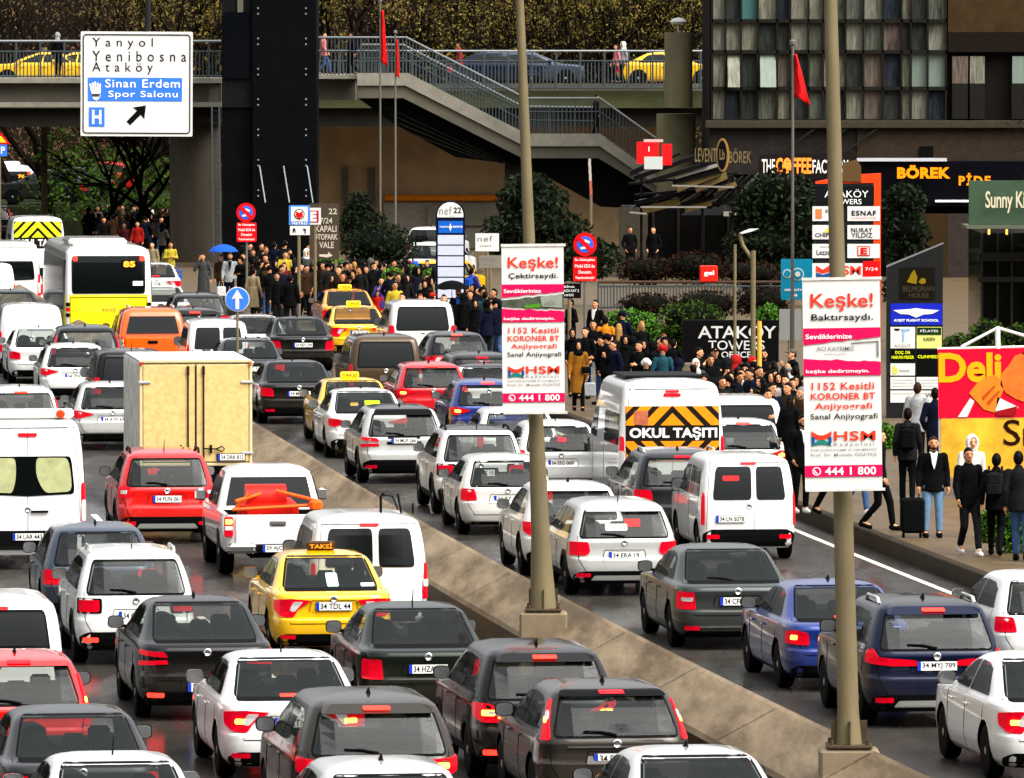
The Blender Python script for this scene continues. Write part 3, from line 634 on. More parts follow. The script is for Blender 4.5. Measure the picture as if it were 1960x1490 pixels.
V('van', 'small white van with two tinted rear windows, plate 34 LN 5078', 1338, 1532, 868, 'white', 'kangoo', windows=2, pl='34 LN 5078', W=1.68, H=1.82, black=.30, fog=1, fin=None, brake=0, wiper=0)
V('hatch', 'white hatchback with red roof brake light right of the school minibus', 1360, 1500, 800, 'white', 'arrow', brake=1, lit=1, H=1.48)
V('van', 'white people carrier behind the hatchback, crowd of people beyond it', 1352, 1492, 757, 'white', 'tall', windows=1, H=1.85, W=1.8, fin=None)
V('sedan', 'dark grey green liftback sedan with C shaped lights, plate 34 CFK 422', 1296, 1532, 1040, 'grey', 'oct', pl='34 CFK 422', W=1.81, fog=1, wiper=1, black=.2, trim=.235, fin=None)
V('sedan', 'blue sedan with lit brake light behind the second pole', 1520, 1744, 1108, 'blue', 'bmw3', lit=1, brake=1, W=1.81, H=1.43)
V('suv', 'dark blue SUV with L shaped red lights, plate 34 MYJ 789', 1668, 1926, 1142, 'navy', 'bmwl', pl='34 MYJ 789', W=1.845, H=1.64, rails=1, spoil=1, brake=1, skid=1, black=.27, fog=1, platez=.50, badge=1, roof='black')
V('hatch', 'white hatchback at the right edge above the dark blue SUV', 1912, 2140, 1092, 'white', 'bmw1', W=1.75, H=1.42)
V('sedan', 'white sedan at the lower right corner with lit brake light', 1918, 2186, 1246, 'white', 'wedge', lit=1, W=1.75, H=1.46)

# ------------------------------------------------ writing, chevrons, taxi signs and the odd vehicles
ORANGE = M('chevron_orange', (.85, .30, .0), .45); YELLOWREFL = M('chevron_yellow', (.72, .80, .02), .45); CHBLACK = M('chevron_black', (.03, .025, .02), .5)
WHITEINK = M('white_ink', (.82, .82, .8), .5); TAXISIGN = M('taxi_sign', (.85, .55, .02), .4, emit=.35)
def chevrons(root, sh, part, vt, vb, b0, b1, u, mt, text):
    part('chevron_panel', [[(-u, vb), (u, vb), (u, vt), (-u, vt)]], CHBLACK, off=.008)
    mb = MB(); hw = sh.W / 2
    for lo, hi, sgn in ((b1, vt, 1), (vb, b0, -1)):
        if hi - lo < .01: continue
        hh = (hi - lo) * sh.H / hw; p = .36; k = -4
        for side in (-1, 1):
            for i in range(-8, 9):
                a = i * p; q = [(a, lo), (a + p * .62, lo), (a + p * .62 - hh * sgn * .95, hi), (a - hh * sgn * .95, hi)]
                q = clip(clip(q, 0, 0, 1), 0, u * .99, -1)
                if len(q) > 2:
                    on_skin(mb, sh, q if side > 0 else mir(q), 'rear', .014, .004)
    mb.build('chevron_stripes', mt, root)
    y = min(sh.rear(x, (b0 + b1) / 2)[1] for x in (0, .5)); t = MB(); zb, zt = b0 * sh.H, b1 * sh.H; d = (zt - zb)
    text_into(t, text, -u * hw * .92, zb + d * .05, u * hw * .95, zt - d * .12, y - .022, 0, .035); t.build('lettering', WHITEINK, root)
chevrons(okul, OSH, okul_part, .80, .38, .535, .655, .88, ORANGE, 'OKUL TAŞITI')
f_part = None
def bare_part(root, sh):
    def part(nm, polys, mt, mode='rear', off=.006, depth=.03, parent=root):
        mb = MB()
        for p in polys: on_skin(mb, sh, p, mode, off, depth)
        return mb.build(nm, mt, parent)
    return part
chevrons(okul_far, SHAPES['bigvan'], bare_part(okul_far, SHAPES['bigvan']), .93, .54, .54, .70, .86, YELLOWREFL, 'OKUL TAŞITI')
_p = bare_part(okul, OSH)
_p('high_brake_light', [rp([(-.13, .905), (.13, .905), (.13, .922), (-.13, .922)], .01)], REDLENS, off=.03)
mb = MB(); mb.lathe([(.6, 0), (.6, -.01)], (0, 0, 0), 4); 
_p('round_decal', [rp([(-.50, .43), (-.40, .43), (-.40, .475), (-.50, .475)], .05)], WHITEINK, off=.02)
_p('faded_sticker', [rp([(-.72, .66), (-.46, .66), (-.46, .765), (-.72, .765)], .02)], M('faded_red', (.42, .16, .09), .6, var=.25, scale=9), off=.02)
mb = MB(); mb.box((0, 2.2, 2.56), (1.5, 2.0, .06), 0, None, .02); mb.build('roof_vent', BLACK, okul)

def taxi_sign(root, sh, mt, ink):
    z = sh.H + .0; mb = MB(); mb.box((0, 2.0, z + .06), (.42, .16, .13), 0, None, .025); o = mb.build('taxi_sign', mt, root)
    t = MB(); text_into(t, 'TAKSİ', -.17, z + .02, .17, z + .105, 1.912, 0, .02); t.build('lettering', ink, o)
for o in [o for o in SC.objects if o.parent is None and 'taxi' in o.get('label', '')]:
    o['category'] = 'taxi'; o.name = 'taxi'
    near = 'dark TAKSI' in o['label']
    taxi_sign(o, SHAPES['sedan'], M('taxi_sign_dark', (.10, .045, .01), .4) if near else TAXISIGN, M('amber_ink', (.7, .35, .05), .5) if near else INK)
# curtains and roof light bar of the large white minibus
sh = SHAPES['bigvan']; _p = bare_part(van1, sh)
CURT = M('pale_curtain', (.42, .43, .26), .25, var=.25, scale=4)
for q in ([(-.76, .515), (-.26, .505), (-.20, .60), (-.20, .735), (-.74, .735)], [(.28, .505), (.76, .515), (.70, .735), (.14, .735), (.14, .62)]):
    _p('curtain', [rp(q, .08)], CURT, off=.017)
mb = MB(); mb.box((0, .35, 2.60), (1.62, .22, .16), 0, None, .04); lb = mb.build('roof_light_bar', MATS['paint_white'], van1)
for x in (-.62, .58):
    mb = MB(); mb.lathe([(.075, .02), (.075, -.02), (.05, -.03)], (x, .235, 2.60), 16, 0, 'y'); mb.build('lamp', M('orange_lens', (.7, .10, .02), .2, coat=1), lb)
mb = MB(); mb.tube([(.05, -.03, .98), (.35, -.03, .98)], .02, 6); mb.build('door_handle', BLACK, van1)
# green and yellow sticker, red marks, view through the rear panes
def sticker(lbl, u0, v0, u1, v1, col, kind, nm='window_sticker'):
    for o in SC.objects:
        if o.parent is None and lbl in o.get('label', ''):
            bare_part(o, SHAPES[kind])(nm, [rp([(u0, v0), (u1, v0), (u1, v1), (u0, v1)], .02)], M('sticker_' + '_'.join(str(c) for c in col), col, .4), off=.018); return
sticker('green yellow sticker', -.02, .75, .35, .84, (.45, .62, .02), 'sedan'); sticker('green yellow sticker', -.12, .71, .28, .74, (.7, .2, .02), 'sedan')
sticker('red mark on its', -.05, .74, .14, .80, (.6, .03, .05), 'hatch'); sticker('34 ERA 19', -.34, .70, .06, .77, (.55, .65, .58), 'suv'); sticker('34 ERA 19', .02, .74, .3, .82, (.6, .04, .04), 'suv')
sticker('34 LN 5078', -.55, .76, -.2, .81, (.5, .05, .05), 'van', 'window_lettering')
sticker('TAKSI roof', -.05, .70, .14, .82, (.42, .55, .5), 'sedan', 'window_notice'); sticker('TAKSI roof', .5, .70, .72, .73, (.7, .7, .66), 'sedan')
# roof rack odds and ends on the panel van
for o in SC.objects:
    if o.get('label', '').startswith('white panel van with two dark'):
        mb = MB(); mb.tube([(.25, .9, 1.8), (.25, .9, 2.06), (.3, .9, 2.1)], .02, 6); mb.tube([(.55, .9, 1.8), (.5, .9, 2.1)], .015, 6); mb.tube([(.25, .9, 2.08), (.42, .9, 2.06), (.5, .9, 1.86)], .012, 6); mb.tube([(.72, .9, 1.8), (.72, .9, 1.96)], .015, 6); mb.build('roof_rack', BLACK, o)

# ---- box truck
h = heading(151); D = 151.0
tr = thing('box_truck', 'cream yellow box truck with closed double rear doors, tallest thing in the left lanes', 'truck', ((374 - 980) * D / F, D, 0), h, 'vehicles queuing on the road')
CREAM = M('cream_panel', (.64, .485, .25), .55, var=.2, scale=9); EDGE = M('dark_edge', (.06, .045, .03), .5); ALU = M('aluminium_side', (.66, .65, .6), .45, .2, var=.25, scale=3)
W_, B0, T0, L_ = 2.18, .82, 2.86, 4.4
mb = MB(); mb.box((0, L_ / 2 + .06, (B0 + T0) / 2), (W_ - .02, L_, T0 - B0), 0)
for y in range(11): mb.box((-W_ / 2 + .0, .4 + y * .4, (B0 + T0) / 2), (.04, .1, T0 - B0 - .1), 0); mb.box((W_ / 2, .4 + y * .4, (B0 + T0) / 2), (.04, .1, T0 - B0 - .1), 0)
mb.build('cargo_box', ALU, tr)
mb = MB()
for x in (-1, 1): mb.box((x * (W_ / 2 - .03), .02, (B0 + T0) / 2), (.06, .1, T0 - B0), 0, None, .012)
mb.box((0, .02, T0 - .02), (W_ - .13, .09, .06), 0, None, .012); mb.box((0, .02, B0 + .03), (W_ - .13, .09, .06), 0, None, .012); mb.build('rear_frame', M('cream_frame', (.60, .52, .34), .5), tr)
for sg in (-1, 1):
    mb = MB(); mb.box((sg * .515, -.002, (B0 + T0) / 2), (1.01, .05, T0 - B0 - .16), 0, None, .012); d = mb.build('rear_door', CREAM, tr)
    mb = MB(); mb.tube([(sg * .15, -.05, B0 + .1), (sg * .15, -.05, T0 - .1)], .016, 8); mb.box((sg * .15, -.045, T0 - .2), (.05, .05, .16), 0); mb.build('lock_rod', EDGE, d)
    mb = MB(); mb.tube([(sg * .15, -.07, B0 + .34), (sg * .38, -.08, B0 + .33), (sg * .5, -.08, B0 + .38), (sg * .55, -.08, B0 + .33), (sg * .5, -.08, B0 + .28), (sg * .38, -.08, B0 + .33)], .014, 6); mb.box((sg * .29, -.06, B0 + .33), (.04, .04, .16)); mb.build('handle', BLACK, d)
    for z in (B0 + .25, T0 - .42):
        mb = MB(); mb.box((sg * .99, -.045, z), (.24, .03, .05), 0, None, .01); mb.build('hinge', SILVERTRIM, d)
    mb = MB(); mb.box((sg * .008, -.033, (B0 + T0) / 2), (.012, .01, T0 - B0 - .2)); mb.build('door_gasket', EDGE, d)
    mb = MB(); mb.box((sg * (W_ / 2 - .03), -.06, T0 - .06), (.05, .05, .07), 0, None, .01); mb.build('marker_lamp', REDLENS if sg < 0 else AMBER, tr)
    mb = MB(); mb.box((sg * .85, -.04, .72), (.28, .06, .11), 0, None, .01); mb.build('tail_light', REDLENS, tr)
mb = MB(); mb.box((.68, -.04, B0 + .17), (.56, .02, .14), 0); mb.build('plate_holder', EDGE, tr); plate(tr, .68, -.058, B0 + .17, '34 DRK 812')
mb = MB(); text_into(mb, 'KAPALI KASA', .72, B0 + .40, .95, B0 + .45, -.03, 0, .01)
mb = MB(); mb.box((0, 2.9, .62), (.9, 5.6, .16)); mb.box((0, .15, .48), (1.9, .08, .12)); mb.build('chassis', BLACK, tr)
mb = MB(); mb.box((0, 5.35, 1.35), (1.95, 1.6, 1.5), 0, None, .18); cb = mb.build('cab', MATS['paint_white'], tr)
mb = MB(); mb.box((0, 6.15, 1.62), (1.6, .05, .6), 0, None, .02); mb.build('windscreen', GLASS, cb)
add_wheels(tr, 2.0, (1.2, 5.2), .38)

# ---- pickups
def pickup(label, X, D, W_, pc, pl, canopy=False):
    h = heading(D); P = MATS['paint_' + pc]; t = thing('pickup_truck', label, 'pickup', (X, D, 0), h, 'vehicles queuing on the road'); hw = W_ / 2; L = 5.2
    mb = MB(); rows = [(.42, .93, .05), (.5, .985, .0), (.72, 1, .0), (.98, .995, .01), (1.06, .975, .02)]; N = 48; vs = []; n = 12
    def ring(z, a, i0, i1, out):
        for j in range(N):
            u_ = 2 * math.pi * j / N; c_, s_ = math.cos(u_), math.sin(u_); yc, bb = (i0 + i1) / 2, (i1 - i0) / 2
            out.append((a * math.copysign(abs(c_) ** (2 / n), c_), yc + bb * math.copysign(abs(s_) ** (2 / n), s_), z))
    for z, a, i0 in rows: ring(z, a * hw, i0, L - .1, vs)
    fs = [(i * N + j, i * N + (j + 1) % N, (i + 1) * N + (j + 1) % N, (i + 1) * N + j) for i in range(len(rows) - 1) for j in range(N)] + [tuple(range(N - 1, -1, -1)), tuple(range((len(rows) - 1) * N, len(rows) * N))]
    mb.add(vs, fs); ob = mb.build('body', [P, BLACK]); cut = MB(); cut.box((0, .83, 1.1), (W_ - .22, 1.48, 1.0), 1)
    for y in (1.15, 4.25): cut.lathe([(.42, -1.3), (.42, 1.3)], (0, y, .38), 28, 1, 'x')
    co = cut.build('cut', [P, BLACK]); fixn(co.data); fixn(ob.data)
    md = ob.modifiers.new('b', 'BOOLEAN'); md.object = co; md.solver = 'EXACT'; me = bpy.data.meshes.new_from_object(ob.evaluated_get(bpy.context.evaluated_depsgraph_get()))
    bpy.data.objects.remove(ob); bpy.data.objects.remove(co); me.shade_smooth(); me.set_sharp_from_angle(angle=R(35)); link('body', me, t)
    cm = MB(); vs = []; rows = [(1.05, .965, 1.62, 4.05), (1.12, .95, 1.64, 3.85), (1.55, .83, 1.82, 3.2), (1.68, .78, 1.9, 3.05), (1.74, .68, 2.05, 2.95), (1.79, .45, 2.3, 2.8)]
    for z, a, i0, i1 in rows: ring(z, a * hw, i0, i1, vs)
    fs = [(i * N + j, i * N + (j + 1) % N, (i + 1) * N + (j + 1) % N, (i + 1) * N + j) for i in range(len(rows) - 1) for j in range(N)] + [tuple(range((len(rows) - 1) * N, len(rows) * N))]
    cm.add(vs, fs); cb = cm.build('cab', P, t, smooth=35)
    def quad(nm, pts, mt, par=cb, dy=.03):
        m_ = MB(); m_.add(pts + [(a, b + dy, c) for a, b, c in pts], [(0, 1, 2, 3), (7, 6, 5, 4), (0, 4, 5, 1), (1, 5, 6, 2), (2, 6, 7, 3), (3, 7, 4, 0)]); return m_.build(nm, mt, par)
    quad('rear_window', [(-.74, 1.63, 1.13), (.74, 1.63, 1.13), (.64, 1.79, 1.60), (-.64, 1.79, 1.60)], GLASS)
    for sg in (-1, 1):
        x0, x1 = sg * hw * .962, sg * hw * .835
        m_ = MB(); m_.add([(x0, 1.95, 1.12), (x0, 2.65, 1.12), (x1, 2.6, 1.58), (x1, 2.05, 1.58), (x0, 2.72, 1.12), (x0, 3.6, 1.12), (x1, 3.1, 1.58), (x1, 2.68, 1.58)], [(0, 1, 2, 3), (4, 5, 6, 7)])
        m_.v = [(a + sg * .012, b, c) for a, b, c in m_.v]; m_.build('side_window', SIDEGLASS, cb)
        m_ = MB(); m_.box((sg * (hw + .12), 3.35, 1.22), (.2, .1, .2), 0, None, .04); m_.box((sg * (hw + .12), 3.29, 1.22), (.16, .01, .15), 1); m_.build('wing_mirror', [BLACK if canopy else CHROME, MIRROR], t)
        m_ = MB(); m_.box((sg * (hw - .095), .0, .86), (.15, .09, .34), 0, None, .02); lt = m_.build('tail_light', REDLENS, t)
        m_ = MB(); m_.box((sg * (hw - .095), -.047, .84), (.13, .02, .07), 0, None, .005); m_.build('reversing_light', CLEAR, lt)
        m_ = MB(); m_.box((sg * (hw - .095), -.047, .95), (.11, .02, .08), 0, None, .005); m_.build('turn_lamp', HOT if sg < 0 else REDLENS, lt)
        m_ = MB(); m_.box((sg * .62, -.06, .50), (.5, .16, .17), 0, None, .05); m_.build('bumper_end', BLACK if canopy else CHROME, t)
    m_ = MB(); m_.box((0, -.012, .80), (W_ - .42, .05, .48), 0, None, .015); tg = m_.build('tailgate', P, t)
    m_ = MB(); m_.box((0, -.045, .92), (.28, .03, .08), 0, None, .02); m_.build('handle', CHROME if not canopy else BLACK, tg)
    m_ = MB(); m_.box((0, -.02, .49), (.72, .1, .14), 0, None, .01); m_.build('bumper_step', BLACK, t); plate(t, 0, -.075, .50, pl)
    m_ = MB(); m_.box((0, 2.4, .40), (.9, 4.6, .14)); m_.build('chassis', BLACK, t)
    if canopy:
        m_ = MB(); vs = []; rows = [(1.06, .97, .03, 1.7), (1.45, .90, .10, 1.75), (1.70, .82, .17, 1.85), (1.78, .72, .25, 1.95), (1.83, .5, .5, 1.9)]
        for z, a, i0, i1 in rows: ring(z, a * hw, i0, i1, vs)
        m_.add(vs, [(i * N + j, i * N + (j + 1) % N, (i + 1) * N + (j + 1) % N, (i + 1) * N + j) for i in range(4) for j in range(N)] + [tuple(range(4 * N, 5 * N))]); cy = m_.build('canopy', P, t, smooth=35)
        quad('rear_window', [(-.72, .01, 1.16), (.72, .01, 1.16), (.62, .13, 1.62), (-.62, .13, 1.62)], GLASS, cy, .04)
        for sg in (-1, 1):
            m_ = MB(); m_.tube([(sg * .6, .5, 1.83), (sg * .6, .6, 1.88), (sg * .6, 1.6, 1.88), (sg * .6, 1.7, 1.83)], .025, 6); m_.build('roof_rail', SILVERTRIM, cy)
    add_wheels(t, W_, (1.15, 4.25), .39); return t
pk = pickup('white open pickup with red machine and tubes in its bed, plate 59 AJC 206', (531 - 980) * 131 / F, 131, 1.84, 'white', '59 AJC 206')
pickup('orange pickup with matching hard canopy beside the black SUV', (292 - 980) * 213 / F, 213, 1.9, 'orange', None, True)
RED = M('red_steel', (.62, .03, .015), .35); ORG = M('orange_tube', (.8, .16, .02), .4)
cg = thing('red_machine', 'red compactor machine with orange tubes lying in the white pickup bed', 'machine', pk.location, pk.rotation_euler.z)
mb = MB(); mb.box((-.1, .8, 1.0), (1.0, .8, .6), 0, None, .12); mb.lathe([(.02, -.35), (.26, -.34), (.26, .34), (.02, .35)], (-.15, .7, 1.28), 18, 0, 'x'); mb.build('machine_body', RED, cg, smooth=40)
for i, (p, q) in enumerate([((-.75, .2, 1.14), (.7, .35, 1.2)), ((-.7, .15, 1.28), (-.1, .6, 1.42)), ((.0, .4, 1.44), (.74, .3, 1.26)), ((-.72, .3, 1.12), (-.45, .3, 1.4))]):
    mb = MB(); mb.tube([p, q], .03, 8); mb.build('tube', ORG, cg)
mb = MB(); mb.box((.66, .25, 1.2), (.22, .25, .2), 0, None, .05); mb.build('drum_motor', ORG, cg)
# ---- buses
KIND['bus'] = (2.55, 12, 3.25, 26, [(.09,.94,.06,.06),(.13,.985,.01,.01),(.2,1,0,0),(.5,1,.0,.0),(.8,.985,.06,.06),(.92,.96,.11,.12),(.955,.90,.17,.2),(.98,.78,.3,.3),(.995,.55,.6,.6),(1,.3,1.2,1.0)])
SHAPES['bus'] = Shape('bus'); WHEELY['bus'] = (3.2, 9.3)
def bus(label, xc, D, low, top, text, z=0):
    sh = SHAPES['bus']; t = thing('city_bus', label, 'bus', ((xc - 980) * D / F, D, z), heading(D)); b = link('body', body_mesh('bus'), t); b.material_slots[0].link = 'OBJECT'; b.material_slots[0].material = top; b.material_slots[2].link = 'OBJECT'; b.material_slots[2].material = top
    P = bare_part(t, sh)
    P('lower_panel', [[(-1.6, .12), (1.6, .12), (1.6, .45), (1.1, .555), (-1.1, .555), (-1.6, .45)]], low, off=.01)
    P('rear_window', [rp([(-.83, .565), (.83, .565), (.83, .90), (-.83, .90)], .05)], GLASS, off=.02)
    for md_ in ('left', 'right'):
        P('lower_panel', [[(.01, .12), (.985, .12), (.985, .30), (.06, .42), (.01, .42)]], low, md_, .008); P('side_window', [[(.02, .42), (.97, .42), (.97, .86), (.02, .86)]], GLASS, md_, .014)
    for u in (-.75, .76):
        P('high_tail_light', [rp([(u - .05, .855), (u + .05, .855), (u + .05, .895), (u - .05, .895)], .05)], LIT, off=.035)
        for v, mt in ((.47, BLACK), (.425, REDLENS), (.375, BLACK)):
            uu = .92 * (1 if u > 0 else -1); P('tail_lamp', [rp([(uu - .05, v - .016), (uu + .05, v - .016), (uu + .05, v + .016), (uu - .05, v + .016)], .05)], mt, off=.025)
    y = sh.rear(0, .8)[1] - .04; m_ = MB(); m_.box((.60, y, 2.68), (.44, .03, .22)); dsp = m_.build('display', INK, t)
    m_ = MB(); text_into(m_, text, .43, 2.60, .77, 2.77, y - .02, 0, .03); m_.build('lettering', M('led_orange', (1, .25, .02), .5, emit=1.5), dsp)
    P('notice', [[(.55, .635), (.78, .635), (.78, .675), (.55, .675)]], PLATE, off=.028)
    m_ = MB(); m_.box((-.2, 3.5, 3.28), (1.7, 3.2, .22), 0, None, .08); m_.box((-.75, 1.0, 3.2), (.5, .8, .22), 0, None, .06); m_.build('roof_unit', MATS['paint_offwhite'], t)
    m_ = MB(); text_into(m_, '34 HO 4120', -.2, 1.32, .2, 1.42, -.02, 0, .01); m_.build('lettering', M('gold_ink', (.35, .25, .02), .5), t)
    for q in strip([(-.86, .2), (-.86, .53), (.86, .53), (.86, .2)], .006): P('engine_hatch_seam', [q], SEAM, off=.014)
    add_wheels(t, 2.5, WHEELY['bus'], .48); return t
bus('yellow and white city bus with black rear window, route number lit in orange', 207.5, 226, M('bus_yellow', (.78, .62, .01), .35, coat=1), MATS['paint_white'], '85')
bus('distant city bus with dark rear beyond the footbridge at the left edge', 18, 386, M('bus_dark', (.02, .02, .025), .35, coat=1), MATS['paint_white'], '76')
# ---- vehicles under and beyond the bridge
V('bigvan', 'black minibus under the footbridge beside the distant city bus', 74, 152, 356, 'black', 'tall', windows=3, H=2.3, W=2.0, cat='minibus', name='minibus', fin=None, group='vehicles beyond the footbridge')
V('suv', 'dark car at the far left edge in front of the distant bus', -38, 12, 358, 'black', 'crv', H=1.7, D=365, group='vehicles beyond the footbridge')
def crossing(lbl, kind, xc, D, z, pc, dev, cat='car', name='parked_car', **k):
    o, s_, p_ = V(kind, lbl, xc - 40, xc + 40, 0, pc, D=D, dev=dev, cat=cat, name=name, group='vehicles on the raised road', **k)
    o.location.z = z; o.location.x = (xc - 980) * D / F; return o
Z2 = 7.0
for lbl, xc, pc, dev, kd in [('yellow taxi behind the footbridge railing, left one of the near pair', 85, 'yellow', 83, 'sedan'), ('yellow taxi behind the footbridge railing, close to the big direction sign', 150, 'yellow', 83, 'sedan'),
                             ('dark blue car behind the fence of the raised road', 950, 'navy', -97, 'sedan'), ('yellow taxi behind the fence of the raised road', 1275, 'yellow', -97, 'sedan'), ('grey blue car behind the fence, mostly hidden by the lamp pole', 1030, 'steel', -97, 'hatch')]:
    o = crossing(lbl, kd, xc, 338 if 'foot' in lbl else 337, 7.35, pc, dev, 'taxi' if 'taxi' in lbl else 'car', 'taxi' if 'taxi' in lbl else 'parked_car')
    o.location.x = (xc - 980) * o.location.y / F + (2.2 if dev > 0 else -2.2)
for lbl, xc, pc, y_ in [('white SUV parked behind the round clipped shrub, upper one', 812, 'white', 433), ('white SUV parked behind the round clipped shrub, lower one', 818, 'white', 462)]:
    V('suv', lbl, xc - 50, xc + 50, y_, pc, dev=-20, group='cars parked beside the office plaza')
V('suv', 'yellow car peeking between the white SUV and the tall white pylon', 790, 868, 496, 'yellow', dev=-20, group='cars parked beside the office plaza')
for lbl, xc, pc, D in [('dark car parked beyond the bridge, left of the tree trunks', 170, 'darkgrey', 372), ('silver car parked beyond the bridge between the tree trunks', 225, 'grey', 380), ('red car parked beyond the bridge by the trunks', 262, 'red', 400)]:
    crossing(lbl, 'suv', xc, D, 1.6, pc, 80)
# ------------------------------------------------ ground, barrier, pavements
ASPH = M('wet_asphalt', (.075, .07, .062), .3, var=.35, scale=2.2, bump=.06, stretch=(1, .25, 1))
n_ = ASPH.node_tree.nodes; l_ = ASPH.node_tree.links
no = n_.new('ShaderNodeTexNoise'); no.inputs['Scale'].default_value = .55; no.inputs['Detail'].default_value = 5
tc = n_.new('ShaderNodeTexCoord'); mp = n_.new('ShaderNodeMapping'); mp.inputs['Scale'].default_value = (1.6, .3, 1); l_.new(tc.outputs['Object'], mp.inputs[0]); l_.new(mp.outputs[0], no.inputs['Vector'])
cr = n_.new('ShaderNodeValToRGB'); cr.color_ramp.elements[0].position = .42; cr.color_ramp.elements[0].color = (.17, .17, .17, 1); cr.color_ramp.elements[1].position = .62; cr.color_ramp.elements[1].color = (.5, .5, .5, 1)
l_.new(no.outputs[0], cr.inputs[0]); l_.new(cr.outputs[0], n_['Principled BSDF'].inputs['Roughness'])
g = MB(); g.add([(-400, -60, 0), (400, -60, 0), (400, 1200, 0), (-400, 1200, 0)], [(0, 1, 2, 3)])
tag(g.build('road', ASPH), None, None, None, 'structure')
CONC = M('barrier_concrete', (.28, .228, .16), .75, var=.24, scale=2.6, bump=.12, stretch=(1, .16, 1))
n_ = CONC.node_tree.nodes; l_ = CONC.node_tree.links; no = n_.new('ShaderNodeTexNoise'); no.inputs['Scale'].default_value = .9; no.inputs['Detail'].default_value = 9; no.inputs['Roughness'].default_value = .7
tc = n_.new('ShaderNodeTexCoord'); mp = n_.new('ShaderNodeMapping'); mp.inputs['Scale'].default_value = (1.4, .22, 1.4); l_.new(tc.outputs['Object'], mp.inputs[0]); l_.new(mp.outputs[0], no.inputs['Vector'])
cr = n_.new('ShaderNodeValToRGB'); cr.color_ramp.elements[0].position = .40; cr.color_ramp.elements[0].color = (.42, .38, .34, 1); cr.color_ramp.elements[1].position = .60; cr.color_ramp.elements[1].color = (1, 1, 1, 1); l_.new(no.outputs[0], cr.inputs[0])
mx = n_.new('ShaderNodeMix'); mx.data_type = 'RGBA'; mx.blend_type = 'MULTIPLY'; mx.inputs[0].default_value = 1; b_ = n_['Principled BSDF']; l_.new(b_.inputs['Base Color'].links[0].from_socket, mx.inputs[6]); l_.new(cr.outputs[0], mx.inputs[7]); l_.new(mx.outputs[2], b_.inputs['Base Color'])
LOWFACE = M('barrier_low_face', (.085, .068, .05), .6, var=.35, scale=2.5, stretch=(1, 1.5, .6))  # darker tone for the steep lower face of the barrier
Ds = [50 + 3 * i for i in range(98)]
def sweep(name, prof, mats, ms, D0=50, D1=341, fn=bar, closed=True):
    ds = [d for d in Ds if D0 <= d <= D1]; mb = MB(); n = len(prof); vs = [(fn(d) + a, d, z) for d in ds for a, z in prof]
    m = n if closed else n - 1
    for k in range(m): mb.add(vs, [(i * n + k, i * n + (k + 1) % n, (i + 1) * n + (k + 1) % n, (i + 1) * n + k) for i in range(len(ds) - 1)], ms[k]) if k == 0 else mb.f.extend([(i * n + k, i * n + (k + 1) % n, (i + 1) * n + (k + 1) % n, (i + 1) * n + k) for i in range(len(ds) - 1)]) or mb.m.extend([ms[k]] * (len(ds) - 1))
    return mb.build(name, mats)
BH = 1.1
o = sweep('median_barrier', [(.12, 0), (.08, .3), (0, BH - .04), (-.03, BH), (-.10, BH - .02), (-.80, .70), (-.84, .64), (-.90, .12), (-.92, 0)], [CONC, LOWFACE], [0, 0, 0, 0, 0, 0, 1, 1, 1])
tag(o, 'long stained concrete median barrier running diagonally between the two carriageways', 'barrier')
SLOT = M('joint_dark', (.05, .04, .03), .9)
for d in range(62, 230, 6):                             # shallow joints between barrier segments
    mb = MB(); x = bar(d); mb.add([(x - .80, d, .705), (x - .10, d, BH - .015), (x - .10, d + .03, BH - .015), (x - .80, d + .03, .705)], [(0, 1, 2, 3)]); mb.v = [(a, b, c + .003) for a, b, c in mb.v]
    mb.build('segment_joint', SLOT, o)
WLINE = M('road_paint', (.62, .58, .5), .5, var=.3, scale=5)
def line(fn, D0, D1, wd, z=.004):
    ds = [d for d in Ds if D0 <= d <= D1]; mb = MB(); mb.add([(fn(d) + s_ * wd / 2, d, z) for d in ds for s_ in (-1, 1)], [(2 * i, 2 * i + 1, 2 * i + 3, 2 * i + 2) for i in range(len(ds) - 1)])
    tag(mb.build('lane_marking', WLINE), None, None, None, 'structure')
line(lambda d: bar(d) + .75, 50, 300, .12); line(lambda d: kerb(d) - .55, 50, 260, .13); line(lambda d: bar(d) - 1.35, 50, 300, .12)
for off in (3.9, ):
    for d0 in range(56, 240, 9): line(lambda d: bar(d) + off, d0, d0 + 4, .12)
for off in (-4.2, -7.6):
    for d0 in range(56, 240, 9): line(lambda d: bar(d) + off, d0, d0 + 4, .12)
PAV = M('pavement_concrete', (.15, .115, .07), .5, var=.3, scale=1.8, bump=.1); KERBM = M('kerb_stone', (.07, .055, .038), .6, var=.3, scale=3, stretch=(1, .4, 1))
o = sweep('kerb', [(-.02, 0), (-.02, .28), (0, .30), (.16, .30), (.18, 0)], [KERBM], [0] * 5, fn=kerb); tag(o, None, None, None, 'structure')
ds = [d for d in Ds if d <= 341]; mb = MB(); mb.add([v for d in ds for v in ((kerb(d) + .16, d, .296), (90, d, .296))], [(2 * i, 2 * i + 1, 2 * i + 3, 2 * i + 2) for i in range(len(ds) - 1)])
tag(mb.build('pavement', PAV), None, None, None, 'structure')
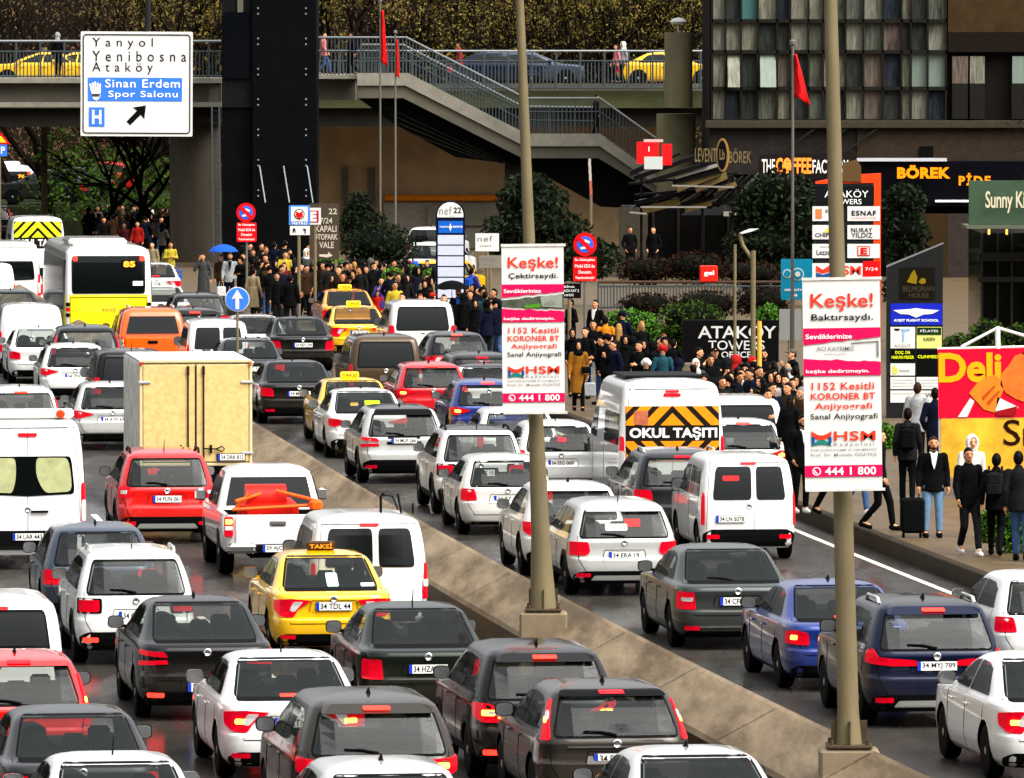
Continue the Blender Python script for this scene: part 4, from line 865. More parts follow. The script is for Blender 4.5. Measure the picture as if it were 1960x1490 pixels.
# ------------------------------------------------ lamp poles on the barrier
POLEM = M('galvanised_pole', (.225, .19, .12), .6, .1, var=.22, scale=3, stretch=(1, 1, .25)); DARKPOLE = M('dark_pole', (.05, .05, .05), .5)
CONC2 = M('pole_plinth', (.25, .205, .145), .8, var=.25, scale=2)
def lamp_pole(lbl, base, top, D, radii):
    b = PD(*base, D); b.z = BH + .02; t = PD(*top, D); d = (t - b); t2 = b + d * 1.35
    root = thing('lamp_pole', lbl, 'lamp pole', b, 0, 'lamp poles on the median barrier')
    def at(z): return d * (z / d.z)
    mb = MB(); mb.tube([at(z) for z, _ in radii] + [t2 - b], [r_ for _, r_ in radii] + [radii[-1][1] * .85], 16); mb.build('pole_shaft', POLEM, root, smooth=40)
    mb = MB(); mb.box((0, 0, .02), (.5, .5, .04), 0, None, .01)
    for a in range(4): mb.box((.12 * math.cos(a * math.pi / 2), .12 * math.sin(a * math.pi / 2), .16), (.16 if a % 2 == 0 else .02, .02 if a % 2 == 0 else .16, .28), 0)
    mb.build('base_flange', M('rusty_flange', (.10, .075, .045), .7, var=.4, scale=9), root)
    mb = MB()
    for x in (-.2, .2):
        for y in (-.2, .2): mb.lathe([(.025, .04), (.025, .09)], (x, y, 0), 8)
    mb.build('anchor_bolt', M('rusty_flange'), root)
    mb = MB(); e = t2 - b; mb.tube([e, e + Vector((.3, 0, .4)), e + Vector((1.6, 0, .55))], [.05, .045, .04], 10); mb.box(e + Vector((2.0, 0, .53)), (.8, .3, .12), 0, None, .05); mb.build('lamp_arm', POLEM, root)
    p = MB(); p.box((0, 0, -.56), (.66, .5, 1.1), 0, None, .03); p.build('plinth', CONC2, root)
    return root
lamp_pole('grey lamp pole on the barrier carrying the farther banner', (1040, 1166), (995, 0), 107.6, [(0, .19), (.5, .155), (1.0, .13), (2.7, .10), (5, .082), (9, .05)])
lamp_pole('thick lamp pole on the barrier carrying the nearer banner', (1625, 1434), (1590, 0), 86.4, [(0, .15), (.4, .118), (2.5, .108), (5, .09), (8.5, .07)])
# unseen bank added behind the viewpoint to block low sky and darken car reflections
mb = MB(); N_ = 28; vs = []
for i in range(N_ + 1):
    a = math.pi * (.0 + i / N_); x, y = 190 * math.cos(a), -60 - 90 * math.sin(a); h = 62 + 9 * math.sin(i * 1.7) + 6 * math.sin(i * 3.1)
    vs += [(x * .8, y * .8, -.5), (x, y, h * .55), (x * 1.15, y * 1.15, h)]
mb.add(vs, [(i * 3 + k, i * 3 + 3 + k, i * 3 + 4 + k, i * 3 + 1 + k) for i in range(N_) for k in range(2)])
tag(mb.build('reflection_bank', M('reflection_bank_dark', (.06, .055, .035), .95, var=.5, scale=.08)), None, None, None, 'structure')
# ------------------------------------------------ box and panel helpers placed by distance
def bx(mb, x0, y0, x1, y1, D, dep, m=0, ch=0):
    s = F / D; X0, X1 = (x0 - 980) / s, (x1 - 980) / s; Z1, Z0 = HC - (y0 - YH) / s, HC - (y1 - YH) / s
    mb.box(((X0 + X1) / 2, D + dep / 2, (Z0 + Z1) / 2), (X1 - X0, dep, Z1 - Z0), m, None, ch); return mb
def pol(mb, pts, D, dep, m=0):
    s = F / D; mb.poly([((x - 980) / s, HC - (y - YH) / s) for x, y in pts], D, D + dep, m); return mb
def W3(x, y, D): s = F / D; return ((x - 980) / s, D, HC - (y - YH) / s)
def at0(lbl, name, cat, x, D, group=None, z=0):
    return thing(name, lbl, cat, ((x - 980) * D / F, D, z), 0, group)
def put(root, mb, nm, mt, **k):
    l = root.location; mb.v = [(a - l.x, b - l.y, c - l.z) for a, b, c in mb.v]; return mb.build(nm, mt, root, **k)
BEAM = M('bridge_concrete', (.17, .158, .125), .75, var=.25, scale=.9, stretch=(.4, 1, 1)); BEAM_SHADE = M('bridge_concrete_shaded', (.05, .046, .038), .85, var=.25, scale=1); LEDGE = M('deck_edge', (.30, .285, .24), .7, var=.2, scale=2)  # darker concrete copy for undersides and rear faces, shade put into the colour
STEEL = M('rail_steel', (.32, .34, .34), .4, .5); BARS = M('rail_bars', (.11, .13, .135), .5, .3); SHADE_BLACK = M('soffit_dark', (.012, .012, .011), .9)  # soffit near-black: shade under the stairs put into the colour
MOSS = M('mossy_fascia', (.11, .115, .06), .85, var=.3, scale=1.3, stretch=(.3, 1, 1))
# raised road behind the footbridge
rd = at0('raised highway deck with a long mossy concrete edge beam behind the stairs', 'raised_road', 'viaduct', 700, 340)
mb = MB(); bx(mb, -900, 174, 2400, 207, 334, .5); put(rd, mb, 'edge_beam', MOSS)
mb = MB(); bx(mb, -900, 177, 2400, 243, 334.5, 16); put(rd, mb, 'deck_slab', BEAM_SHADE)
mb = MB(); bx(mb, 608, 243, 1262, 520, 341, .6); put(rd, mb, 'abutment_wall', M('brown_concrete', (.48, .36, .23), .9, var=.2, scale=1))
mb = MB(); bx(mb, 655, 320, 665, 500, 340.6, .35); put(rd, mb, 'wall_pier', BEAM)
mb = MB(); bx(mb, 705, 322, 718, 500, 340.6, .35); put(rd, mb, 'wall_pier', BEAM)
mb = MB(); bx(mb, 735, 373, 955, 385, 340.4, .55, 0, .05); put(rd, mb, 'height_bar', M('orange_bar', (.62, .24, .01), .6, var=.15))
mb = MB(); bx(mb, 735, 386, 965, 520, 340.7, .25); put(rd, mb, 'car_park_wall', M('grey_wall', (.34, .31, .26), .8, var=.2))
mb = MB(); bx(mb, 818, 393, 928, 432, 340.5, .18); put(rd, mb, 'pale_panel', M('pale_panel', (.28, .26, .2), .7, var=.1))
mb = MB(); mb.box((0, 335.4, 7.2), (90, 1.6, .5)); put(rd, mb, 'walkway', BEAM)
def fence(root, x0, x1, ytop, ybar, ybot, D, step=46, rail=STEEL, bw=2.2, gap=7):
    x = x0; s = F / D
    mb = MB(); mb.tube([W3(x0, ytop, D), W3(x1, ytop, D)], .045, 8); put(root, mb, 'top_rail', rail)
    mb = MB(); mb.tube([W3(x0, ybar + 2, D), W3(x1, ybar + 2, D)], .03, 6); mb.tube([W3(x0, ybot - 4, D), W3(x1, ybot - 4, D)], .03, 6); put(root, mb, 'cross_rail', BARS)
    while x < x1 - 4:
        mb = MB(); bx(mb, x - 1.8, ytop + 1, x + 1.8, ybot, D - .03, .08); put(root, mb, 'post', BARS)
        mb = MB(); k = x + gap
        while k < min(x + step, x1) - 2: bx(mb, k - bw / 2, ybar, k + bw / 2, ybot, D + .01, .04); k += gap
        if mb.v: put(root, mb, 'bar_panel', BARS)
        x += step
f1 = at0('steel bar fence along the raised road, white topped, right of the stairs', 'fence', 'fence', 1090, 333.8, None, 7.0)
fence(f1, 605, 1365, 98, 115, 172, 333.6)
f2 = at0('steel bar railing along the left part of the footbridge', 'fence', 'railing', 200, 315, None, 7.8)
fence(f2, -60, 424, 79, 97, 150, 314.6)
# footbridge
fb = at0('grey concrete footbridge deck crossing behind the big direction sign', 'footbridge', 'footbridge', 300, 316)
mb = MB(); bx(mb, -120, 149, 424, 160, 314.4, 4.0, 0, .02); put(fb, mb, 'deck_edge', LEDGE)
mb = MB(); bx(mb, -120, 160.3, 424, 205, 315, 3.0); put(fb, mb, 'girder', BEAM)
mb = MB(); bx(mb, -120, 196, 424, 205, 314.6, .38); put(fb, mb, 'lower_flange', LEDGE)
mb = MB(); bx(mb, 400, 160.4, 416, 204, 314.7, .28); put(fb, mb, 'stiffener', BEAM)
mb = MB(); bx(mb, 596, 142, 686, 152, 314.4, 4.0, 0, .02); put(fb, mb, 'deck_edge', LEDGE)
mb = MB(); bx(mb, 596, 152.3, 680, 192, 315.2, 3.0); put(fb, mb, 'girder', BEAM)
mb = MB(); c_ = W3(373, 480, 318); mb.tube([(c_[0], 318, -.1), (c_[0], 318, 6.0)], 1.02, 32); put(fb, mb, 'round_pier', M('pier_concrete', (.115, .10, .078), .85, var=.3, scale=1, stretch=(1, 1, .3)), smooth=40)
mb = MB(); bx(mb, 300, 205.4, 424, 236, 315.6, 3.0); put(fb, mb, 'pier_cap', BEAM_SHADE)
# stairs
st = at0('straight concrete stair descending from the footbridge with a level landing', 'stairs', 'stairs', 960, 312)
prof = [(684, 142), (780, 142), (1006, 258), (1148, 258), (1262, 342), (1262, 374), (1146, 303), (1000, 303), (772, 188), (684, 188)]
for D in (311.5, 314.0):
    mb = MB(); pol(mb, prof, D, .25); put(st, mb, 'stringer', BEAM if D < 312 else BEAM_SHADE)
mb = MB(); pol(mb, [(684, 140), (781, 140), (1007, 256), (1149, 256), (1263, 340), (1263, 360), (1148, 280), (1004, 280), (776, 164), (684, 164)], 311.38, .12); put(st, mb, 'coping', LEDGE)
mb = MB(); n_s = 22
for i in range(n_s):
    x = 782 + (1004 - 782) * i / n_s; y = 146 + (260 - 146) * i / n_s; bx(mb, x, y, x + 11, y + 8, 311.75, 2.25)
for i in range(12):
    x = 1150 + 110 * i / 12; y = 262 + 80 * i / 12; bx(mb, x, y, x + 10, y + 8, 311.75, 2.25)
put(st, mb, 'treads', M('stair_tread', (.09, .085, .075), .8))
mb = MB(); bx(mb, 1005, 264, 1148, 274, 311.75, 2.25); put(st, mb, 'landing', BEAM)
mb = MB(); pol(mb, [(686, 188.5), (771, 188.5), (999, 303.5), (1145, 303.5), (1262, 374.5), (1262, 400), (1150, 396), (1010, 318), (872, 301), (752, 236)], 312.2, 1.6); put(st, mb, 'flight_underside', SHADE_BLACK)  # dark slab in place of the shade under the flights
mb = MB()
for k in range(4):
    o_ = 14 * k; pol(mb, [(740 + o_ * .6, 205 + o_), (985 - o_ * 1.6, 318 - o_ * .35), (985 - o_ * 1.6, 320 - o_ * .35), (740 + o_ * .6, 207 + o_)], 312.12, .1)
put(st, mb, 'soffit_ribs', BEAM_SHADE)
mb = MB(); bx(mb, 966, 304, 1002, 480, 312.4, 1.2); put(st, mb, 'landing_pier', BEAM_SHADE)
mb = MB(); bx(mb, 1016, 304, 1050, 480, 312.4, 1.2); put(st, mb, 'landing_pier', BEAM_SHADE)
def slope_rail(pts, D):
    for dy, r_, nm, mt in ((0, .04, 'hand_rail', STEEL), (26, .025, 'mid_rail', BARS)):
        mb = MB(); mb.tube([W3(x, y + dy, D) for x, y in pts], r_, 6); put(st, mb, nm, mt)
    for (xa, ya), (xb, yb) in zip(pts, pts[1:]):
        n = max(1, int((xb - xa) / 38)); 
        for j in range(n):
            mb = MB()
            for i in range(6):
                t = (j + i / 6) / n; x, y = xa + (xb - xa) * t, ya + (yb - ya) * t
                bx(mb, x - (1.5 if i == 0 else .9), y, x + (1.5 if i == 0 else .9), y + 72, D, .04)
            put(st, mb, 'bar_panel', BARS)
slope_rail([(606, 72), (778, 72), (1006, 188), (1148, 188), (1262, 270)], 311.6); slope_rail([(690, 86), (772, 86), (1000, 204), (1150, 206)], 314.1)
# dark tower
tw = at0('tall black glass lift tower splitting the footbridge', 'lift_tower', 'tower', 515, 310)
NIGHT = M('tower_black', (.006, .006, .008), .6, var=.5, scale=1.2)
mb = MB(); bx(mb, 484, -260, 606, 500, 308, 4.0); put(tw, mb, 'shaft', NIGHT)
mb = MB(); bx(mb, 425, -260, 483.8, 206, 308.3, 3.6); put(tw, mb, 'side_bay', M('tower_grey', (.022, .022, .024), .6, var=.3))
mb = MB(); bx(mb, 425, 206.4, 483.8, 500, 308.4, 3.6); put(tw, mb, 'lower_bay', NIGHT)
mb = MB(); bx(mb, 455, -60, 466, 85, 308.2, .2); put(tw, mb, 'frame', BEAM)
mb = MB(); bx(mb, 430, 24, 478, 150, 308.15, .1); put(tw, mb, 'glazing', M('tower_glass', (.012, .014, .018), .08))
DOT = M('bolt_steel', (.55, .55, .55), .3, .8)
for x in (494.5, 586):
    for k in range(8):
        mb = MB()
        for y in (16, 27): mb.lathe([(.035, 0), (.035, -.04)], W3(x, y + k * 58 - 58, 308), 8, 0, 'y')
        put(tw, mb, 'panel_bolts', DOT)
for x in (497, 543, 588):
    mb = MB(); mb.tube([W3(x, 318, 307.9), W3(x + 11, 388, 307.3)], .03, 6); put(tw, mb, 'stay_rod', STEEL)
ld = at0('slim steel access ladder between the round pier and the black tower', 'ladder', 'ladder', 414, 312)
for x in (406, 420):
    mb = MB(); mb.tube([W3(x, 205, 313), W3(x + 3, 490, 313)], .035, 6); put(ld, mb, 'rail', STEEL)
mb = MB()
for k in range(22): mb.tube([W3(406, 212 + k * 12.5, 313), W3(420, 212 + k * 12.5, 313)], .012, 5)
put(ld, mb, 'rungs', BARS)
# round concrete towers
for lbl, x0, x1, y0, y1, D in [('upper round concrete column beside the glass office building', 1272, 1326, 62, 206, 309), ('wide round concrete column below, beside the red signs', 1257, 1332, 218, 480, 310)]:
    mb = MB(); r_ = (x1 - x0) / 2 * D / F; c = W3((x0 + x1) / 2, y1, D); t = W3(0, y0, D)[2]; b_ = W3(0, y1, D)[2] if D < 310 else 0
    mb.tube([(0, 0, 0), (0, 0, t - b_)], r_, 36); o = mb.build('concrete_column', M('column_concrete', (.25, .23, .15), .85, var=.3, scale=.8, stretch=(1, 1, .3)), None, (c[0], D + r_, b_), smooth=40); tag(o, lbl, 'column')
mb = MB(); c = W3(1298, 64, 311); mb.tube([(0, 0, 0), (0, 0, .35)], .05, 8); mb.lathe([(.02, .34), (.3, .38), (.34, .46), (.2, .58), (.02, .62)], (0, 0, 0), 20); o = mb.build('globe_lamp', M('lamp_white', (.6, .6, .58), .4), None, c, smooth=50); tag(o, 'small pale domed lamp on top of the upper round column', 'lamp')
# ------------------------------------------------ office building on the right
random.seed(4)
ob_ = at0('grey brown office building with curtained glass grid at upper right', 'office_building', 'building', 1620, 300)
MULL = M('mullion', (.035, .033, .028), .6); BRK = M('brown_stone', (.075, .058, .042), .85, var=.2, scale=4); CORN = M('cornice', (.085, .075, .055), .8, var=.2)
mb = MB(); bx(mb, 1358, -300, 2300, 640, 300, 12); put(ob_, mb, 'wall', M('building_core', (.03, .027, .022), .9))
mb = MB(); bx(mb, 1350, 231, 2300, 246, 299.3, .69, 0, .03); put(ob_, mb, 'cornice', CORN)
mb = MB(); bx(mb, 1640, 246.3, 2300, 334, 299.6, .39); put(ob_, mb, 'stone_band', BRK)
mb = MB(); bx(mb, 1358, 246.3, 1639, 334, 299.7, .29); put(ob_, mb, 'slate_band', M('slate_band', (.055, .047, .042), .7, var=.25, scale=3))
cols = [1363, 1388, 1418, 1450, 1487, 1512, 1547, 1575, 1618, 1652, 1689, 1725, 1743, 1775, 1810]; rows = [(-60, 38), (43, 97), (102, 167), (172, 229)]
WG = [M('office_glass_%d' % i, c, .1, var=.6, scale=3.0, stretch=(4, 1, .5)) for i, c in enumerate([(0.138, 0.144, 0.119), (0.235, 0.235, 0.193), (0.067, 0.072, 0.065), (.05, .057, .066), (0.228, 0.224, 0.18), (0.165, 0.138, 0.116)])]
BRIGHT = M('bright_curtain', (.24, .28, .24), .5, var=.15, scale=3, stretch=(4, 1, .2)); TEAL = M('teal_glass', (.10, .2, .19), .3)  # plain bright curtain colour, streaked
for ri, (ya, yb) in enumerate(rows):
    for ci in range(len(cols) - 1):
        mt = random.choice(WG)
        if ri == 2 and ci in (12, 13): mt = BRIGHT
        if ri == 0 and ci in (3, 5, 6, 9): mt = WG[4]
        if ri == 0 and ci == 2: mt = TEAL
        mb = MB(); bx(mb, cols[ci] + 2, ya, cols[ci + 1] - 2, yb, 299.75, .2); wn = put(ob_, mb, 'window', mt)
        if ri == 2 and ci in (1, 3):
            s_ = F / 299; mb = MB(); a, b_ = W3(cols[ci] + 4, ya, 299.7), W3(cols[ci + 1] - 3, yb, 299.7); mb.add([(a[0], 299.7, a[2]), (b_[0], 299.7, a[2]), (b_[0], 298.9, b_[2]), (a[0], 298.9, b_[2]), (a[0], 299.74, a[2]), (b_[0], 299.74, a[2]), (b_[0], 298.95, b_[2]), (a[0], 298.95, b_[2])], [(0, 1, 2, 3), (7, 6, 5, 4), (0, 4, 5, 1), (2, 6, 7, 3), (1, 5, 6, 2), (3, 7, 4, 0)])
            mb.v = [(v[0] - ob_.location.x, v[1] - ob_.location.y, v[2]) for v in mb.v]; mb.build('tilted_sash', BRIGHT if ci == 3 else WG[4], wn)
for ya, yb in [(37, 44), (96, 103), (166, 173), (228, 231)]:
    mb = MB(); bx(mb, 1360, ya, 1812, yb, 299.5, .48); put(ob_, mb, 'floor_band', MULL)
for c in cols:
    mb = MB(); bx(mb, c - 1.7, -60, c + 1.7, 228, 299.5, .22); put(ob_, mb, 'mullion', M('mullion_dark', (.035, .032, .026), .6))
mb = MB(); bx(mb, 1814, -300, 2300, 62, 299.55, .44); put(ob_, mb, 'stone_panel', M('amber_stone', (.085, .058, .03), .8, var=.3, scale=1.5))
mb = MB(); bx(mb, 1814, 62.3, 2300, 100, 299.5, .49); put(ob_, mb, 'stone_panel', M('dark_stone', (.03, .023, .018), .8, var=.3))
for x0, x1, mt in [(1822, 1852, WG[5]), (1856, 1884, WG[4]), (1937, 1990, BRIGHT)]:
    mb = MB(); bx(mb, x0, 108, x1, 228, 299.6, .3); put(ob_, mb, 'window', mt)
    mb = MB(); bx(mb, x0, 160, x1, 228, 299.52, .06); put(ob_, mb, 'spandrel', MULL)
mb = MB(); bx(mb, 1760, 280, 1786, 300, 299.5, .09); put(ob_, mb, 'vent', SHADE_BLACK)
for x in (1440, 1500, 1560):
    mb = MB(); mb.tube([W3(x, 335, 299), W3(x + 120, 246, 299.4)], .05, 6); put(ob_, mb, 'awning_stay', MULL)
# shop fronts under it
sf = at0('dark shop front row under the office building', 'shop_front', 'shop front', 1600, 296)
STORE = M('store_dark', (.012, .011, .010), .3, var=.4, scale=2)
mb = MB(); bx(mb, 1190, 395, 2300, 640, 297, 2.5); put(sf, mb, 'glazed_front', STORE)
for k in range(16):
    x = 1200 + k * 48; mb = MB(); bx(mb, x, 398, x + 5, 640, 296.9, .12); put(sf, mb, 'mullion', MULL)
mb = MB(); bx(mb, 1640, 308, 2300, 396, 296.2, .7, 0, .02); put(sf, mb, 'fascia', M('fascia_navy', (.008, .009, .014), .4))
mb = MB(); bx(mb, 1640, 303, 1812, 309, 295.9, .6); put(sf, mb, 'canopy_edge', M('canopy_edge', (.5, .5, .52), .4)) 
mb = MB(); bx(mb, 1790, 383, 1862, 387, 296, .15); put(sf, mb, 'strip_light', M('strip_lit', (.75, .75, .75), .4, emit=.25))
mb = MB(); bx(mb, 1765, 410, 1812, 640, 295.5, 1.4); put(sf, mb, 'brown_pier', M('brown_pier', (.07, .046, .022), .8, var=.2))
mb = MB(); bx(mb, 1812.3, 410, 1858, 640, 295.6, 1.3); put(sf, mb, 'stone_pier', M('mauve_stone', (.07, .058, .052), .8, var=.2))
mb = MB(); bx(mb, 1185, 398, 1240, 640, 295.8, .8); put(sf, mb, 'stone_pier', M('taupe_stone', (.085, .075, .058), .8, var=.2))
mb = MB(); bx(mb, 1385, 405, 1480, 414, 294.9, 1.2); put(sf, mb, 'awning_edge', LEDGE); mb = MB(); pol(mb, [(1305, 412), (1360, 382), (1480, 382), (1480, 412)], 295.0, 1.0); put(sf, mb, 'awning', M('slate_awning', (.045, .047, .046), .7, var=.2))
# slatted pergola in front of the shops
pg = at0('slanted pergola of dark and pale boards over the cafe terrace', 'pergola', 'pergola', 1300, 288)
PALE = M('pergola_pale', (.20, .155, .07), .6, var=.25, scale=4); DRK = M('pergola_dark', (.02, .018, .018), .4); WHT = M('pergola_white', (.3, .29, .27), .4)
def board(x0, y0, x1, y1, w_, mt, D):
    mb = MB(); pol(mb, [(x0, y0), (x1, y1), (x1 + 3, y1 + w_), (x0 + 3, y0 + w_)], D, .5); put(pg, mb, 'board', mt)
for i, (x0, y0, x1, y1, w_, mt) in enumerate([(1205, 328, 1268, 300, 9, DRK), (1212, 338, 1330, 296, 8, DRK), (1235, 346, 1352, 310, 8, DRK), (1290, 338, 1378, 312, 5, WHT), (1286, 344, 1378, 320, 10, DRK), (1294, 354, 1376, 322, 14, PALE), (1312, 355, 1378, 325, 10, DRK), (1330, 356, 1390, 330, 12, PALE), (1355, 358, 1402, 334, 9, DRK), (1372, 358, 1408, 348, 8, PALE),
        (1215, 385, 1330, 362, 8, DRK), (1222, 383, 1370, 358, 3, WHT), (1228, 396, 1300, 378, 14, PALE), (1280, 394, 1365, 372, 9, DRK), (1310, 396, 1360, 382, 11, PALE), (1352, 392, 1412, 372, 8, DRK)]):
    board(x0, y0, x1, y1, w_, mt, 287 + i * .12)
for x0, y0, x1, y1 in [(1286, 354, 1406, 360), (1226, 395, 1352, 398), (1205, 405, 1238, 411)]:
    mb = MB(); pol(mb, [(x0, y0), (x1, y1 - 3), (x1, y1), (x0, y0 + 3)], 286.8, .15); put(pg, mb, 'edge_strip', WHT)
for i in range(13):
    x = 1206 + i * 15; board(x, 398 - (i % 2) * 3, x + 66, 362 - i * 3.2 + 6, 3.4, DRK if i % 3 else M('pergola_metal', (.16, .15, .14), .4, .5), 288.9)
for x0, y0, x1, y1 in [(1203, 333, 1300, 292), (1203, 350, 1410, 330), (1215, 372, 1412, 352), (1215, 392, 1412, 386)]:
    board(x0, y0, x1, y1, 4.5, DRK, 288.7)
for x in (1225, 1342, 1400):
    mb = MB(); bx(mb, x, 340, x + 5, 640, 288.8, .2); put(pg, mb, 'post', DRK)
# glass pavilion at the right edge with its green sign band
gp_ = at0('glass pavilion with dark frames under the green sign at the right edge', 'glass_pavilion', 'building', 1930, 215)
mb = MB(); bx(mb, 1878, 446, 2300, 760, 216, 6); put(gp_, mb, 'glazed_wall', M('pavilion_glass', (.014, .016, .015), .12, var=.4, scale=1.5))
for x in (1878, 1908, 1935, 1962, 2000): mb = MB(); bx(mb, x, 446, x + 4, 690, 215.8, .15); put(gp_, mb, 'mullion', M('pavilion_frame', (.06, .06, .055), .5))
mb = MB(); bx(mb, 1872, 484, 2300, 500, 215.7, .25); put(gp_, mb, 'transom', M('pavilion_frame'))
mb = MB(); bx(mb, 1872, 530, 2300, 540, 215.7, .25); put(gp_, mb, 'transom', M('pavilion_frame'))
mb = MB(); bx(mb, 1850, 432, 2300, 438, 213.2, 2.4); put(gp_, mb, 'canopy', M('pavilion_canopy', (.16, .17, .13), .5))
mb = MB(); bx(mb, 1855, 346, 2300, 431, 213.6, .3); put(gp_, mb, 'sign_band', M('sage_green', (.085, .135, .085), .6, var=.12))
for x in (1893, 1927): mb = MB(); mb.tube([W3(x, 439, 214), W3(x, 449, 214)], .03, 8); put(gp_, mb, 'spot_lamp', M('amber_lit', (1, .5, .08), .4, emit=1.2))
# ------------------------------------------------ signs: flat boards with raised lettering, each at its own distance
SIGNWHITE = M('sign_white', (.66, .645, .61), .45); MAGENTA = M('magenta', (.75, .012, .14), .45); CORAL = M('coral_ink', (.80, .08, .035), .5); GREYINK = M('grey_ink', (.25, .24, .24), .6); TEALINK = M('teal_ink', (.03, .25, .22), .5)
SIGNBLUE = M('sign_blue', (.055, .17, .60), .4); SIGNRED = M('sign_red', (.72, .012, .02), .4); ROUTEBLUE = M('route_blue', (.08, .25, .72), .4); SIGNBLACK = M('sign_black', (.012, .011, .011), .5)
class Sign:
    def __init__(s, name, lbl, cat, D, x, y, group=None, tilt=0):
        s.D, s.cx, s.cy = D, x, y; s.root = thing(name, lbl, cat, W3(x, y, D), 0, group); s.root.rotation_euler = (0, R(tilt), 0); s.k = D / F
    def L(s, x, y): return ((x - s.cx) * s.k, -(y - s.cy) * s.k)
    def rect(s, nm, x0, y0, x1, y1, mt, lay=0, dep=.02, r=0, par=None):
        a, b = s.L(x0, y1), s.L(x1, y0); pts = [(a[0], a[1]), (b[0], a[1]), (b[0], b[1]), (a[0], b[1])]
        if r: pts = rp(pts, r * s.k, 5)
        mb = MB(); y = -.012 * lay; mb.poly(pts, y - .0, y + dep); return mb.build(nm, mt, par or s.root)
    def poly(s, nm, pts, mt, lay=1, dep=.01, par=None):
        mb = MB(); mb.poly([s.L(*p) for p in pts], -.012 * lay, -.012 * lay + dep); return mb.build(nm, mt, par or s.root)
    def polys(s, nm, lst, mt, lay=1, dep=.008, par=None):
        mb = MB()
        for pts in lst: mb.poly([s.L(*p) for p in pts], -.012 * lay, -.012 * lay + dep)
        return mb.build(nm, mt, par or s.root)
    def disc(s, nm, x, y, r_, mt, lay=1, dep=.012, par=None, r2=None):
        a = s.L(x, y); n = 36; mb = MB(); mb.poly([(a[0] + r_ * s.k * math.cos(2 * math.pi * i / n), a[1] + (r2 or r_) * s.k * math.sin(2 * math.pi * i / n)) for i in range(n)], -.012 * lay, -.012 * lay + dep); return mb.build(nm, mt, par or s.root)
    def text(s, t, x0, y0, x1, y1, mt, lay=2, bold=.01, sp=1.0, par=None):
        a, b = s.L(x0, y1), s.L(x1, y0); mb = MB(); text_into(mb, t, a[0], a[1], b[0], b[1], -.012 * lay, 0, bold, sp); return mb.build('lettering', mt, par or s.root)
    def post(s, x, y0, z=0.29, r_=.04, mt=None, back=.06):
        a = s.L(x, y0); h = s.root.location.z; mb = MB(); mb.tube([(a[0], back, a[1]), (a[0], back, z - h)], r_, 10); return mb.build('post', mt or POLEM, s.root)
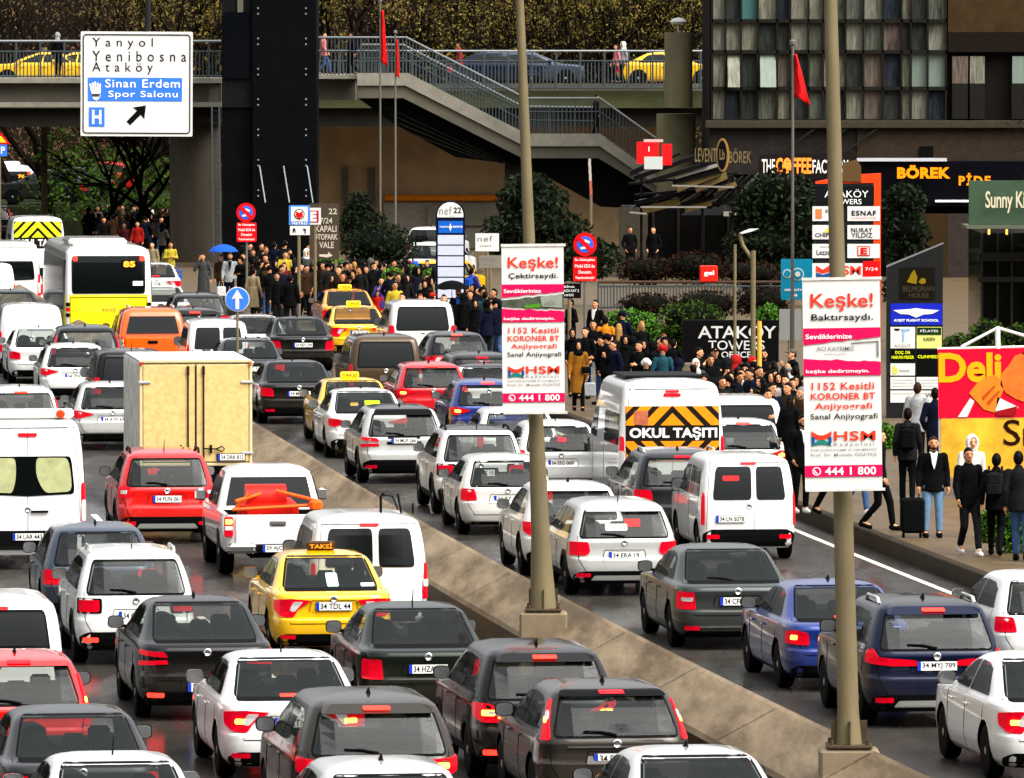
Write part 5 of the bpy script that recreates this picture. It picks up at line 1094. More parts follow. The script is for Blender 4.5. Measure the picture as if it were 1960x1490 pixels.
# the two hanging banners
def jag(x0, x1, ya, yb, n, amp, seed):
    random.seed(seed); return [(x0 + (x1 - x0) * i / n, ya + (yb - ya) * i / n + random.uniform(-amp, amp)) for i in range(n + 1)]
def banner(lbl, D, x0, y0, x1, y1, line2, tilt, photo):
    cx, cy = (x0 + x1) / 2, (y0 + y1) / 2; s = Sign('hanging_banner', lbl, 'banner', D, cx, cy, 'clinic banners on the lamp poles', tilt)
    X = lambda u: x0 + (x1 - x0) * u; Y = lambda v: y0 + (y1 - y0) * v
    b = s.rect('banner_sheet', x0, y0, x1, y1, SIGNWHITE, 0, .02)
    s.rect('batten', x0 - 1, y0 - 3, x1 + 4, y0 + 2, ALU, 1, .05); s.rect('batten', x0 + 1, y1 - 2, x1 + 5, y1 + 3, ALU, 1, .05)
    s.text('Keşke!', X(.10), Y(.068), X(.91), Y(.152), CORAL, 1, .014, 1.0, b); s.text(line2, X(.11), Y(.165), X(.91), Y(.205), INK, 1, .015, 1.05, b)
    lo = jag(X(0), X(1), Y(.312), Y(.275), 14, 1.2, 3); s.poly('magenta_band', [(X(0), Y(.232)), (X(1), Y(.232))] + lo[::-1], MAGENTA, 1, .01, b)
    up = jag(X(0), X(1), Y(.375), Y(.395), 14, 1.6, 5); s.poly('magenta_band', up + [(X(1), Y(.458)), (X(0), Y(.458))], MAGENTA, 1, .01, b)
    if photo:
        s.poly('torn_photo', [(a, c + 5) for a, c in lo] + [(a, c - 4) for a, c in up][::-1], M('photo_street', (.12, .14, .10), .6, var=.6, scale=9), 1, .006, b); s.polys('photo_patch', [[(X(.35), Y(.36)), (X(.62), Y(.345)), (X(.62), Y(.37)), (X(.38), Y(.375))]], M('photo_green', (.12, .3, .03), .6), 2, .004, b)
        s.polys('photo_patch', [[(X(.62), Y(.305)), (X(.97), Y(.295)), (X(.97), Y(.375)), (X(.64), Y(.365))]], M('photo_grey', (.3, .32, .27), .6, var=.3), 2, .004, b); s.text('ACİL', X(.68), Y(.335), X(.88), Y(.352), GREYINK, 3, .01, 1, b)
    else:
        s.polys('torn_frame', [[(X(.62), Y(.303)), (X(.97), Y(.295)), (X(.97), Y(.299)), (X(.62), Y(.307))], [(X(.955), Y(.297)), (X(.975), Y(.297)), (X(.975), Y(.372)), (X(.955), Y(.372))]], GREYINK, 1, .006, b); s.text('ACI KAYBIMIZ', X(.17), Y(.32), X(.66), Y(.34), GREYINK, 1, .005, 1, b); s.text('hepimizin başı sağ olsun', X(.27), Y(.35), X(.55), Y(.362), GREYINK, 1, .0, 1, b)
    s.text('Sevdiklerinize', X(.03), Y(.26), X(.63), Y(.283), WHITEINK, 2, .016, 1, b); s.text('keşke dedirtmeyin.', X(.03), Y(.428), X(.85), Y(.45), WHITEINK, 2, .016, 1, b)
    s.text('1152 Kesitli', X(.10), Y(.49), X(.91), Y(.525), CORAL, 1, .02, 1.1, b); s.text('KORONER BT', X(.09), Y(.54), X(.92), Y(.572), CORAL, 1, .025, 1.1, b); s.text('Anjiyografi', X(.14), Y(.588), X(.88), Y(.625), CORAL, 1, .02, 1.1, b); s.text('Sanal Anjiyografi', X(.08), Y(.638), X(.95), Y(.672), INK, 1, .012, 1.05, b)
    lx0, lx1, ly0, ly1 = X(.09), X(.35), Y(.72), Y(.79)
    h_, w_ = ly1 - ly0, lx1 - lx0; U = [k / 10 for k in range(11)]; sn = lambda u: math.sin(math.pi * u)
    s.poly('logo_top', [(lx0 + w_ * u, ly0 + h_ * .30 * sn(u)) for u in U] + [(lx0 + w_ * u, ly0 + h_ * (.30 + .32 * sn(u))) for u in U[::-1]], CORAL, 1, .01, b)
    s.poly('logo_base', [(lx0 + w_ * u, ly1 - h_ * .42 * sn(u)) for u in U] + [(lx0 + w_ * u, ly1 - h_ * .10 * sn(u) + .4) for u in U[::-1]], TEALINK, 1, .01, b)
    for q in (lx0, lx1 - w_ * .16): s.poly('logo_post', [(q, ly0 + h_ * .36), (q + w_ * .16, ly0 + h_ * .42), (q + w_ * .16, ly1 - h_ * .2), (q, ly1)], M('deep_blue_ink', (.02, .12, .3), .5), 1, .01, b)
    s.text('HSM', X(.38), Y(.722), X(.92), Y(.768), CORAL, 1, .02, 1.05, b); s.text('Radyoloji', X(.38), Y(.776), X(.9), Y(.797), GREYINK, 1, .0, 1.4, b)
    s.text('İLERİ GÖRÜNTÜLEME VE TANI MERKEZİ', X(.08), Y(.803), X(.93), Y(.815), GREYINK, 1, .006, 1, b); s.text('Prof. Dr. Mustafa ÖZATEŞ', X(.08), Y(.825), X(.93), Y(.843), GREYINK, 1, .008, 1.05, b)
    p = s.rect('phone_band', X(0), Y(.884), X(1), Y(.938), MAGENTA, 1, .01, 0, b); s.text('444 1 800', X(.26), Y(.892), X(.92), Y(.93), WHITEINK, 2, .022, 1.05, b)
    mb = MB(); c = s.L(X(.15), Y(.911)); rr = (y1 - y0) * .020 * s.k
    for k in range(24):
        a0, a1 = 2 * math.pi * k / 24, 2 * math.pi * (k + 1) / 24; mb.add([(c[0] + q * rr * math.cos(a), -.024, c[1] + q * rr * math.sin(a)) for a, q in ((a0, 1), (a1, 1), (a1, .78), (a0, .78))], [(0, 1, 2, 3)])
    mb.add([(c[0] + q * rr * math.cos(a), -.024, c[1] + q * rr * math.sin(a)) for a, q in ((2.4, .6), (3.3, .6), (4.6, .6), (5.2, .6), (5.0, .3), (4.0, .25), (3.0, .3), (2.6, .35))], [tuple(range(8))]); mb.build('phone_symbol', WHITEINK, b)
    return s
banner('tall white clinic banner reading Çektirseydi on the farther lamp pole', 107.2, 961, 470, 1080, 790, 'Çektirseydi.', -.5, 1)
banner('tall white clinic banner reading Baktırsaydı on the nearer lamp pole', 86.0, 1539, 534, 1687, 938, 'Baktırsaydı.', -.9, 0)
# big white direction sign
s = Sign('direction_sign', 'big white direction sign with blue panels and an arrow, hanging before the footbridge', 'road sign', 250, 262, 160, None, .3)
b = s.rect('sign_board', 155, 61, 369, 261, SIGNWHITE, 0, .08, 3); mb = MB()
for (p, q) in [((163, 67), (360, 67)), ((163, 255), (360, 255))]: a, c = s.L(*p), s.L(*q); mb.box(((a[0] + c[0]) / 2, -.012, a[1]), (c[0] - a[0], .01, .035))
for x in (160, 364): a, c = s.L(x, 71), s.L(x, 251); mb.box((a[0], -.012, (a[1] + c[1]) / 2), (.035, .01, a[1] - c[1]))
for (x, y, a0) in [(166, 73, 2), (358, 73, 1), (166, 249, 3), (358, 249, 4)]:
    c = s.L(x, y); a0 = {2: 90, 1: 0, 3: 180, 4: 270}[a0]; rr = 6 * s.k
    for k in range(5):
        t0, t1 = R(a0 + 18 * k), R(a0 + 18 * k + 18); mb.add([(c[0] + q * math.cos(t), -.017, c[1] + q * math.sin(t)) for t, q in ((t0, rr + .017), (t1, rr + .017), (t1, rr - .017), (t0, rr - .017))], [(0, 1, 2, 3)])
mb.build('border', INK, b)
for t, x0, x1, y0, y1 in [('Yanyol', 177, 293, 73, 95), ('Yenibosna', 177, 357, 98, 118), ('Ataköy', 177, 293, 120, 143)]: s.text(t, x0, y0, x1, y1, INK, 1, .002, 1.75, b)
p = s.rect('blue_panel', 169, 149, 349, 194, ROUTEBLUE, 1, .012, 0, b); s.text('Sinan Erdem', 202, 152, 345, 168, WHITEINK, 2, .012, 1.1, p); s.text('Spor Salonu', 208, 174, 341, 190, WHITEINK, 2, .012, 1.1, p)
s.polys('palm_emblem', [[(184 + dx, 186), (181 + dx * 1.6, 162 - 4 * (1 - abs(dx) / 6)), (184 + dx * 1.6, 160 - 4 * (1 - abs(dx) / 6)), (187 + dx, 186)] for dx in (-6, -3, 0, 3, 6)] + [[(176, 180), (193, 180), (190, 190), (185, 193), (179, 190)]], WHITEINK, 2, .008, p)
p = s.rect('hospital_panel', 171, 206, 201, 243, ROUTEBLUE, 1, .012, 0, b); s.text('H', 177, 211, 195, 238, WHITEINK, 2, .03, 1, p)
s.poly('arrow', [(243, 233), (263, 212), (255, 206), (280, 202), (277, 228), (270, 220), (250, 240)], SIGNBLACK, 1, .012, b)
mb = MB(); a = s.L(283, 61); mb.tube([(a[0], .12, a[1] - 2.8), (a[0], .12, a[1] + 3.2)], .09, 10); mb.build('hanger_post', DARKPOLE, s.root)
mb = MB(); mb.tube([(a[0], .12, a[1] + 3.2), (a[0] - 8.5, .12, a[1] + 3.2), (a[0] - 8.5, .12, -s.root.location.z)], .14, 12); mb.build('gantry_mast', DARKPOLE, s.root)
# small signs at the far left edge
s = Sign('warning_sign', 'red triangle sign above a small blue plate at the left edge', 'road sign', 330, 2, 276); s.poly('triangle', [(-16, 276), (2, 254), (20, 276)], SIGNRED, 0, .02); s.poly('yellow_face', [(-9, 273), (2, 260), (13, 273)], M('yellow_face', (.8, .6, .05), .5), 1); s.rect('blue_plate', -14, 277, 14, 299, ROUTEBLUE, 0, .02); s.text('P', 2, 281, 10, 294, WHITEINK, 1, .02); s.post(0, 299, 0)
# no parking signs
def no_parking(lbl, D, cx, cy, r_, plate_, txt):
    s = Sign('no_parking_sign', lbl, 'road sign', D, cx, cy, 'no parking signs'); d = s.disc('sign_face', cx, cy, r_, SIGNRED, 0, .02); s.disc('blue_field', cx, cy, r_ * .70, SIGNBLUE, 1, .01, d)
    q = r_ * .13; k = r_ * .62; s.poly('slash', [(cx - k - q, cy - k + q), (cx - k + q, cy - k - q), (cx + k + q, cy + k - q), (cx + k - q, cy + k + q)], SIGNRED, 2, .01, d)
    s.polys('tow_symbol', [[(cx - 1, cy - k * .75), (cx + k * .7, cy - k * .4), (cx + k * .6, cy - k * .1), (cx - 1, cy - k * .4)], [(cx - k * .7, cy + k * .4), (cx, cy + k * .25), (cx + k * .1, cy + k * .6), (cx - k * .6, cy + k * .7)]], SIGNWHITE, 2, .006, d)
    x0, y0, x1, y1 = plate_; p = s.rect('text_plate', x0, y0, x1, y1, SIGNRED, 0, .02, 3); n = len(txt); h = (y1 - y0) / n
    for i, t in enumerate(txt): w_ = min(1, len(t) / 11) * (x1 - x0) * .42; s.text(t, (x0 + x1) / 2 - w_, y0 + h * i + h * .22, (x0 + x1) / 2 + w_, y0 + h * i + h * .78, WHITEINK, 1, .01, 1, p)
    s.post((x0 + x1) / 2, cy - r_ * .5, .29, .035, M('grey_post', (.2, .2, .18), .5, .3)); return s
TX = ['Bu Güzergahta', 'Mobil EDS ile', 'Denetim', 'Yapılmaktadır']
no_parking('round no parking sign above a red text plate, near the black tower', 250, 471, 407, 18.5, (453, 426, 491, 463), TX)
no_parking('round no parking sign above a red text plate, beside the first banner', 205, 1120, 468, 22.5, (1097, 492, 1142, 538), TX)
s = Sign('one_way_sign', 'round blue sign with a white upward arrow on a thin post', 'road sign', 196, 454, 573); d = s.disc('sign_face', 454, 573, 23.5, SIGNWHITE, 0, .02); s.disc('blue_field', 454, 573, 22, ROUTEBLUE, 1, .01, d)
s.poly('arrow', [(454, 554), (465, 573), (457.5, 571), (457.5, 592), (450.5, 592), (450.5, 571), (443, 573)], SIGNWHITE, 2, .01, d); s.post(454, 580, BH - .05, .035)
s = Sign('metro_sign', 'blue framed metro sign with walking figures plate below', 'sign', 240, 574, 412); b = s.rect('sign_board', 553, 393, 593, 431, M('metro_blue', (.10, .28, .62), .4), 0, .05, 2); s.rect('white_face', 557, 396, 589, 424, SIGNWHITE, 1, .02, 0, b); s.disc('ring', 573, 410, 10, SIGNBLACK, 2, .01, b); s.disc('ring_inner', 573, 410, 8.4, SIGNWHITE, 3, .01, b)
s.polys('letter_m', [[(566.5, 404), (573, 408), (579.5, 404), (579.5, 414), (573, 419), (566.5, 414)]], SIGNRED, 4, .01, b); s.text('METRO', 559, 425.5, 588, 430, WHITEINK, 2, .02, 1.1, b)
p = s.rect('direction_plate', 555, 432.5, 593, 450, SIGNWHITE, 0, .04, 1); s.polys('walking_figures', [[(561, 437), (565, 437), (566, 447), (563.5, 442), (560, 447)], [(581, 437), (587, 440), (585, 441), (585, 447), (583, 447), (583, 441), (580, 441)]], INK, 1, .008, p); s.post(572, 440, .29, .05)
s = Sign('car_park_board', 'tall brown car park board lettered KAPALI OTOPARK VALE', 'sign', 256, 622, 440); b = s.rect('sign_board', 592, 390, 649, 496, M('brown_board', (.105, .082, .06), .6, var=.15), 0, .12)
for t, x0, x1, y0, y1 in [('22', 629, 645, 399, 410), ('7/24', 612, 636, 417, 428), ('KAPALI', 604, 644, 432, 444), ('OTOPARK', 600, 646, 448, 459), ('VALE', 611, 639, 463, 475)]: s.text(t, x0, y0, x1, y1, M('cream_ink', (.55, .5, .42), .6), 1, .012, 1.0, b)
s.poly('arrow', [(611, 487), (628, 487), (628, 482), (637, 490), (626, 493), (611, 491)], M('cream_ink'), 1, .01, b); s.post(600, 496, .29, .06); s.post(642, 496, .29, .06)
s = Sign('market_sign', 'small square sign with a red letter E beside the metro sign', 'sign', 252, 603, 413); b = s.rect('sign_board', 592, 398, 614, 430, SIGNWHITE, 0, .06); s.rect('red_square', 593, 403, 610, 426, M('wine_red', (.45, .01, .06), .5), 1, .01, 0, b); s.text('E', 594, 405, 606, 424, SIGNWHITE, 2, .06, 1, b); s.post(603, 430, .29, .05)
# white pylon
s = Sign('sign_pylon', 'tall white pylon with a rounded top and blank slats beside the crowd', 'sign', 236, 862, 480); NAVYF = M('navy_frame', (.012, .018, .05), .5); pts = [(834, 600), (834, 410)] + [(862 - 27.5 * math.cos(R(a)), 410 - 26 * math.sin(R(a))) for a in range(15, 180, 15)] + [(890, 410), (890, 600)]
b = s.poly('pylon_frame', pts, NAVYF, 0, .25); s.poly('top_panel', [(837, 416), (837, 411)] + [(862 - 24.5 * math.cos(R(a)), 410 - 23 * math.sin(R(a))) for a in range(15, 180, 15)] + [(887, 411), (887, 416)], SIGNWHITE, 1, .02, b); s.text('nef', 841, 395, 865, 411, GREYINK, 2, -.006, 1.1, b); s.text('22', 868, 397, 883, 408, INK, 2, .02, 1, b); s.text('LEVENT', 860, 412.5, 872, 414.5, GREYINK, 2, 0, 1, b)
p = s.rect('blue_panel', 839, 423, 886, 446, M('bank_blue', (.02, .16, .50), .4), 1, .02, 0, b); s.text('TÜRKİYE', 841, 432, 858, 436, WHITEINK, 2, .02, 1, p); s.polys('emblem', [[(862, 427), (864, 434), (868, 434), (864, 436), (862, 443), (860, 436), (856, 434), (860, 434)]], WHITEINK, 2, .008, p); s.text('BANKASI', 868, 432, 885, 436, WHITEINK, 2, .02, 1, p)
for k in range(7): s.rect('blank_slat', 838, 450 + k * 20.5, 887, 468 + k * 20.5, M('slat_white', (.52, .54, .62), .5, var=.06), 1, .02, 0, b)
mb = MB(); a = s.L(862, 600); mb.box((a[0], .1, (a[1] - s.root.location.z + .29) / 2 + .0), (.8, .2, a[1] + s.root.location.z - .29)); mb.build('pylon_base', NAVYF, s.root)
for lbl, x0, y0, x1, y1, mt, t, c in [('white information board lettered nef beside the dark conifer', 910, 447, 955, 481, 'sign_white', 'nef', GREYINK), ('grey stone notice block below the white nef board', 917, 489, 960, 513, 'notice_grey', 'GİRİŞ', GREYINK)]:
    s = Sign('notice_board', lbl, 'sign', 258, (x0 + x1) / 2, (y0 + y1) / 2); b = s.rect('sign_board', x0, y0, x1, y1, M(mt, (.26, .24, .2), .6, var=.1), 0, .1); s.text(t, x0 + 4, y0 + 4, x1 - 12, y0 + (y1 - y0) * .45, c, 1, .0, 1.1, b); s.text('otopark', x0 + 8, y0 + (y1 - y0) * .6, x1 - 14, y0 + (y1 - y0) * .8, c, 1, .0, 1.1, b); s.post((x0 + x1) / 2, y1, .29, .06)
# tower pylon behind the nearer banner
s = Sign('tenant_pylon', 'orange framed tenant pylon headed ATAKÖY TOWERS behind the nearer pole', 'sign', 190, 1622, 440); OR = M('pylon_orange', (.85, .10, .01), .5); SLATE = M('pylon_slate', (.035, .04, .042), .5)
b = s.poly('orange_frame', [(1561, 348), (1592, 342), (1592, 348), (1648, 348), (1648, 334), (1686, 332), (1686, 700), (1672, 700), (1672, 350), (1561, 352)], OR, 0, .3); s.rect('slate_back', 1562, 352, 1682, 700, SLATE, -1, .25, 0, b)
h_ = s.rect('header', 1560, 356, 1673, 392, M('pylon_header', (.02, .023, .026), .5), 1, .04, 0, b); s.text('ATAKÖY', 1578, 362, 1662, 378, WHITEINK, 2, .0, 1, h_); s.text('TOWERS', 1588, 381, 1649, 391, WHITEINK, 2, .004, 1, h_)
s.poly('timber_tuft', [(1612, 350), (1614, 312), (1640, 306), (1648, 318), (1648, 350)], M('timber_slats', (.16, .10, .045), .8, var=.5, scale=30, stretch=(8, 1, .5)), 0, .2, b)
rowsY = [(395, 423), (431, 458), (467, 494), (504, 530)]
for i, (ya, yb) in enumerate(rowsY):
    if i < 3:
        L_ = s.rect('tenant_panel', 1555, ya, 1613, yb, SIGNWHITE, 2, .04, 0, b); R_ = s.rect('tenant_panel', 1622, ya, 1684, yb, SIGNWHITE, 2, .04, 0, b)
        if i == 0: s.rect('emblem', 1561, ya + 5, 1573, yb - 5, M('apricot', (.7, .25, .1), .5), 3, .008, 0, L_); s.text('ES', 1580, ya + 6, 1590, ya + 12, INK, 3, .01, 1, L_); s.text('LOKANTASI', 1630, yb - 7, 1676, yb - 4, CORAL, 3, .0, 1, R_); s.text('ESNAF', 1630, ya + 8, 1677, ya + 18, INK, 3, .03, 1.2, R_)
        if i == 1: s.text('CHIPAS', 1560, yb - 12, 1600, yb - 4, M('violet_ink', (.06, .03, .12), .5), 3, .02, 1, L_); s.polys('flame', [[(1579, ya + 12), (1585, ya + 4), (1588, ya + 12), (1598, ya + 14), (1573, ya + 14)]], M('yellow_face'), 3, .008, L_); s.text('NURAY', 1629, ya + 5, 1670, ya + 14, INK, 3, .015, 1.05, R_); s.text('YILDIZ', 1629, ya + 15, 1670, ya + 24, INK, 3, .015, 1.05, R_)
        if i == 2: s.text('PRATİK', 1570, ya + 4, 1592, ya + 7, INK, 3, .01, 1, L_); s.text('Lezzetler', 1563, ya + 11, 1606, ya + 21, INK, 3, .01, 1, L_); s.rect('red_square', 1641, ya + 4, 1665, yb - 4, CORAL, 3, .008, 0, R_); s.rect('white_square', 1643, ya + 6, 1663, yb - 6, SIGNWHITE, 4, .006, 0, R_); s.text('E', 1647, ya + 7, 1660, yb - 7, SIGNRED, 5, .05, 1, R_)
    else:
        p = s.rect('tenant_panel', 1555, ya, 1651, yb + 10, SIGNWHITE, 2, .04, 0, b); s.polys('logo', [[(1562, ya + 4), (1575, ya + 12), (1588, ya + 4), (1588, ya + 16), (1575, ya + 20), (1562, ya + 16)]], CORAL, 3, .008, p); s.polys('logo_base', [[(1562, ya + 18), (1575, ya + 22), (1588, ya + 18), (1588, yb), (1562, yb)]], M('deep_blue_ink', (.02, .12, .3), .5), 3, .008, p); s.text('HSM', 1592, ya + 5, 1648, ya + 22, CORAL, 3, .02, 1, p); s.rect('red_panel', 1652, ya - 4, 1684, yb + 12, SIGNRED, 2, .04, 0, b); s.text('7/24', 1656, ya + 8, 1680, ya + 14, WHITEINK, 3, .0, 1, b)
# directory stele with a slanted top
s = Sign('directory_stele', 'dark slanted top directory stele with blue flight school panel', 'sign', 182, 1752, 620); b = s.poly('stele_body', [(1698, 812), (1698, 510), (1805, 465), (1805, 812)], M('stele_grey', (.038, .04, .04), .45, var=.15), 0, .35); s.poly('edge', [(1697, 512), (1806, 467), (1806, 464), (1697, 508)], M('grey_ink'), 1, .02, b)
p = s.rect('bronze_plate', 1722, 512, 1790, 574, M('bronze_plate', (.03, .027, .02), .4, .3), 1, .015, 0, b); GOLD = M('gold', (.35, .26, .02), .35, .4); s.polys('leaf_emblem', [[(1736, 540), (1744, 524), (1750, 516), (1756, 530), (1754, 544)], [(1758, 540), (1764, 532), (1772, 534), (1772, 542), (1764, 544)]], GOLD, 2, .008, p); s.text('BELMORIAN', 1728, 548, 1788, 558, M('dim_gold', (.10, .085, .05), .5), 2, 0, 1, p); s.text('HOUSE', 1740, 561, 1778, 570, M('dim_gold'), 2, 0, 1, p)
p = s.rect('flight_panel', 1705, 581, 1804, 622, M('flight_blue', (.02, .045, .45), .4), 1, .03, 0, b); s.poly('wings', [(1710, 594), (1740, 592), (1754, 590), (1768, 592), (1798, 594), (1784, 601), (1768, 602), (1754, 608), (1740, 602), (1724, 601)], WHITEINK, 2, .008, p); s.text('AYJET FLIGHT SCHOOL', 1711, 611, 1797, 617, WHITEINK, 2, .03, 1, p)
p = s.rect('tenant_panel', 1705, 626, 1752, 667, SIGNWHITE, 1, .03, 0, b); s.polys('letter_t', [[(1724, 630), (1742, 629), (1742, 633), (1732, 634), (1731, 654), (1728, 654), (1728, 634)]], M('pale_blue', (.3, .45, .65), .5), 2, .008, p); s.polys('tick', [[(1711, 629), (1723, 629), (1721, 633), (1714, 633)]], INK, 2, .008, p); s.text('AYGÜT', 1712, 658, 1744, 665, GREYINK, 2, 0, 1.1, p)
p = s.rect('tenant_panel', 1755, 626, 1803, 667, M('pale_yellow', (.62, .64, .25), .5), 1, .03, 0, b); s.rect('green_head', 1756, 627, 1802, 641, M('dark_green', (.02, .07, .02), .5), 2, .008, 0, p); s.text('KAFEN', 1768, 646, 1790, 653, M('dark_green'), 2, .01, 1, p); s.text('PİLATES', 1762, 630, 1796, 636, WHITEINK, 3, .0, 1, p)
LIME = M('lime_ink', (.65, .7, .02), .5)
p = s.rect('tenant_panel', 1705, 670, 1752, 692, SIGNBLACK, 1, .03, 0, b); s.text('DOÇ. DR', 1714, 672, 1743, 679, LIME, 2, .03, 1, p); s.text('HAKAN PEKER', 1707, 681, 1750, 687, LIME, 2, .03, 1, p)
p = s.rect('tenant_panel', 1755, 670, 1803, 721, SIGNBLACK, 1, .03, 0, b); s.text('CLINMEDİ', 1757, 678, 1800, 686, LIME, 2, .03, 1, p)
p = s.rect('tenant_panel', 1705, 696, 1752, 719, SIGNWHITE, 1, .03, 0, b); s.text('b', 1710, 699, 1719, 716, M('yellow_face'), 2, .05, 1, p); s.text('beauty', 1722, 706, 1742, 714, GREYINK, 2, 0, 1, p)
for x0, x1, ya in [(1705, 1752, 722), (1755, 1803, 722), (1705, 1752, 748), (1755, 1803, 748)]:
    p = s.rect('tenant_panel', x0, ya, x1, ya + 23, SIGNWHITE, 1, .03, 0, b)
    for k in range(3 if ya < 740 else 1): s.text('AVUKATLIK BÜROSU' if k == 0 else 'MÜHENDİSLİK LTD', x0 + 3, ya + 4 + k * 6, x1 - 4, ya + 7 + k * 6, GREYINK, 2, 0, 1, p)
    if x0 > 1750 and ya > 740: s.text('W', 1772, ya + 5, 1786, ya + 13, INK, 2, .0, 1, p)
# tower office board
s = Sign('office_board', 'black board lettered ATAKÖY TOWERS OFFICE on the hedge', 'sign', 206, 1398, 651); b = s.rect('sign_board', 1306, 613, 1491, 694, SIGNBLACK, 0, .2); SERIF = M('silver_letters', (.62, .62, .6), .35, .2)
s.text('ATAKÖY', 1336, 619, 1486, 648, SERIF, 1, .012, .95, b); s.text('TOWERS', 1356, 652, 1464, 670, SERIF, 1, .006, 1.0, b); s.text('OFFICE', 1381, 673, 1438, 685, SERIF, 1, .014, 1.0, b); s.post(1330, 690, .29, .06); s.post(1465, 690, .29, .06)
s = Sign('turquoise_sign', 'turquoise square sign with white circles on the flagpole', 'sign', 192, 1524, 535); b = s.rect('sign_board', 1495, 496, 1556, 574, M('turquoise', (.02, .30, .42), .4), 0, .06, 3); s.disc('ring', 1527, 525, 12, SIGNWHITE, 1, .01, b); s.disc('ring_inner', 1527, 525, 10, M('turquoise'), 2, .01, b); s.disc('dot', 1527, 525, 5, SIGNWHITE, 3, .01, b); s.disc('ring', 1507, 524, 8.5, SIGNWHITE, 1, .01, b); s.disc('ring_inner', 1507, 524, 6.5, M('turquoise'), 2, .01, b); s.text('BELEDİYESİ', 1502, 552, 1548, 557, WHITEINK, 1, .03, 1, b); s.polys('arrow', [[(1519, 564), (1524, 564), (1522, 561), (1527, 565.5), (1522, 570), (1524, 567), (1519, 567)]], WHITEINK, 1, .008, b)
s.post(1517, 574, .29, .06)
s = Sign('small_panel', 'plain grey panel between the flagpole and the ATAKÖY board', 'panel', 200, 1516, 622); s.rect('sign_board', 1492, 592, 1534, 652, M('plain_grey', (.26, .26, .25), .6), 0, .08); s.post(1512, 652, .29, .05)
# restaurant letters
s = Sign('restaurant_letters', 'gold outlined LEVENT BÖREK letters with an oval emblem above the pergola', 'shop sign', 285, 1384, 296); GL = M('gold_letters', (.26, .215, .12), .4, .4); mb = MB(); a, b2 = s.L(1328, 312), s.L(1440, 312); mb.tube([(a[0], .06, a[1]), (b2[0], .06, b2[1])], .03, 6); mb.build('support_rail', DRK, s.root)
s.text('LEVENT', 1330, 284, 1371, 310, GL, 0, .01, 1.05); s.text('BÖREK', 1395, 284, 1438, 313, GL, 0, .01, 1.05); s.disc('oval_emblem', 1383, 297, 12.5, M('amber_ring', (.45, .25, .02), .5), 0, .15, None, 32); s.disc('oval_ring', 1382, 297, 11, GL, 1, .02, None, 31); s.disc('oval_face', 1382, 297, 9, SIGNBLACK, 2, .02, None, 28); s.text('Lb', 1377, 286, 1387, 306, GL, 3, .02)
s = Sign('coffee_sign', 'THE COFFEE FACTORY letters in white and orange above the dark tree', 'shop sign', 283, 1540, 320); FLAME = M('flame_letters', (1, .2, .02), .5, emit=.55); WL = M('white_letters', (.75, .72, .65), .5, emit=.12); mb = MB(); pol(mb, [(1452, 296), (1640, 290), (1640, 345), (1452, 345)], 283.4, .2); mb.v = [(x - s.root.location.x, y - s.root.location.y, z - s.root.location.z) for x, y, z in mb.v]; mb.build('fascia', M('fascia_brown', (.03, .026, .024), .7), s.root)
s.text('THE', 1458, 305, 1483, 331, WL, 0, .01); s.text('COFFEE', 1485, 302, 1553, 333, FLAME, 0, .03); s.text('FACTORY', 1555, 306, 1624, 332, WL, 0, .01); s.disc('cup_emblem', 1505, 318, 8, FLAME, 1, .01)
s = Sign('bakery_sign', 'glowing orange BÖREK letters on the navy fascia', 'shop sign', 295.8, 1767, 331); LED = M('led_amber', (.7, .2, .0), .5, emit=.42, ecol=(1, .2, .0)); s.text('BÖREK', 1717, 316, 1819, 342, LED, 0, .05, 1.08)
s = Sign('bakery_sign', 'glowing orange PİDE letters partly behind the green sign', 'shop sign', 295.8, 1866, 342); s.text('PİDE', 1835, 331, 1896, 355, LED, 0, .035, 1.25)
s = Sign('restaurant_letters', 'cream script letters on the green sign band of the glass pavilion', 'shop sign', 213.4, 1930, 391); s.text('Sunny Kitchen', 1886, 366, 2010, 408, M('script_cream', (.62, .55, .42), .5), 0, .012, .95)
s = Sign('restaurant_sign', 'pair of bright red square signs with a white square between them', 'shop sign', 284, 1253, 297); VR = M('vivid_red', (.95, .004, .006), .5, emit=.12); b = s.rect('red_square', 1219, 272, 1261, 313, VR, 0, .3); s.rect('red_square', 1267, 276, 1286, 316, VR, 0, .3); s.rect('white_frame', 1232, 267, 1269, 272, M('pale_pink', (.6, .42, .4), .5), 0, .3); s.rect('white_square', 1233, 300, 1268, 324, M('pale_grey_face', (.5, .52, .5), .5), 1, .3); s.text('1', 1241, 281, 1243, 290, WHITEINK, 1, .01)
s = Sign('slogan_board', 'small black board with white lettering half hidden by the first banner', 'sign', 214, 1092, 552); b = s.rect('sign_board', 1070, 543, 1112, 571, SIGNBLACK, 0, .08); s.text('BİNA', 1080, 546, 1100, 551, WHITEINK, 1, 0, 1, b); s.text('PLAZA KAT 2', 1074, 554, 1108, 559, WHITEINK, 1, 0, 1, b); s.text('OFİSİ', 1080, 562, 1098, 567, WHITEINK, 1, 0, 1, b); s.post(1090, 571, .29, .05)
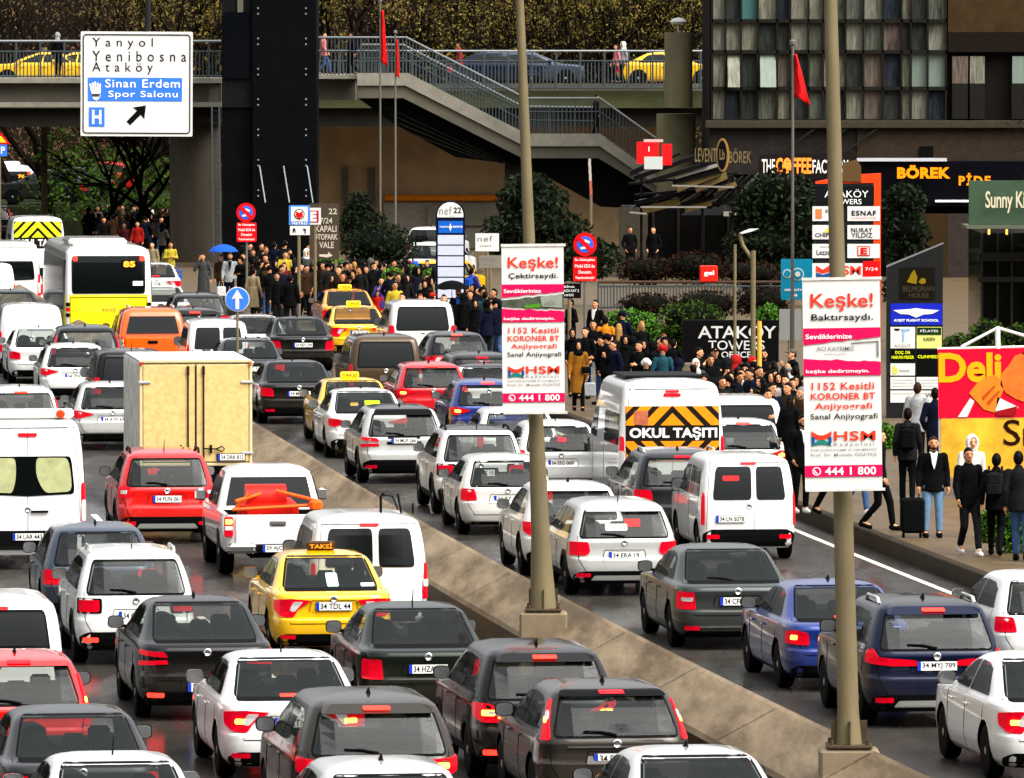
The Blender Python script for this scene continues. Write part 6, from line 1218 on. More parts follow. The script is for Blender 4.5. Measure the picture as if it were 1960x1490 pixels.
# food poster stand
s = Sign('poster_stand', 'red and yellow food poster stand lettered Deli with a white peaked frame', 'poster', 150, 1900, 780, None, -.6); b = s.rect('poster_sheet', 1797, 668, 2090, 800, M('poster_red', (.85, .004, .06), .45), 0, .05); YEL = M('poster_yellow', (.85, .42, .01), .5)
s.text('Deli', 1798, 675, 1918, 732, YEL, 1, .03, .98, b)
s.poly('printed_hand', [(1856, 752), (1870, 735), (1888, 722), (1905, 718), (1918, 728), (1922, 746), (1912, 770), (1904, 790), (1884, 784), (1866, 764)], M('print_skin', (.80, .27, .04), .5, var=.2, scale=7), 2, .006, b); s.polys('printed_fingers', [[(1880, 760), (1904, 738), (1907, 740), (1884, 766)], [(1890, 770), (1912, 748), (1915, 750), (1894, 775)]], M('print_shade', (.5, .12, .02), .5), 3, .005, b)
s.poly('printed_face', [(1918, 716), (1932, 700), (1944, 682), (1960, 676), (2000, 690), (2010, 760), (1975, 775), (1945, 764), (1926, 752), (1916, 738)], M('print_face', (.82, .22, .05), .5, var=.25, scale=5), 2, .006, b); s.poly('printed_hair', [(1955, 676), (1990, 670), (2088, 670), (2088, 790), (2000, 780), (2012, 700), (1980, 684)], M('print_hair', (.03, .015, .012), .6), 3, .005, b)
s.polys('printed_collar', [[(1834, 798), (1858, 762), (1866, 768), (1852, 798)]], SIGNWHITE, 2, .006, b); s.polys('printed_sleeve', [[(1910, 760), (1950, 780), (1940, 792), (1906, 790)]], SIGNWHITE, 2, .006, b); s.polys('printed_cup', [[(1906, 788), (1948, 778), (1946, 796), (1910, 796)]], M('print_dark_red', (.35, .01, .02), .5), 4, .006, b)
p = s.rect('yellow_sheet', 1801, 801, 2090, 914, M('poster_ochre', (.68, .42, .06), .5, var=.4, scale=1.6), 0, .05); s.text('Sıcak', 1921, 804, 2080, 854, M('print_brown', (.05, .015, .01), .5), 1, .005, .95, p)
WF = M('frame_white', (.75, .74, .7), .4)
mb = MB(); a, c, d_ = s.L(1912, 628), s.L(1796, 667), s.L(2030, 664); mb.tube([(c[0], .05, c[1]), (d_[0], .05, d_[1])], .025, 8); mb.tube([(s.L(1842, 664)[0], .05, s.L(1842, 664)[1]), (a[0], .05, a[1]), (d_[0], .05, d_[1])], .03, 8); mb.tube([(a[0], .05, a[1]), (a[0], .05, s.L(0, 668)[1])], .05, 8); mb.build('peaked_frame', WF, s.root)
for x in (1800, 2085): s.post(x, 668, .29, .03, WF)
# flags and flagpoles
FLAG = M('flag_red', (.62, .006, .012), .6); 
def flag(lbl, plbl, D, xp, ytop, pts, z0=.29, rod=.045):
    c = W3(xp, ytop, D); mb = MB(); mb.tube([(0, 0, 0), (0, 0, c[2] - z0)], [rod, rod * .7], 10); mb.lathe([(.01, 0), (.08, .04), (.08, .12), (.01, .16)], (0, 0, c[2] - z0), 12); o = mb.build('flagpole', M('flag_pole_steel', (.24, .23, .2), .4, .5), None, (c[0], D, z0)); tag(o, plbl, 'flagpole', 'flagpoles')
    if pts:
        k = D / F; N = 14; mb = MB(); vs = []
        L_, R__ = pts
        for i in range(N + 1):
            t = i / N; xl, yl = L_[0][0] + (L_[1][0] - L_[0][0]) * t, L_[0][1] + (L_[1][1] - L_[0][1]) * t; xr, yr = R__[0][0] + (R__[1][0] - R__[0][0]) * t, R__[0][1] + (R__[1][1] - R__[0][1]) * t
            for j in range(7):
                u = j / 6; x, y = xl + (xr - xl) * u, yl + (yr - yl) * u; vs.append(((x - xp) * k, .12 * math.sin(u * 7 + t * 2), HC - (y - YH) * k))
        mb.add(vs, [(i * 7 + j, i * 7 + j + 1, (i + 1) * 7 + j + 1, (i + 1) * 7 + j) for i in range(N) for j in range(6)]); mb.v = [(a, b_, c_) for a, b_, c_ in mb.v]; f = mb.build('flag', FLAG, None, (c[0], D, 0), smooth=60); md = f.modifiers.new('s', 'SOLIDIFY'); md.thickness = .015; tag(f, lbl, 'flag', 'red flags')
flag('red flag hanging from the flagpole in front of the office building', 'tall flagpole carrying the turquoise sign in front of the office building', 191, 1517, 88, ([(1519, 104), (1519, 182)], [(1524, 104), (1551, 203)]))
flag('narrow red flag drooping beside the footbridge stairs', 'flagpole with the drooping red flag beside the stairs', 290, 728, 6, ([(729, 20), (729, 118)], [(734, 20), (742, 128)]))
flag('pinkish furled flag on the shorter flagpole by the stairs', 'shorter flagpole in front of the stairs with a furled flag', 289, 757, 66, ([(758, 76), (758, 145)], [(761, 76), (765, 150)]))
# street furniture
s = Sign('street_lamp', 'short street lamp with a flat white head beside the ATAKÖY board', 'street lamp', 202, 1440, 445); s.poly('lamp_head', [(1416, 446), (1436, 438), (1452, 438), (1440, 443), (1420, 448)], M('lamp_white'), 0, .25); mb = MB(); a = [s.L(1416, 447), s.L(1422, 470), s.L(1439, 495)]; mb.tube([(p[0], .1, p[1]) for p in a], .05, 8); mb.build('lamp_arm', POLEM, s.root); s.post(1442, 480, .29, .065); 
s = Sign('bollard_post', 'slim pale pole left of the short street lamp', 'post', 203, 1408, 468); s.post(1407, 468, .29, .04)
s = Sign('bollard_post', 'yellow and pale marker post in front of the ATAKÖY board', 'post', 170, 1453, 615); s.post(1454, 615, .29, .05, M('marker_yellow', (.62, .42, .10), .6, var=.2))
s = Sign('barrier_arm', 'upright red and white barrier arm under the stair landing', 'barrier arm', 300, 1128, 305); 
for k in range(5): s.rect('stripe', 1126 + k * .7, 304 + k * 14, 1131 + k * .7, 318 + k * 14, M('faded_pink', (.42, .16, .12), .6) if k in (3, 4) else M('chalk_white', (.45, .42, .38), .6), 0, .06)
s.post(1131, 372, .29, .06)
sc_ = at0('delivery scooter with a red box parked by the terrace', 'delivery_scooter', 'scooter', 1355, 238, None, .29)
mb = MB(); bx(mb, 1340, 509, 1374, 540, 238, .5, 0, .03); bx_ = put(sc_, mb, 'red_box', M('box_red', (.8, .04, .02), .45)); mb = MB(); c = W3(1341, 528, 237.98); d = W3(1372, 518, 0 or 237.98); text_into(mb, 'gel', c[0] - sc_.location.x + .1, c[2] - .29 - .02, d[0] - sc_.location.x - .08, d[2] - .29, -.02, 0, .03); mb.build('lettering', WHITEINK, bx_)
mb = MB(); mb.box((0, .4, .7), (.3, 1.2, .35), 0, None, .1); mb.tube([(0, 1.0, .7), (0, 1.15, 1.15)], .05, 8); mb.tube([(-.3, 1.1, 1.2), (.3, 1.1, 1.2)], .025, 8); mb.build('frame_body', BLACK, sc_)
for y in (-.2, 1.25): mb = MB(); mb.lathe([(.18, -.06), (.28, -.06), (.3, 0), (.28, .06), (.18, .06)], (0, y, .3), 24, 0, 'x'); mb.build('wheel', RUBBER, sc_)
tf = at0('low brown terrace fence in front of the restaurant', 'fence', 'fence', 1220, 246, None, .29)
fence(tf, 1145, 1500, 540, 546, 592, 246, 30, M('terrace_rail', (.10, .06, .035), .7), 2.5, 6)
mb = MB(); o = s_ = None
bb = at0('white billboard beyond the footbridge at the left edge', 'billboard', 'billboard', 30, 420, None, 7.0); mb = MB(); bx(mb, -60, 66, 77, 102, 420, .3); put(bb, mb, 'board', SIGNWHITE); mb = MB(); c = W3(2, 98, 419.9); d = W3(60, 86, 419.9); text_into(mb, 'enlar', c[0] - bb.location.x, c[2] - 7, d[0] - bb.location.x, d[2] - 7, -.06, 0, 0); mb.build('lettering', GREYINK, bb)
mb = MB(); bx(mb, 0, 102, 6, 165, 420.2, .2); put(bb, mb, 'post', DARKPOLE)
# ------------------------------------------------ people: each body one remeshed figure, clothes and hair as its children
def V3(*a): return Vector(a)
def caps(mb, p, q, r0, r1, n=10, sq=1.0):
    p, q = Vector(p), Vector(q); d = (q - p); L_ = d.length; d.normalize(); pts, rr = [], []
    for k in range(4): a = math.pi / 2 * (1 - k / 4); pts.append(p - d * r0 * math.sin(a) * .99); rr.append(max(r0 * math.cos(a), .002))
    pts.append(p); rr.append(r0); pts.append(q); rr.append(r1)
    for k in range(1, 5): a = math.pi / 2 * k / 4; pts.append(q + d * r1 * math.sin(a) * .99); rr.append(max(r1 * math.cos(a), .002))
    m = MB(); m.tube(pts, rr, n)
    if sq != 1: c = (p + q) / 2; m.v = [(v[0], c.y + (v[1] - c.y) * sq if abs(p.y - q.y) < .05 else v[1], v[2]) for v in m.v]
    mb.add(m.v, m.f)
def ell(mb, c, r_, n=14):
    m = MB(); vs = []; 
    for i in range(1, n):
        t = math.pi * i / n
        for k in range(n): a = 2 * math.pi * k / n; vs.append((c[0] + r_[0] * math.sin(t) * math.cos(a), c[1] + r_[1] * math.sin(t) * math.sin(a), c[2] + r_[2] * math.cos(t)))
    fs = [((i) * n + k, (i) * n + (k + 1) % n, (i + 1) * n + (k + 1) % n, (i + 1) * n + k) for i in range(n - 2) for k in range(n)]
    vs += [(c[0], c[1], c[2] + r_[2]), (c[0], c[1], c[2] - r_[2])]; N = len(vs)
    fs += [(N - 2, (k + 1) % n, k) for k in range(n)] + [(N - 1, (n - 2) * n + k, (n - 2) * n + (k + 1) % n) for k in range(n)]
    mb.add(vs, fs)
def remesh(mb, vox, sm=3):
    o = mb.build('tmp', SEAM); fixn(o.data); md = o.modifiers.new('r', 'REMESH'); md.mode = 'VOXEL'; md.voxel_size = vox; md.use_smooth_shade = True
    if sm: s_ = o.modifiers.new('s', 'SMOOTH'); s_.iterations = sm; s_.factor = .5
    me = bpy.data.meshes.new_from_object(o.evaluated_get(bpy.context.evaluated_depsgraph_get())); bpy.data.objects.remove(o); me.shade_smooth(); return me
HEAD = V3(0, -.012, 1.645)
POSES = {   # joints: knees, ankles, elbows, wrists for the figure's left (+x) and right (-x) side; figure faces -y
 'stand': dict(kn=[(.10, -.01, .50), (-.10, -.02, .50)], an=[(.11, .02, .09), (-.11, .0, .09)], el=[(.222, .05, 1.15), (-.222, .05, 1.15)], wr=[(.235, -.04, .90), (-.235, -.04, .90)]),
 'walk': dict(kn=[(.09, -.16, .51), (-.09, -.02, .49)], an=[(.09, -.22, .10), (-.09, .28, .15)], el=[(.225, .14, 1.16), (-.225, -.02, 1.15)], wr=[(.23, .12, .91), (-.23, -.18, .94)]),
 'stroll': dict(kn=[(.09, -.10, .51), (-.09, .0, .49)], an=[(.10, -.12, .09), (-.09, .14, .10)], el=[(.225, .09, 1.15), (-.225, .0, 1.15)], wr=[(.235, .03, .90), (-.235, -.12, .92)]),
 'phone': dict(kn=[(.10, -.01, .50), (-.10, -.02, .50)], an=[(.11, .02, .09), (-.11, .0, .09)], el=[(.25, .06, 1.16), (-.24, .02, 1.14)], wr=[(.08, -.24, 1.20), (-.06, -.25, 1.18)]),
 'call': dict(kn=[(.10, -.01, .50), (-.10, -.02, .50)], an=[(.11, .02, .09), (-.11, .0, .09)], el=[(.25, .05, 1.15), (-.26, -.10, 1.22)], wr=[(.27, -.04, .90), (-.11, -.10, 1.54)]),
 'fold': dict(kn=[(.10, -.03, .50), (-.10, .0, .50)], an=[(.12, -.02, .09), (-.11, .04, .09)], el=[(.25, -.04, 1.16), (-.25, -.04, 1.16)], wr=[(-.02, -.22, 1.14), (.03, -.20, 1.18)]),
 'strap': dict(kn=[(.09, -.06, .51), (-.09, .0, .49)], an=[(.10, -.06, .09), (-.10, .10, .10)], el=[(.225, .07, 1.15), (-.25, -.06, 1.2)], wr=[(.24, .0, .91), (-.12, -.17, 1.36)]),
 'pocket': dict(kn=[(.10, -.01, .50), (-.10, -.02, .50)], an=[(.11, .02, .09), (-.11, .0, .09)], el=[(.26, .07, 1.15), (-.26, .07, 1.15)], wr=[(.20, -.06, .96), (-.20, -.06, .96)]),
}
PC = {}
def body_parts(pose):
    if pose in PC: return PC[pose]
    J = POSES[pose]; hip = [(.085, .0, .92), (-.085, .0, .92)]; sh_ = [(.168, .02, 1.425), (-.168, .02, 1.425)]
    b = MB(); caps(b, (0, .01, .98), (0, .02, 1.18), .135, .125, 12, .75); caps(b, (0, .02, 1.18), (0, .02, 1.36), .13, .145, 12, .75); caps(b, (-.13, .02, 1.41), (.13, .02, 1.41), .06, .06); caps(b, (0, .02, 1.42), (0, -.0, 1.57), .062, .055)
    ell(b, HEAD, (.074, .094, .115)); ell(b, (0, -.05, 1.585), (.052, .055, .05)); caps(b, (0, -.098, 1.655), (0, -.118, 1.622), .012, .017, 8); ell(b, (.076, .0, 1.64), (.012, .02, .03), 8); ell(b, (-.076, .0, 1.64), (.012, .02, .03), 8); ell(b, (0, -.094, 1.594), (.022, .012, .009), 8); ell(b, (0, -.088, 1.676), (.05, .014, .012), 8)
    for i in (0, 1):
        sx = 1 if i == 0 else -1
        caps(b, hip[i], J['kn'][i], .085, .056); caps(b, J['kn'][i], J['an'][i], .054, .038); caps(b, J['an'][i], (J['an'][i][0], J['an'][i][1] - .13, J['an'][i][2] - .05), .04, .03)
        caps(b, sh_[i], J['el'][i], .052, .04); caps(b, J['el'][i], J['wr'][i], .039, .026)
        w_ = V3(*J['wr'][i]); d = (w_ - V3(*J['el'][i])).normalized(); side = d.cross(V3(0, 1, 0)); side = side.normalized() if side.length > .1 else V3(1, 0, 0)
        fwd = V3(0, -1, 0) if abs(d.y) < .8 else V3(0, 0, 1); lat = (fwd - d * fwd.dot(d)).normalized(); nrm = d.cross(lat); pal = w_ + d * .065
        caps(b, w_, pal, .024, .03)
        for f_, (o_, ln) in enumerate(((-.028, .06), (-.01, .074), (.009, .078), (.027, .07))):
            r0 = pal + lat * o_ * 1.0 + d * .02; k1 = r0 + d * ln * .55 + nrm * (.008 * sx); k2 = k1 + d * ln * .4 + nrm * (.026 * sx); caps(b, r0, k1, .0095, .009, 6); caps(b, k1, k2, .009, .0075, 6)
        t0 = w_ + d * .03 + lat * .026; t1 = t0 + lat * .028 + d * .03; caps(b, t0, t1, .0115, .0105, 6); caps(b, t1, t1 + d * .03 + nrm * .008 * sx, .0105, .009, 6)
    body = remesh(b, .0115, 2)
    j = MB(); m = MB(); vs = [(a * math.cos(t), .02 + b_ * math.sin(t), z) for a, b_, z in ((.15, .11, 1.15), (.180, .136, 1.0), (.186, .145, .80)) for t in [2 * math.pi * k / 24 for k in range(24)]]
    m.add(vs, [(q * 24 + k, q * 24 + (k + 1) % 24, (q + 1) * 24 + (k + 1) % 24, (q + 1) * 24 + k) for q in range(2) for k in range(24)] + [tuple(range(23, -1, -1)), tuple(range(48, 72))]); j.add(m.v, m.f); m = MB(); caps(j, (0, .015, 1.02), (0, .02, 1.2), .15, .15, 14, .80); caps(j, (0, .02, 1.18), (0, .02, 1.36), .152, .158, 14, .78); caps(j, (-.125, .02, 1.405), (.125, .02, 1.405), .07, .07); caps(j, (0, .03, 1.42), (0, .015, 1.50), .085, .07)
    for i in (0, 1): caps(j, sh_[i], J['el'][i], .072, .056); w_ = V3(*J['wr'][i]); e = V3(*J['el'][i]); caps(j, e, w_ - (w_ - e).normalized() * .015, .06, .043)
    jac = remesh(j, .018, 2)
    c = MB(); m = MB(); ring = [(.17, .125, 1.12), (.175, .14, .95), (.20, .17, .70), (.225, .19, .46)]; vs = []
    for a, b_, z in ring:
        for k in range(24): t = 2 * math.pi * k / 24; f = 1 + .03 * math.sin(5 * t); vs.append((a * math.cos(t) * f, .02 + b_ * math.sin(t) * f, z))
    m.add(vs, [(q * 24 + k, q * 24 + (k + 1) % 24, (q + 1) * 24 + (k + 1) % 24, (q + 1) * 24 + k) for q in range(3) for k in range(24)] + [tuple(range(23, -1, -1)), tuple(range(72, 96))]); c.add(m.v, m.f); c.add(j.v, j.f); coat = remesh(c, .02, 2)
    t = MB(); caps(t, (0, .015, .96), (0, .01, .90), .128, .125, 14, .8)
    for i in (0, 1): caps(t, hip[i], J['kn'][i], .092, .07); a = V3(*J['an'][i]); k = V3(*J['kn'][i]); caps(t, k, a + (k - a).normalized() * .05, .068, .056)
    tro = remesh(t, .018, 2); sh = []
    for i in (0, 1):
        s_ = MB(); a = J['an'][i]; lift = a[2] - .09; caps(s_, (a[0], a[1] + .02, .055 + lift), (a[0], a[1] - .15, .042 + lift * .4), .055, .042); caps(s_, (a[0], a[1] + .02, .06 + lift), (a[0], a[1], .11 + lift), .05, .045); sh.append(remesh(s_, .014, 1))
    PC[pose] = dict(body=body, jacket=jac, coat=coat, trousers=tro, shoes=sh); return PC[pose]
HC_ = {}
def hair_mesh(kind):
    if kind in HC_: return HC_[kind]
    m = MB(); h = HEAD; 
    if kind in ('short', 'long', 'beard'):
        e = MB(); ell(e, (0, .004, h.z + .006), (.083, .106, .126), 26)
        for i, (x, y, z) in enumerate(e.v):                  # hairline: high over the brow, dropping past the ears to the nape
            ln = h.z + .052 - 1.05 * (y + .085) + .05 * abs(x) / .08 * (1 if y < -.02 else 0) + .006 * math.sin(i * 2.3)
            if z < ln: k_ = .80; e.v[i] = (x * k_, (y + .012) * k_ - .012, h.z + (z - h.z) * k_)
        m.add(e.v, e.f)
    if kind == 'long': caps(m, (.05, .05, 1.62), (.075, .045, 1.40), .045, .04); caps(m, (-.05, .05, 1.62), (-.075, .045, 1.40), .045, .04); caps(m, (0, .08, 1.62), (0, .10, 1.36), .06, .06)
    if kind == 'beard': ell(m, (0, -.068, 1.565), (.05, .042, .036)); ell(m, (.052, -.03, 1.59), (.022, .04, .04)); ell(m, (-.052, -.03, 1.59), (.022, .04, .04))
    if kind == 'hijab':
        for k in range(13):                               # a scarf ring round the face, over the crown and down to the collar
            t = 2 * math.pi * k / 12; caps(m, (.068 * math.cos(t), -.055, h.z - .005 + .095 * math.sin(t)), (.068 * math.cos(t + .55), -.055, h.z - .005 + .095 * math.sin(t + .55)), .026, .026, 8)
        ell(m, (0, .03, h.z + .012), (.098, .095, .125)); caps(m, (0, .01, 1.53), (0, .02, 1.45), .085, .14); ell(m, (0, -.04, 1.47), (.12, .09, .06))
    if kind == 'hood':
        for k in range(13):
            t = 2 * math.pi * k / 12; caps(m, (.085 * math.cos(t), -.06, h.z + .0 + .12 * math.sin(t)), (.085 * math.cos(t + .55), -.06, h.z + .12 * math.sin(t + .55)), .026, .026, 8)
        ell(m, (0, .04, h.z + .015), (.115, .11, .14)); caps(m, (0, .05, 1.53), (0, .04, 1.46), .10, .13)
    if kind == 'beanie': ell(m, (0, .012, h.z + .062), (.092, .106, .085)); caps(m, (-.05, .01, h.z + .03), (.05, .01, h.z + .03), .075, .075)
    if kind == 'cap': ell(m, (0, .015, h.z + .05), (.088, .102, .075)); m2 = MB(); m2.box((0, -.13, h.z + .05), (.14, .1, .02), 0, None, .006); m.add(m2.v, m2.f)
    if kind == 'bald': ell(m, (0, .045, h.z - .02), (.077, .06, .06))
    me = remesh(m, .010, 1); HC_[kind] = me; return me
CLOTH = lambda n, c, r_=.85: M('cloth_' + n, c, r_, var=.22, scale=14, bump=.35)
for n_, c_ in [('black', (.010, .010, .011)), ('charcoal', (.026, .026, .028)), ('grey', (.085, .085, .085)), ('navy', (.012, .016, .035)), ('mustard', (.28, .14, .012)), ('amber', (.50, .22, .012)), ('beige', (.28, .23, .15)), ('white', (.62, .61, .58)), ('red', (.38, .02, .012)), ('maroon', (.14, .02, .025)), ('jeans', (.075, .13, .24)), ('pale_jeans', (.17, .26, .36)), ('blue', (.02, .12, .42)), ('teal', (.02, .09, .11)), ('olive', (.06, .06, .025)), ('brown', (.06, .036, .02)), ('yellow', (.42, .34, .05)), ('pink', (.5, .22, .22)), ('silver', (.32, .33, .33)), ('purple', (.07, .06, .22)), ('stone', (.13, .12, .10))]: CLOTH(n_, c_)
SKINS = [M('skin_light', (.60, .35, .22), .5), M('skin_tan', (.54, .30, .175), .5), M('skin_olive', (.48, .26, .15), .5)]
HAIRC = {'dark': M('hair_dark', (.012, .009, .007), .5), 'brown': M('hair_brown', (.06, .032, .015), .5), 'blond': M('hair_blond', (.34, .21, .075), .5), 'ginger': M('hair_ginger', (.22, .07, .018), .5), 'grey': M('hair_grey', (.2, .2, .2), .6)}
EYEW = M('eye_dark', (.02, .012, .008), .2); LIP = M('lip', (.32, .10, .075), .5); BROW = HAIRC['dark']
FACE = None
def face_meshes():
    global FACE
    if FACE is None:
        FACE = []
        e = MB(); ell(e, (0, 0, 0), (.0105, .007, .006), 8); o = e.build('eye', EYEW, smooth=60); FACE.append(o.data); bpy.data.objects.remove(o)
        e = MB(); ell(e, (0, 0, 0), (.024, .007, .0065), 8); o = e.build('mouth', LIP, smooth=60); FACE.append(o.data); bpy.data.objects.remove(o)
        e = MB(); ell(e, (0, 0, 0), (.02, .007, .005), 8); o = e.build('eyebrow', BROW, smooth=60); FACE.append(o.data); bpy.data.objects.remove(o)
    return FACE
def slot(o, m_): 
    o.material_slots[0].link = 'OBJECT'; o.material_slots[0].material = m_; return o
PN = 0
NR = 'people on the near pavement'
ALT = ['stand', 'fold', 'pocket', 'strap', 'phone', 'stroll']
def person(px, yh, lbl, top='black', bot='charcoal', hair='short', hc='dark', rot=0, pose='stand', h=1.76, coat=False, shoes='black', D=None, z=.29, grp='people waiting on the pavement', scarf=None, fat=1.0, inner=None):
    global PN; PN += 1
    if pose == 'stand' and grp != NR: pose = ALT[PN % 6]
    if D is None: D = (HC - z - h * .985) * F / (yh - YH)
    X = (px - 980) * D / F; B = body_parts(pose); k = h / 1.76
    o = link('person', B['body'], None, (X, D, z), (0, 0, R(rot))); o.scale = (k * fat, k * fat, k); o.rotation_euler.x = R((PN * 37 % 7) - 3) * .7; o.rotation_euler.y = R((PN * 53 % 7) - 3) * .6; tag(o, lbl, 'person', grp); slot(o, SKINS[PN % 3])
    slot(link('coat' if coat else 'jacket', B['coat' if coat else 'jacket'], o), MATS['cloth_' + top]); slot(link('trousers', B['trousers'], o), MATS['cloth_' + bot])
    for s_ in B['shoes']: slot(link('shoe', s_, o), MATS['cloth_' + shoes])
    if hair in ('hijab', 'hood', 'beanie', 'cap') and hc == 'dark': hc = 'black'
    if hair in ('hijab', 'hood', 'beanie', 'cap'): 
        slot(link({'hijab': 'headscarf', 'hood': 'hood', 'beanie': 'beanie', 'cap': 'cap'}[hair], hair_mesh(hair), o), MATS['cloth_' + hc])
        if hair in ('cap',): slot(link('hair', hair_mesh('bald'), o), HAIRC['dark'])
    else: slot(link('hair', hair_mesh(hair), o), HAIRC[hc])
    if inner:                                             # shirt front showing in the open collar
        m = MB(); m.add([(-.055, -.112, 1.47), (.055, -.112, 1.47), (.03, -.138, 1.30), (0, -.142, 1.2), (-.03, -.138, 1.30), (-.055, -.07, 1.47), (.055, -.07, 1.47), (.03, -.1, 1.30), (0, -.1, 1.2), (-.03, -.1, 1.30)], [(0, 1, 2, 3, 4), (9, 8, 7, 6, 5), (0, 5, 6, 1), (1, 6, 7, 2), (2, 7, 8, 3), (3, 8, 9, 4), (4, 9, 5, 0)]); m.build('shirt_front', MATS['cloth_' + inner], o)
        m = MB(); caps(m, (-.05, -.04, 1.49), (0, -.1, 1.45), .022, .018, 8); caps(m, (.05, -.04, 1.49), (0, -.1, 1.45), .022, .018, 8); m.build('collar', MATS['cloth_' + inner], o, smooth=60)
    if scarf: m = MB(); ell(m, (0, -.01, 1.50), (.10, .10, .05)); m.build('scarf', MATS['cloth_' + scarf], o, smooth=60)
    if D < 275 and abs(rot) < 120:
        f = face_meshes()
        for x in (-.031, .031): link('eye', f[0], o, (x, -.094, 1.657)); slot(link('eyebrow', f[2], o, (x, -.099, 1.678)), HAIRC['dark'] if hc not in HAIRC else HAIRC[hc if hc != 'blond' else 'brown'])
        link('mouth', f[1], o, (0, -.104, 1.594))
    return o
def held(name, lbl, cat, o, off, mb, mt, grp=None):
    c, s_ = math.cos(o.rotation_euler.z), math.sin(o.rotation_euler.z); l = o.location
    ob = mb.build(name, mt, None, (l.x + off[0] * c - off[1] * s_, l.y + off[0] * s_ + off[1] * c, l.z + off[2]), smooth=40); ob.rotation_euler.z = o.rotation_euler.z; return tag(ob, lbl, cat, grp)
def backpack(o, lbl, mt='cloth_black'):
    m = MB(); m.box((0, 0, 0), (.30, .17, .44), 0, None, .06); m.box((0, .09, -.08), (.24, .06, .2), 0, None, .025)
    for x in (-.1, .1): m.tube([(x, -.05, .2), (x * 1.1, -.2, .28), (x * 1.15, -.33, .1), (x * 1.2, -.2, -.15)], .02, 6)
    return held('backpack', lbl, 'backpack', o, (0, .235, 1.24), m, MATS[mt])
def bag(o, lbl, mt, side=1, sz=(.30, .12, .34)):
    w_ = [q for q in POSES['stand']['wr']][0 if side > 0 else 1]; m = MB(); m.box((0, 0, -sz[2] / 2 - .16), sz, 0, None, .03); m.tube([(-.08, 0, -.16), (-.06, 0, .0), (.06, 0, 0), (.08, 0, -.16)], .009, 6)
    return held('carrier_bag', lbl, 'bag', o, (w_[0] * 1.1, -.06, w_[2] - .06), m, MATS[mt])
# --- near pavement at the right
NR = 'people on the near pavement'
p = person(1786, 840, 'bearded man in black jacket, white collar and pale jeans pulling a suitcase', 'black', 'pale_jeans', 'beard', 'brown', 4, 'stand', 1.77, inner='white', fat=1.1, grp=NR)
m = MB(); m.box((0, 0, .40), (.42, .26, .62), 0, None, .05); m.tube([(-.12, .06, .7), (-.12, .06, 1.0), (.12, .06, 1.0), (.12, .06, .7)], .012, 6)
for x in (-.15, .15): m.lathe([(.045, -.02), (.045, .02)], (x, .05, .045), 12, 0, 'x')
held('suitcase', 'black wheeled suitcase standing on the pavement beside the bearded man', 'suitcase', p, (-.36, -.05, 0), m, MATS['cloth_black'])
person(1858, 861, 'young man in black jacket and silver chain with white trainers, walking to the camera', 'black', 'charcoal', 'short', 'dark', 12, 'walk', 1.83, shoes='white', grp=NR)
person(1857, 838, 'person in a white hooded sweatshirt with the hood up before the yellow poster', 'white', 'charcoal', 'hood', 'white', 8, 'stroll', 1.78, shoes='white', grp=NR)
p = person(1907, 872, 'person in black walking away beside the hedge wearing a small backpack', 'black', 'black', 'short', 'dark', 172, 'walk', 1.74, grp=NR); backpack(p, 'small black backpack worn by the person walking away beside the hedge', 'cloth_charcoal')
person(1957, 868, 'person in dark grey jacket and blue jeans cut by the right picture edge', 'charcoal', 'jeans', 'short', 'dark', 170, 'stroll', 1.84, grp=NR)
p = person(1738, 785, 'person with a large black backpack and grey shirt hem walking away', 'charcoal', 'black', 'short', 'dark', 176, 'stroll', 1.80, grp=NR); backpack(p, 'large black backpack with a small white mark on a walker near the stele')
person(1753, 735, 'person in a grey white patterned sweater facing the directory stele', 'silver', 'black', 'short', 'brown', 168, 'stand', 1.82, grp=NR)
person(1792, 746, 'person in dark navy standing against the red poster edge', 'navy', 'black', 'short', 'dark', 180, 'pocket', 1.80, grp=NR)
person(1684, 826, 'man in black coat striding right, just emerging from behind the nearer banner', 'black', 'black', 'short', 'brown', 62, 'walk', 1.80, grp=NR)
person(1532, 797, 'bald bearded man in black jacket and white trainers left of the nearer banner', 'black', 'black', 'beard', 'dark', 20, 'pocket', 1.82, shoes='white', grp=NR, inner='white')
person(1640, 806, 'person in blue jeans of whom only the legs show below the nearer banner', 'charcoal', 'jeans', 'short', 'dark', 30, 'walk', 1.78, shoes='white', grp=NR)
person(1585, 806, 'person in black hidden behind the nearer banner with one dark shoe showing', 'black', 'black', 'short', 'dark', 30, 'walk', 1.78, grp=NR)
# --- crowd beyond the school minibus
CR = 'crowd by the office plaza'
p = person(1107, 655, 'woman in a long mustard coat and dark headscarf walking towards the camera', 'mustard', 'black', 'hijab', 'black', 4, 'stroll', 1.66, coat=True, grp=CR); bag(p, 'pale carrier bag held by the woman in the mustard coat', 'cloth_silver', 1); 
m = MB(); m.box((0, 0, 0), (.22, .09, .16), 0, None, .03); m.tube([(-.09, 0, .07), (-.02, .05, .35), (.09, 0, .07)], .008, 6); held('handbag', 'small black handbag at the waist of the woman in the mustard coat', 'bag', p, (.17, -.17, .98), m, MATS['cloth_black'])
person(1100, 632, 'woman with dark headscarf in a black puffer jacket behind the mustard coat', 'black', 'black', 'hijab', 'black', 0, 'pocket', 1.68, grp=CR)
person(1118, 629, 'man in black jacket leaning to the woman with dark headscarf', 'black', 'black', 'short', 'dark', -20, 'pocket', 1.76, grp=CR)
person(1138, 615, 'slim man in black sweater and pale blue jeans behind the mustard coat', 'black', 'pale_jeans', 'short', 'dark', -6, 'phone', 1.78, shoes='white', grp=CR)
person(1161, 607, 'person in a bright amber jacket seen from behind', 'amber', 'navy', 'short', 'dark', 170, 'stand', 1.75, grp=CR)
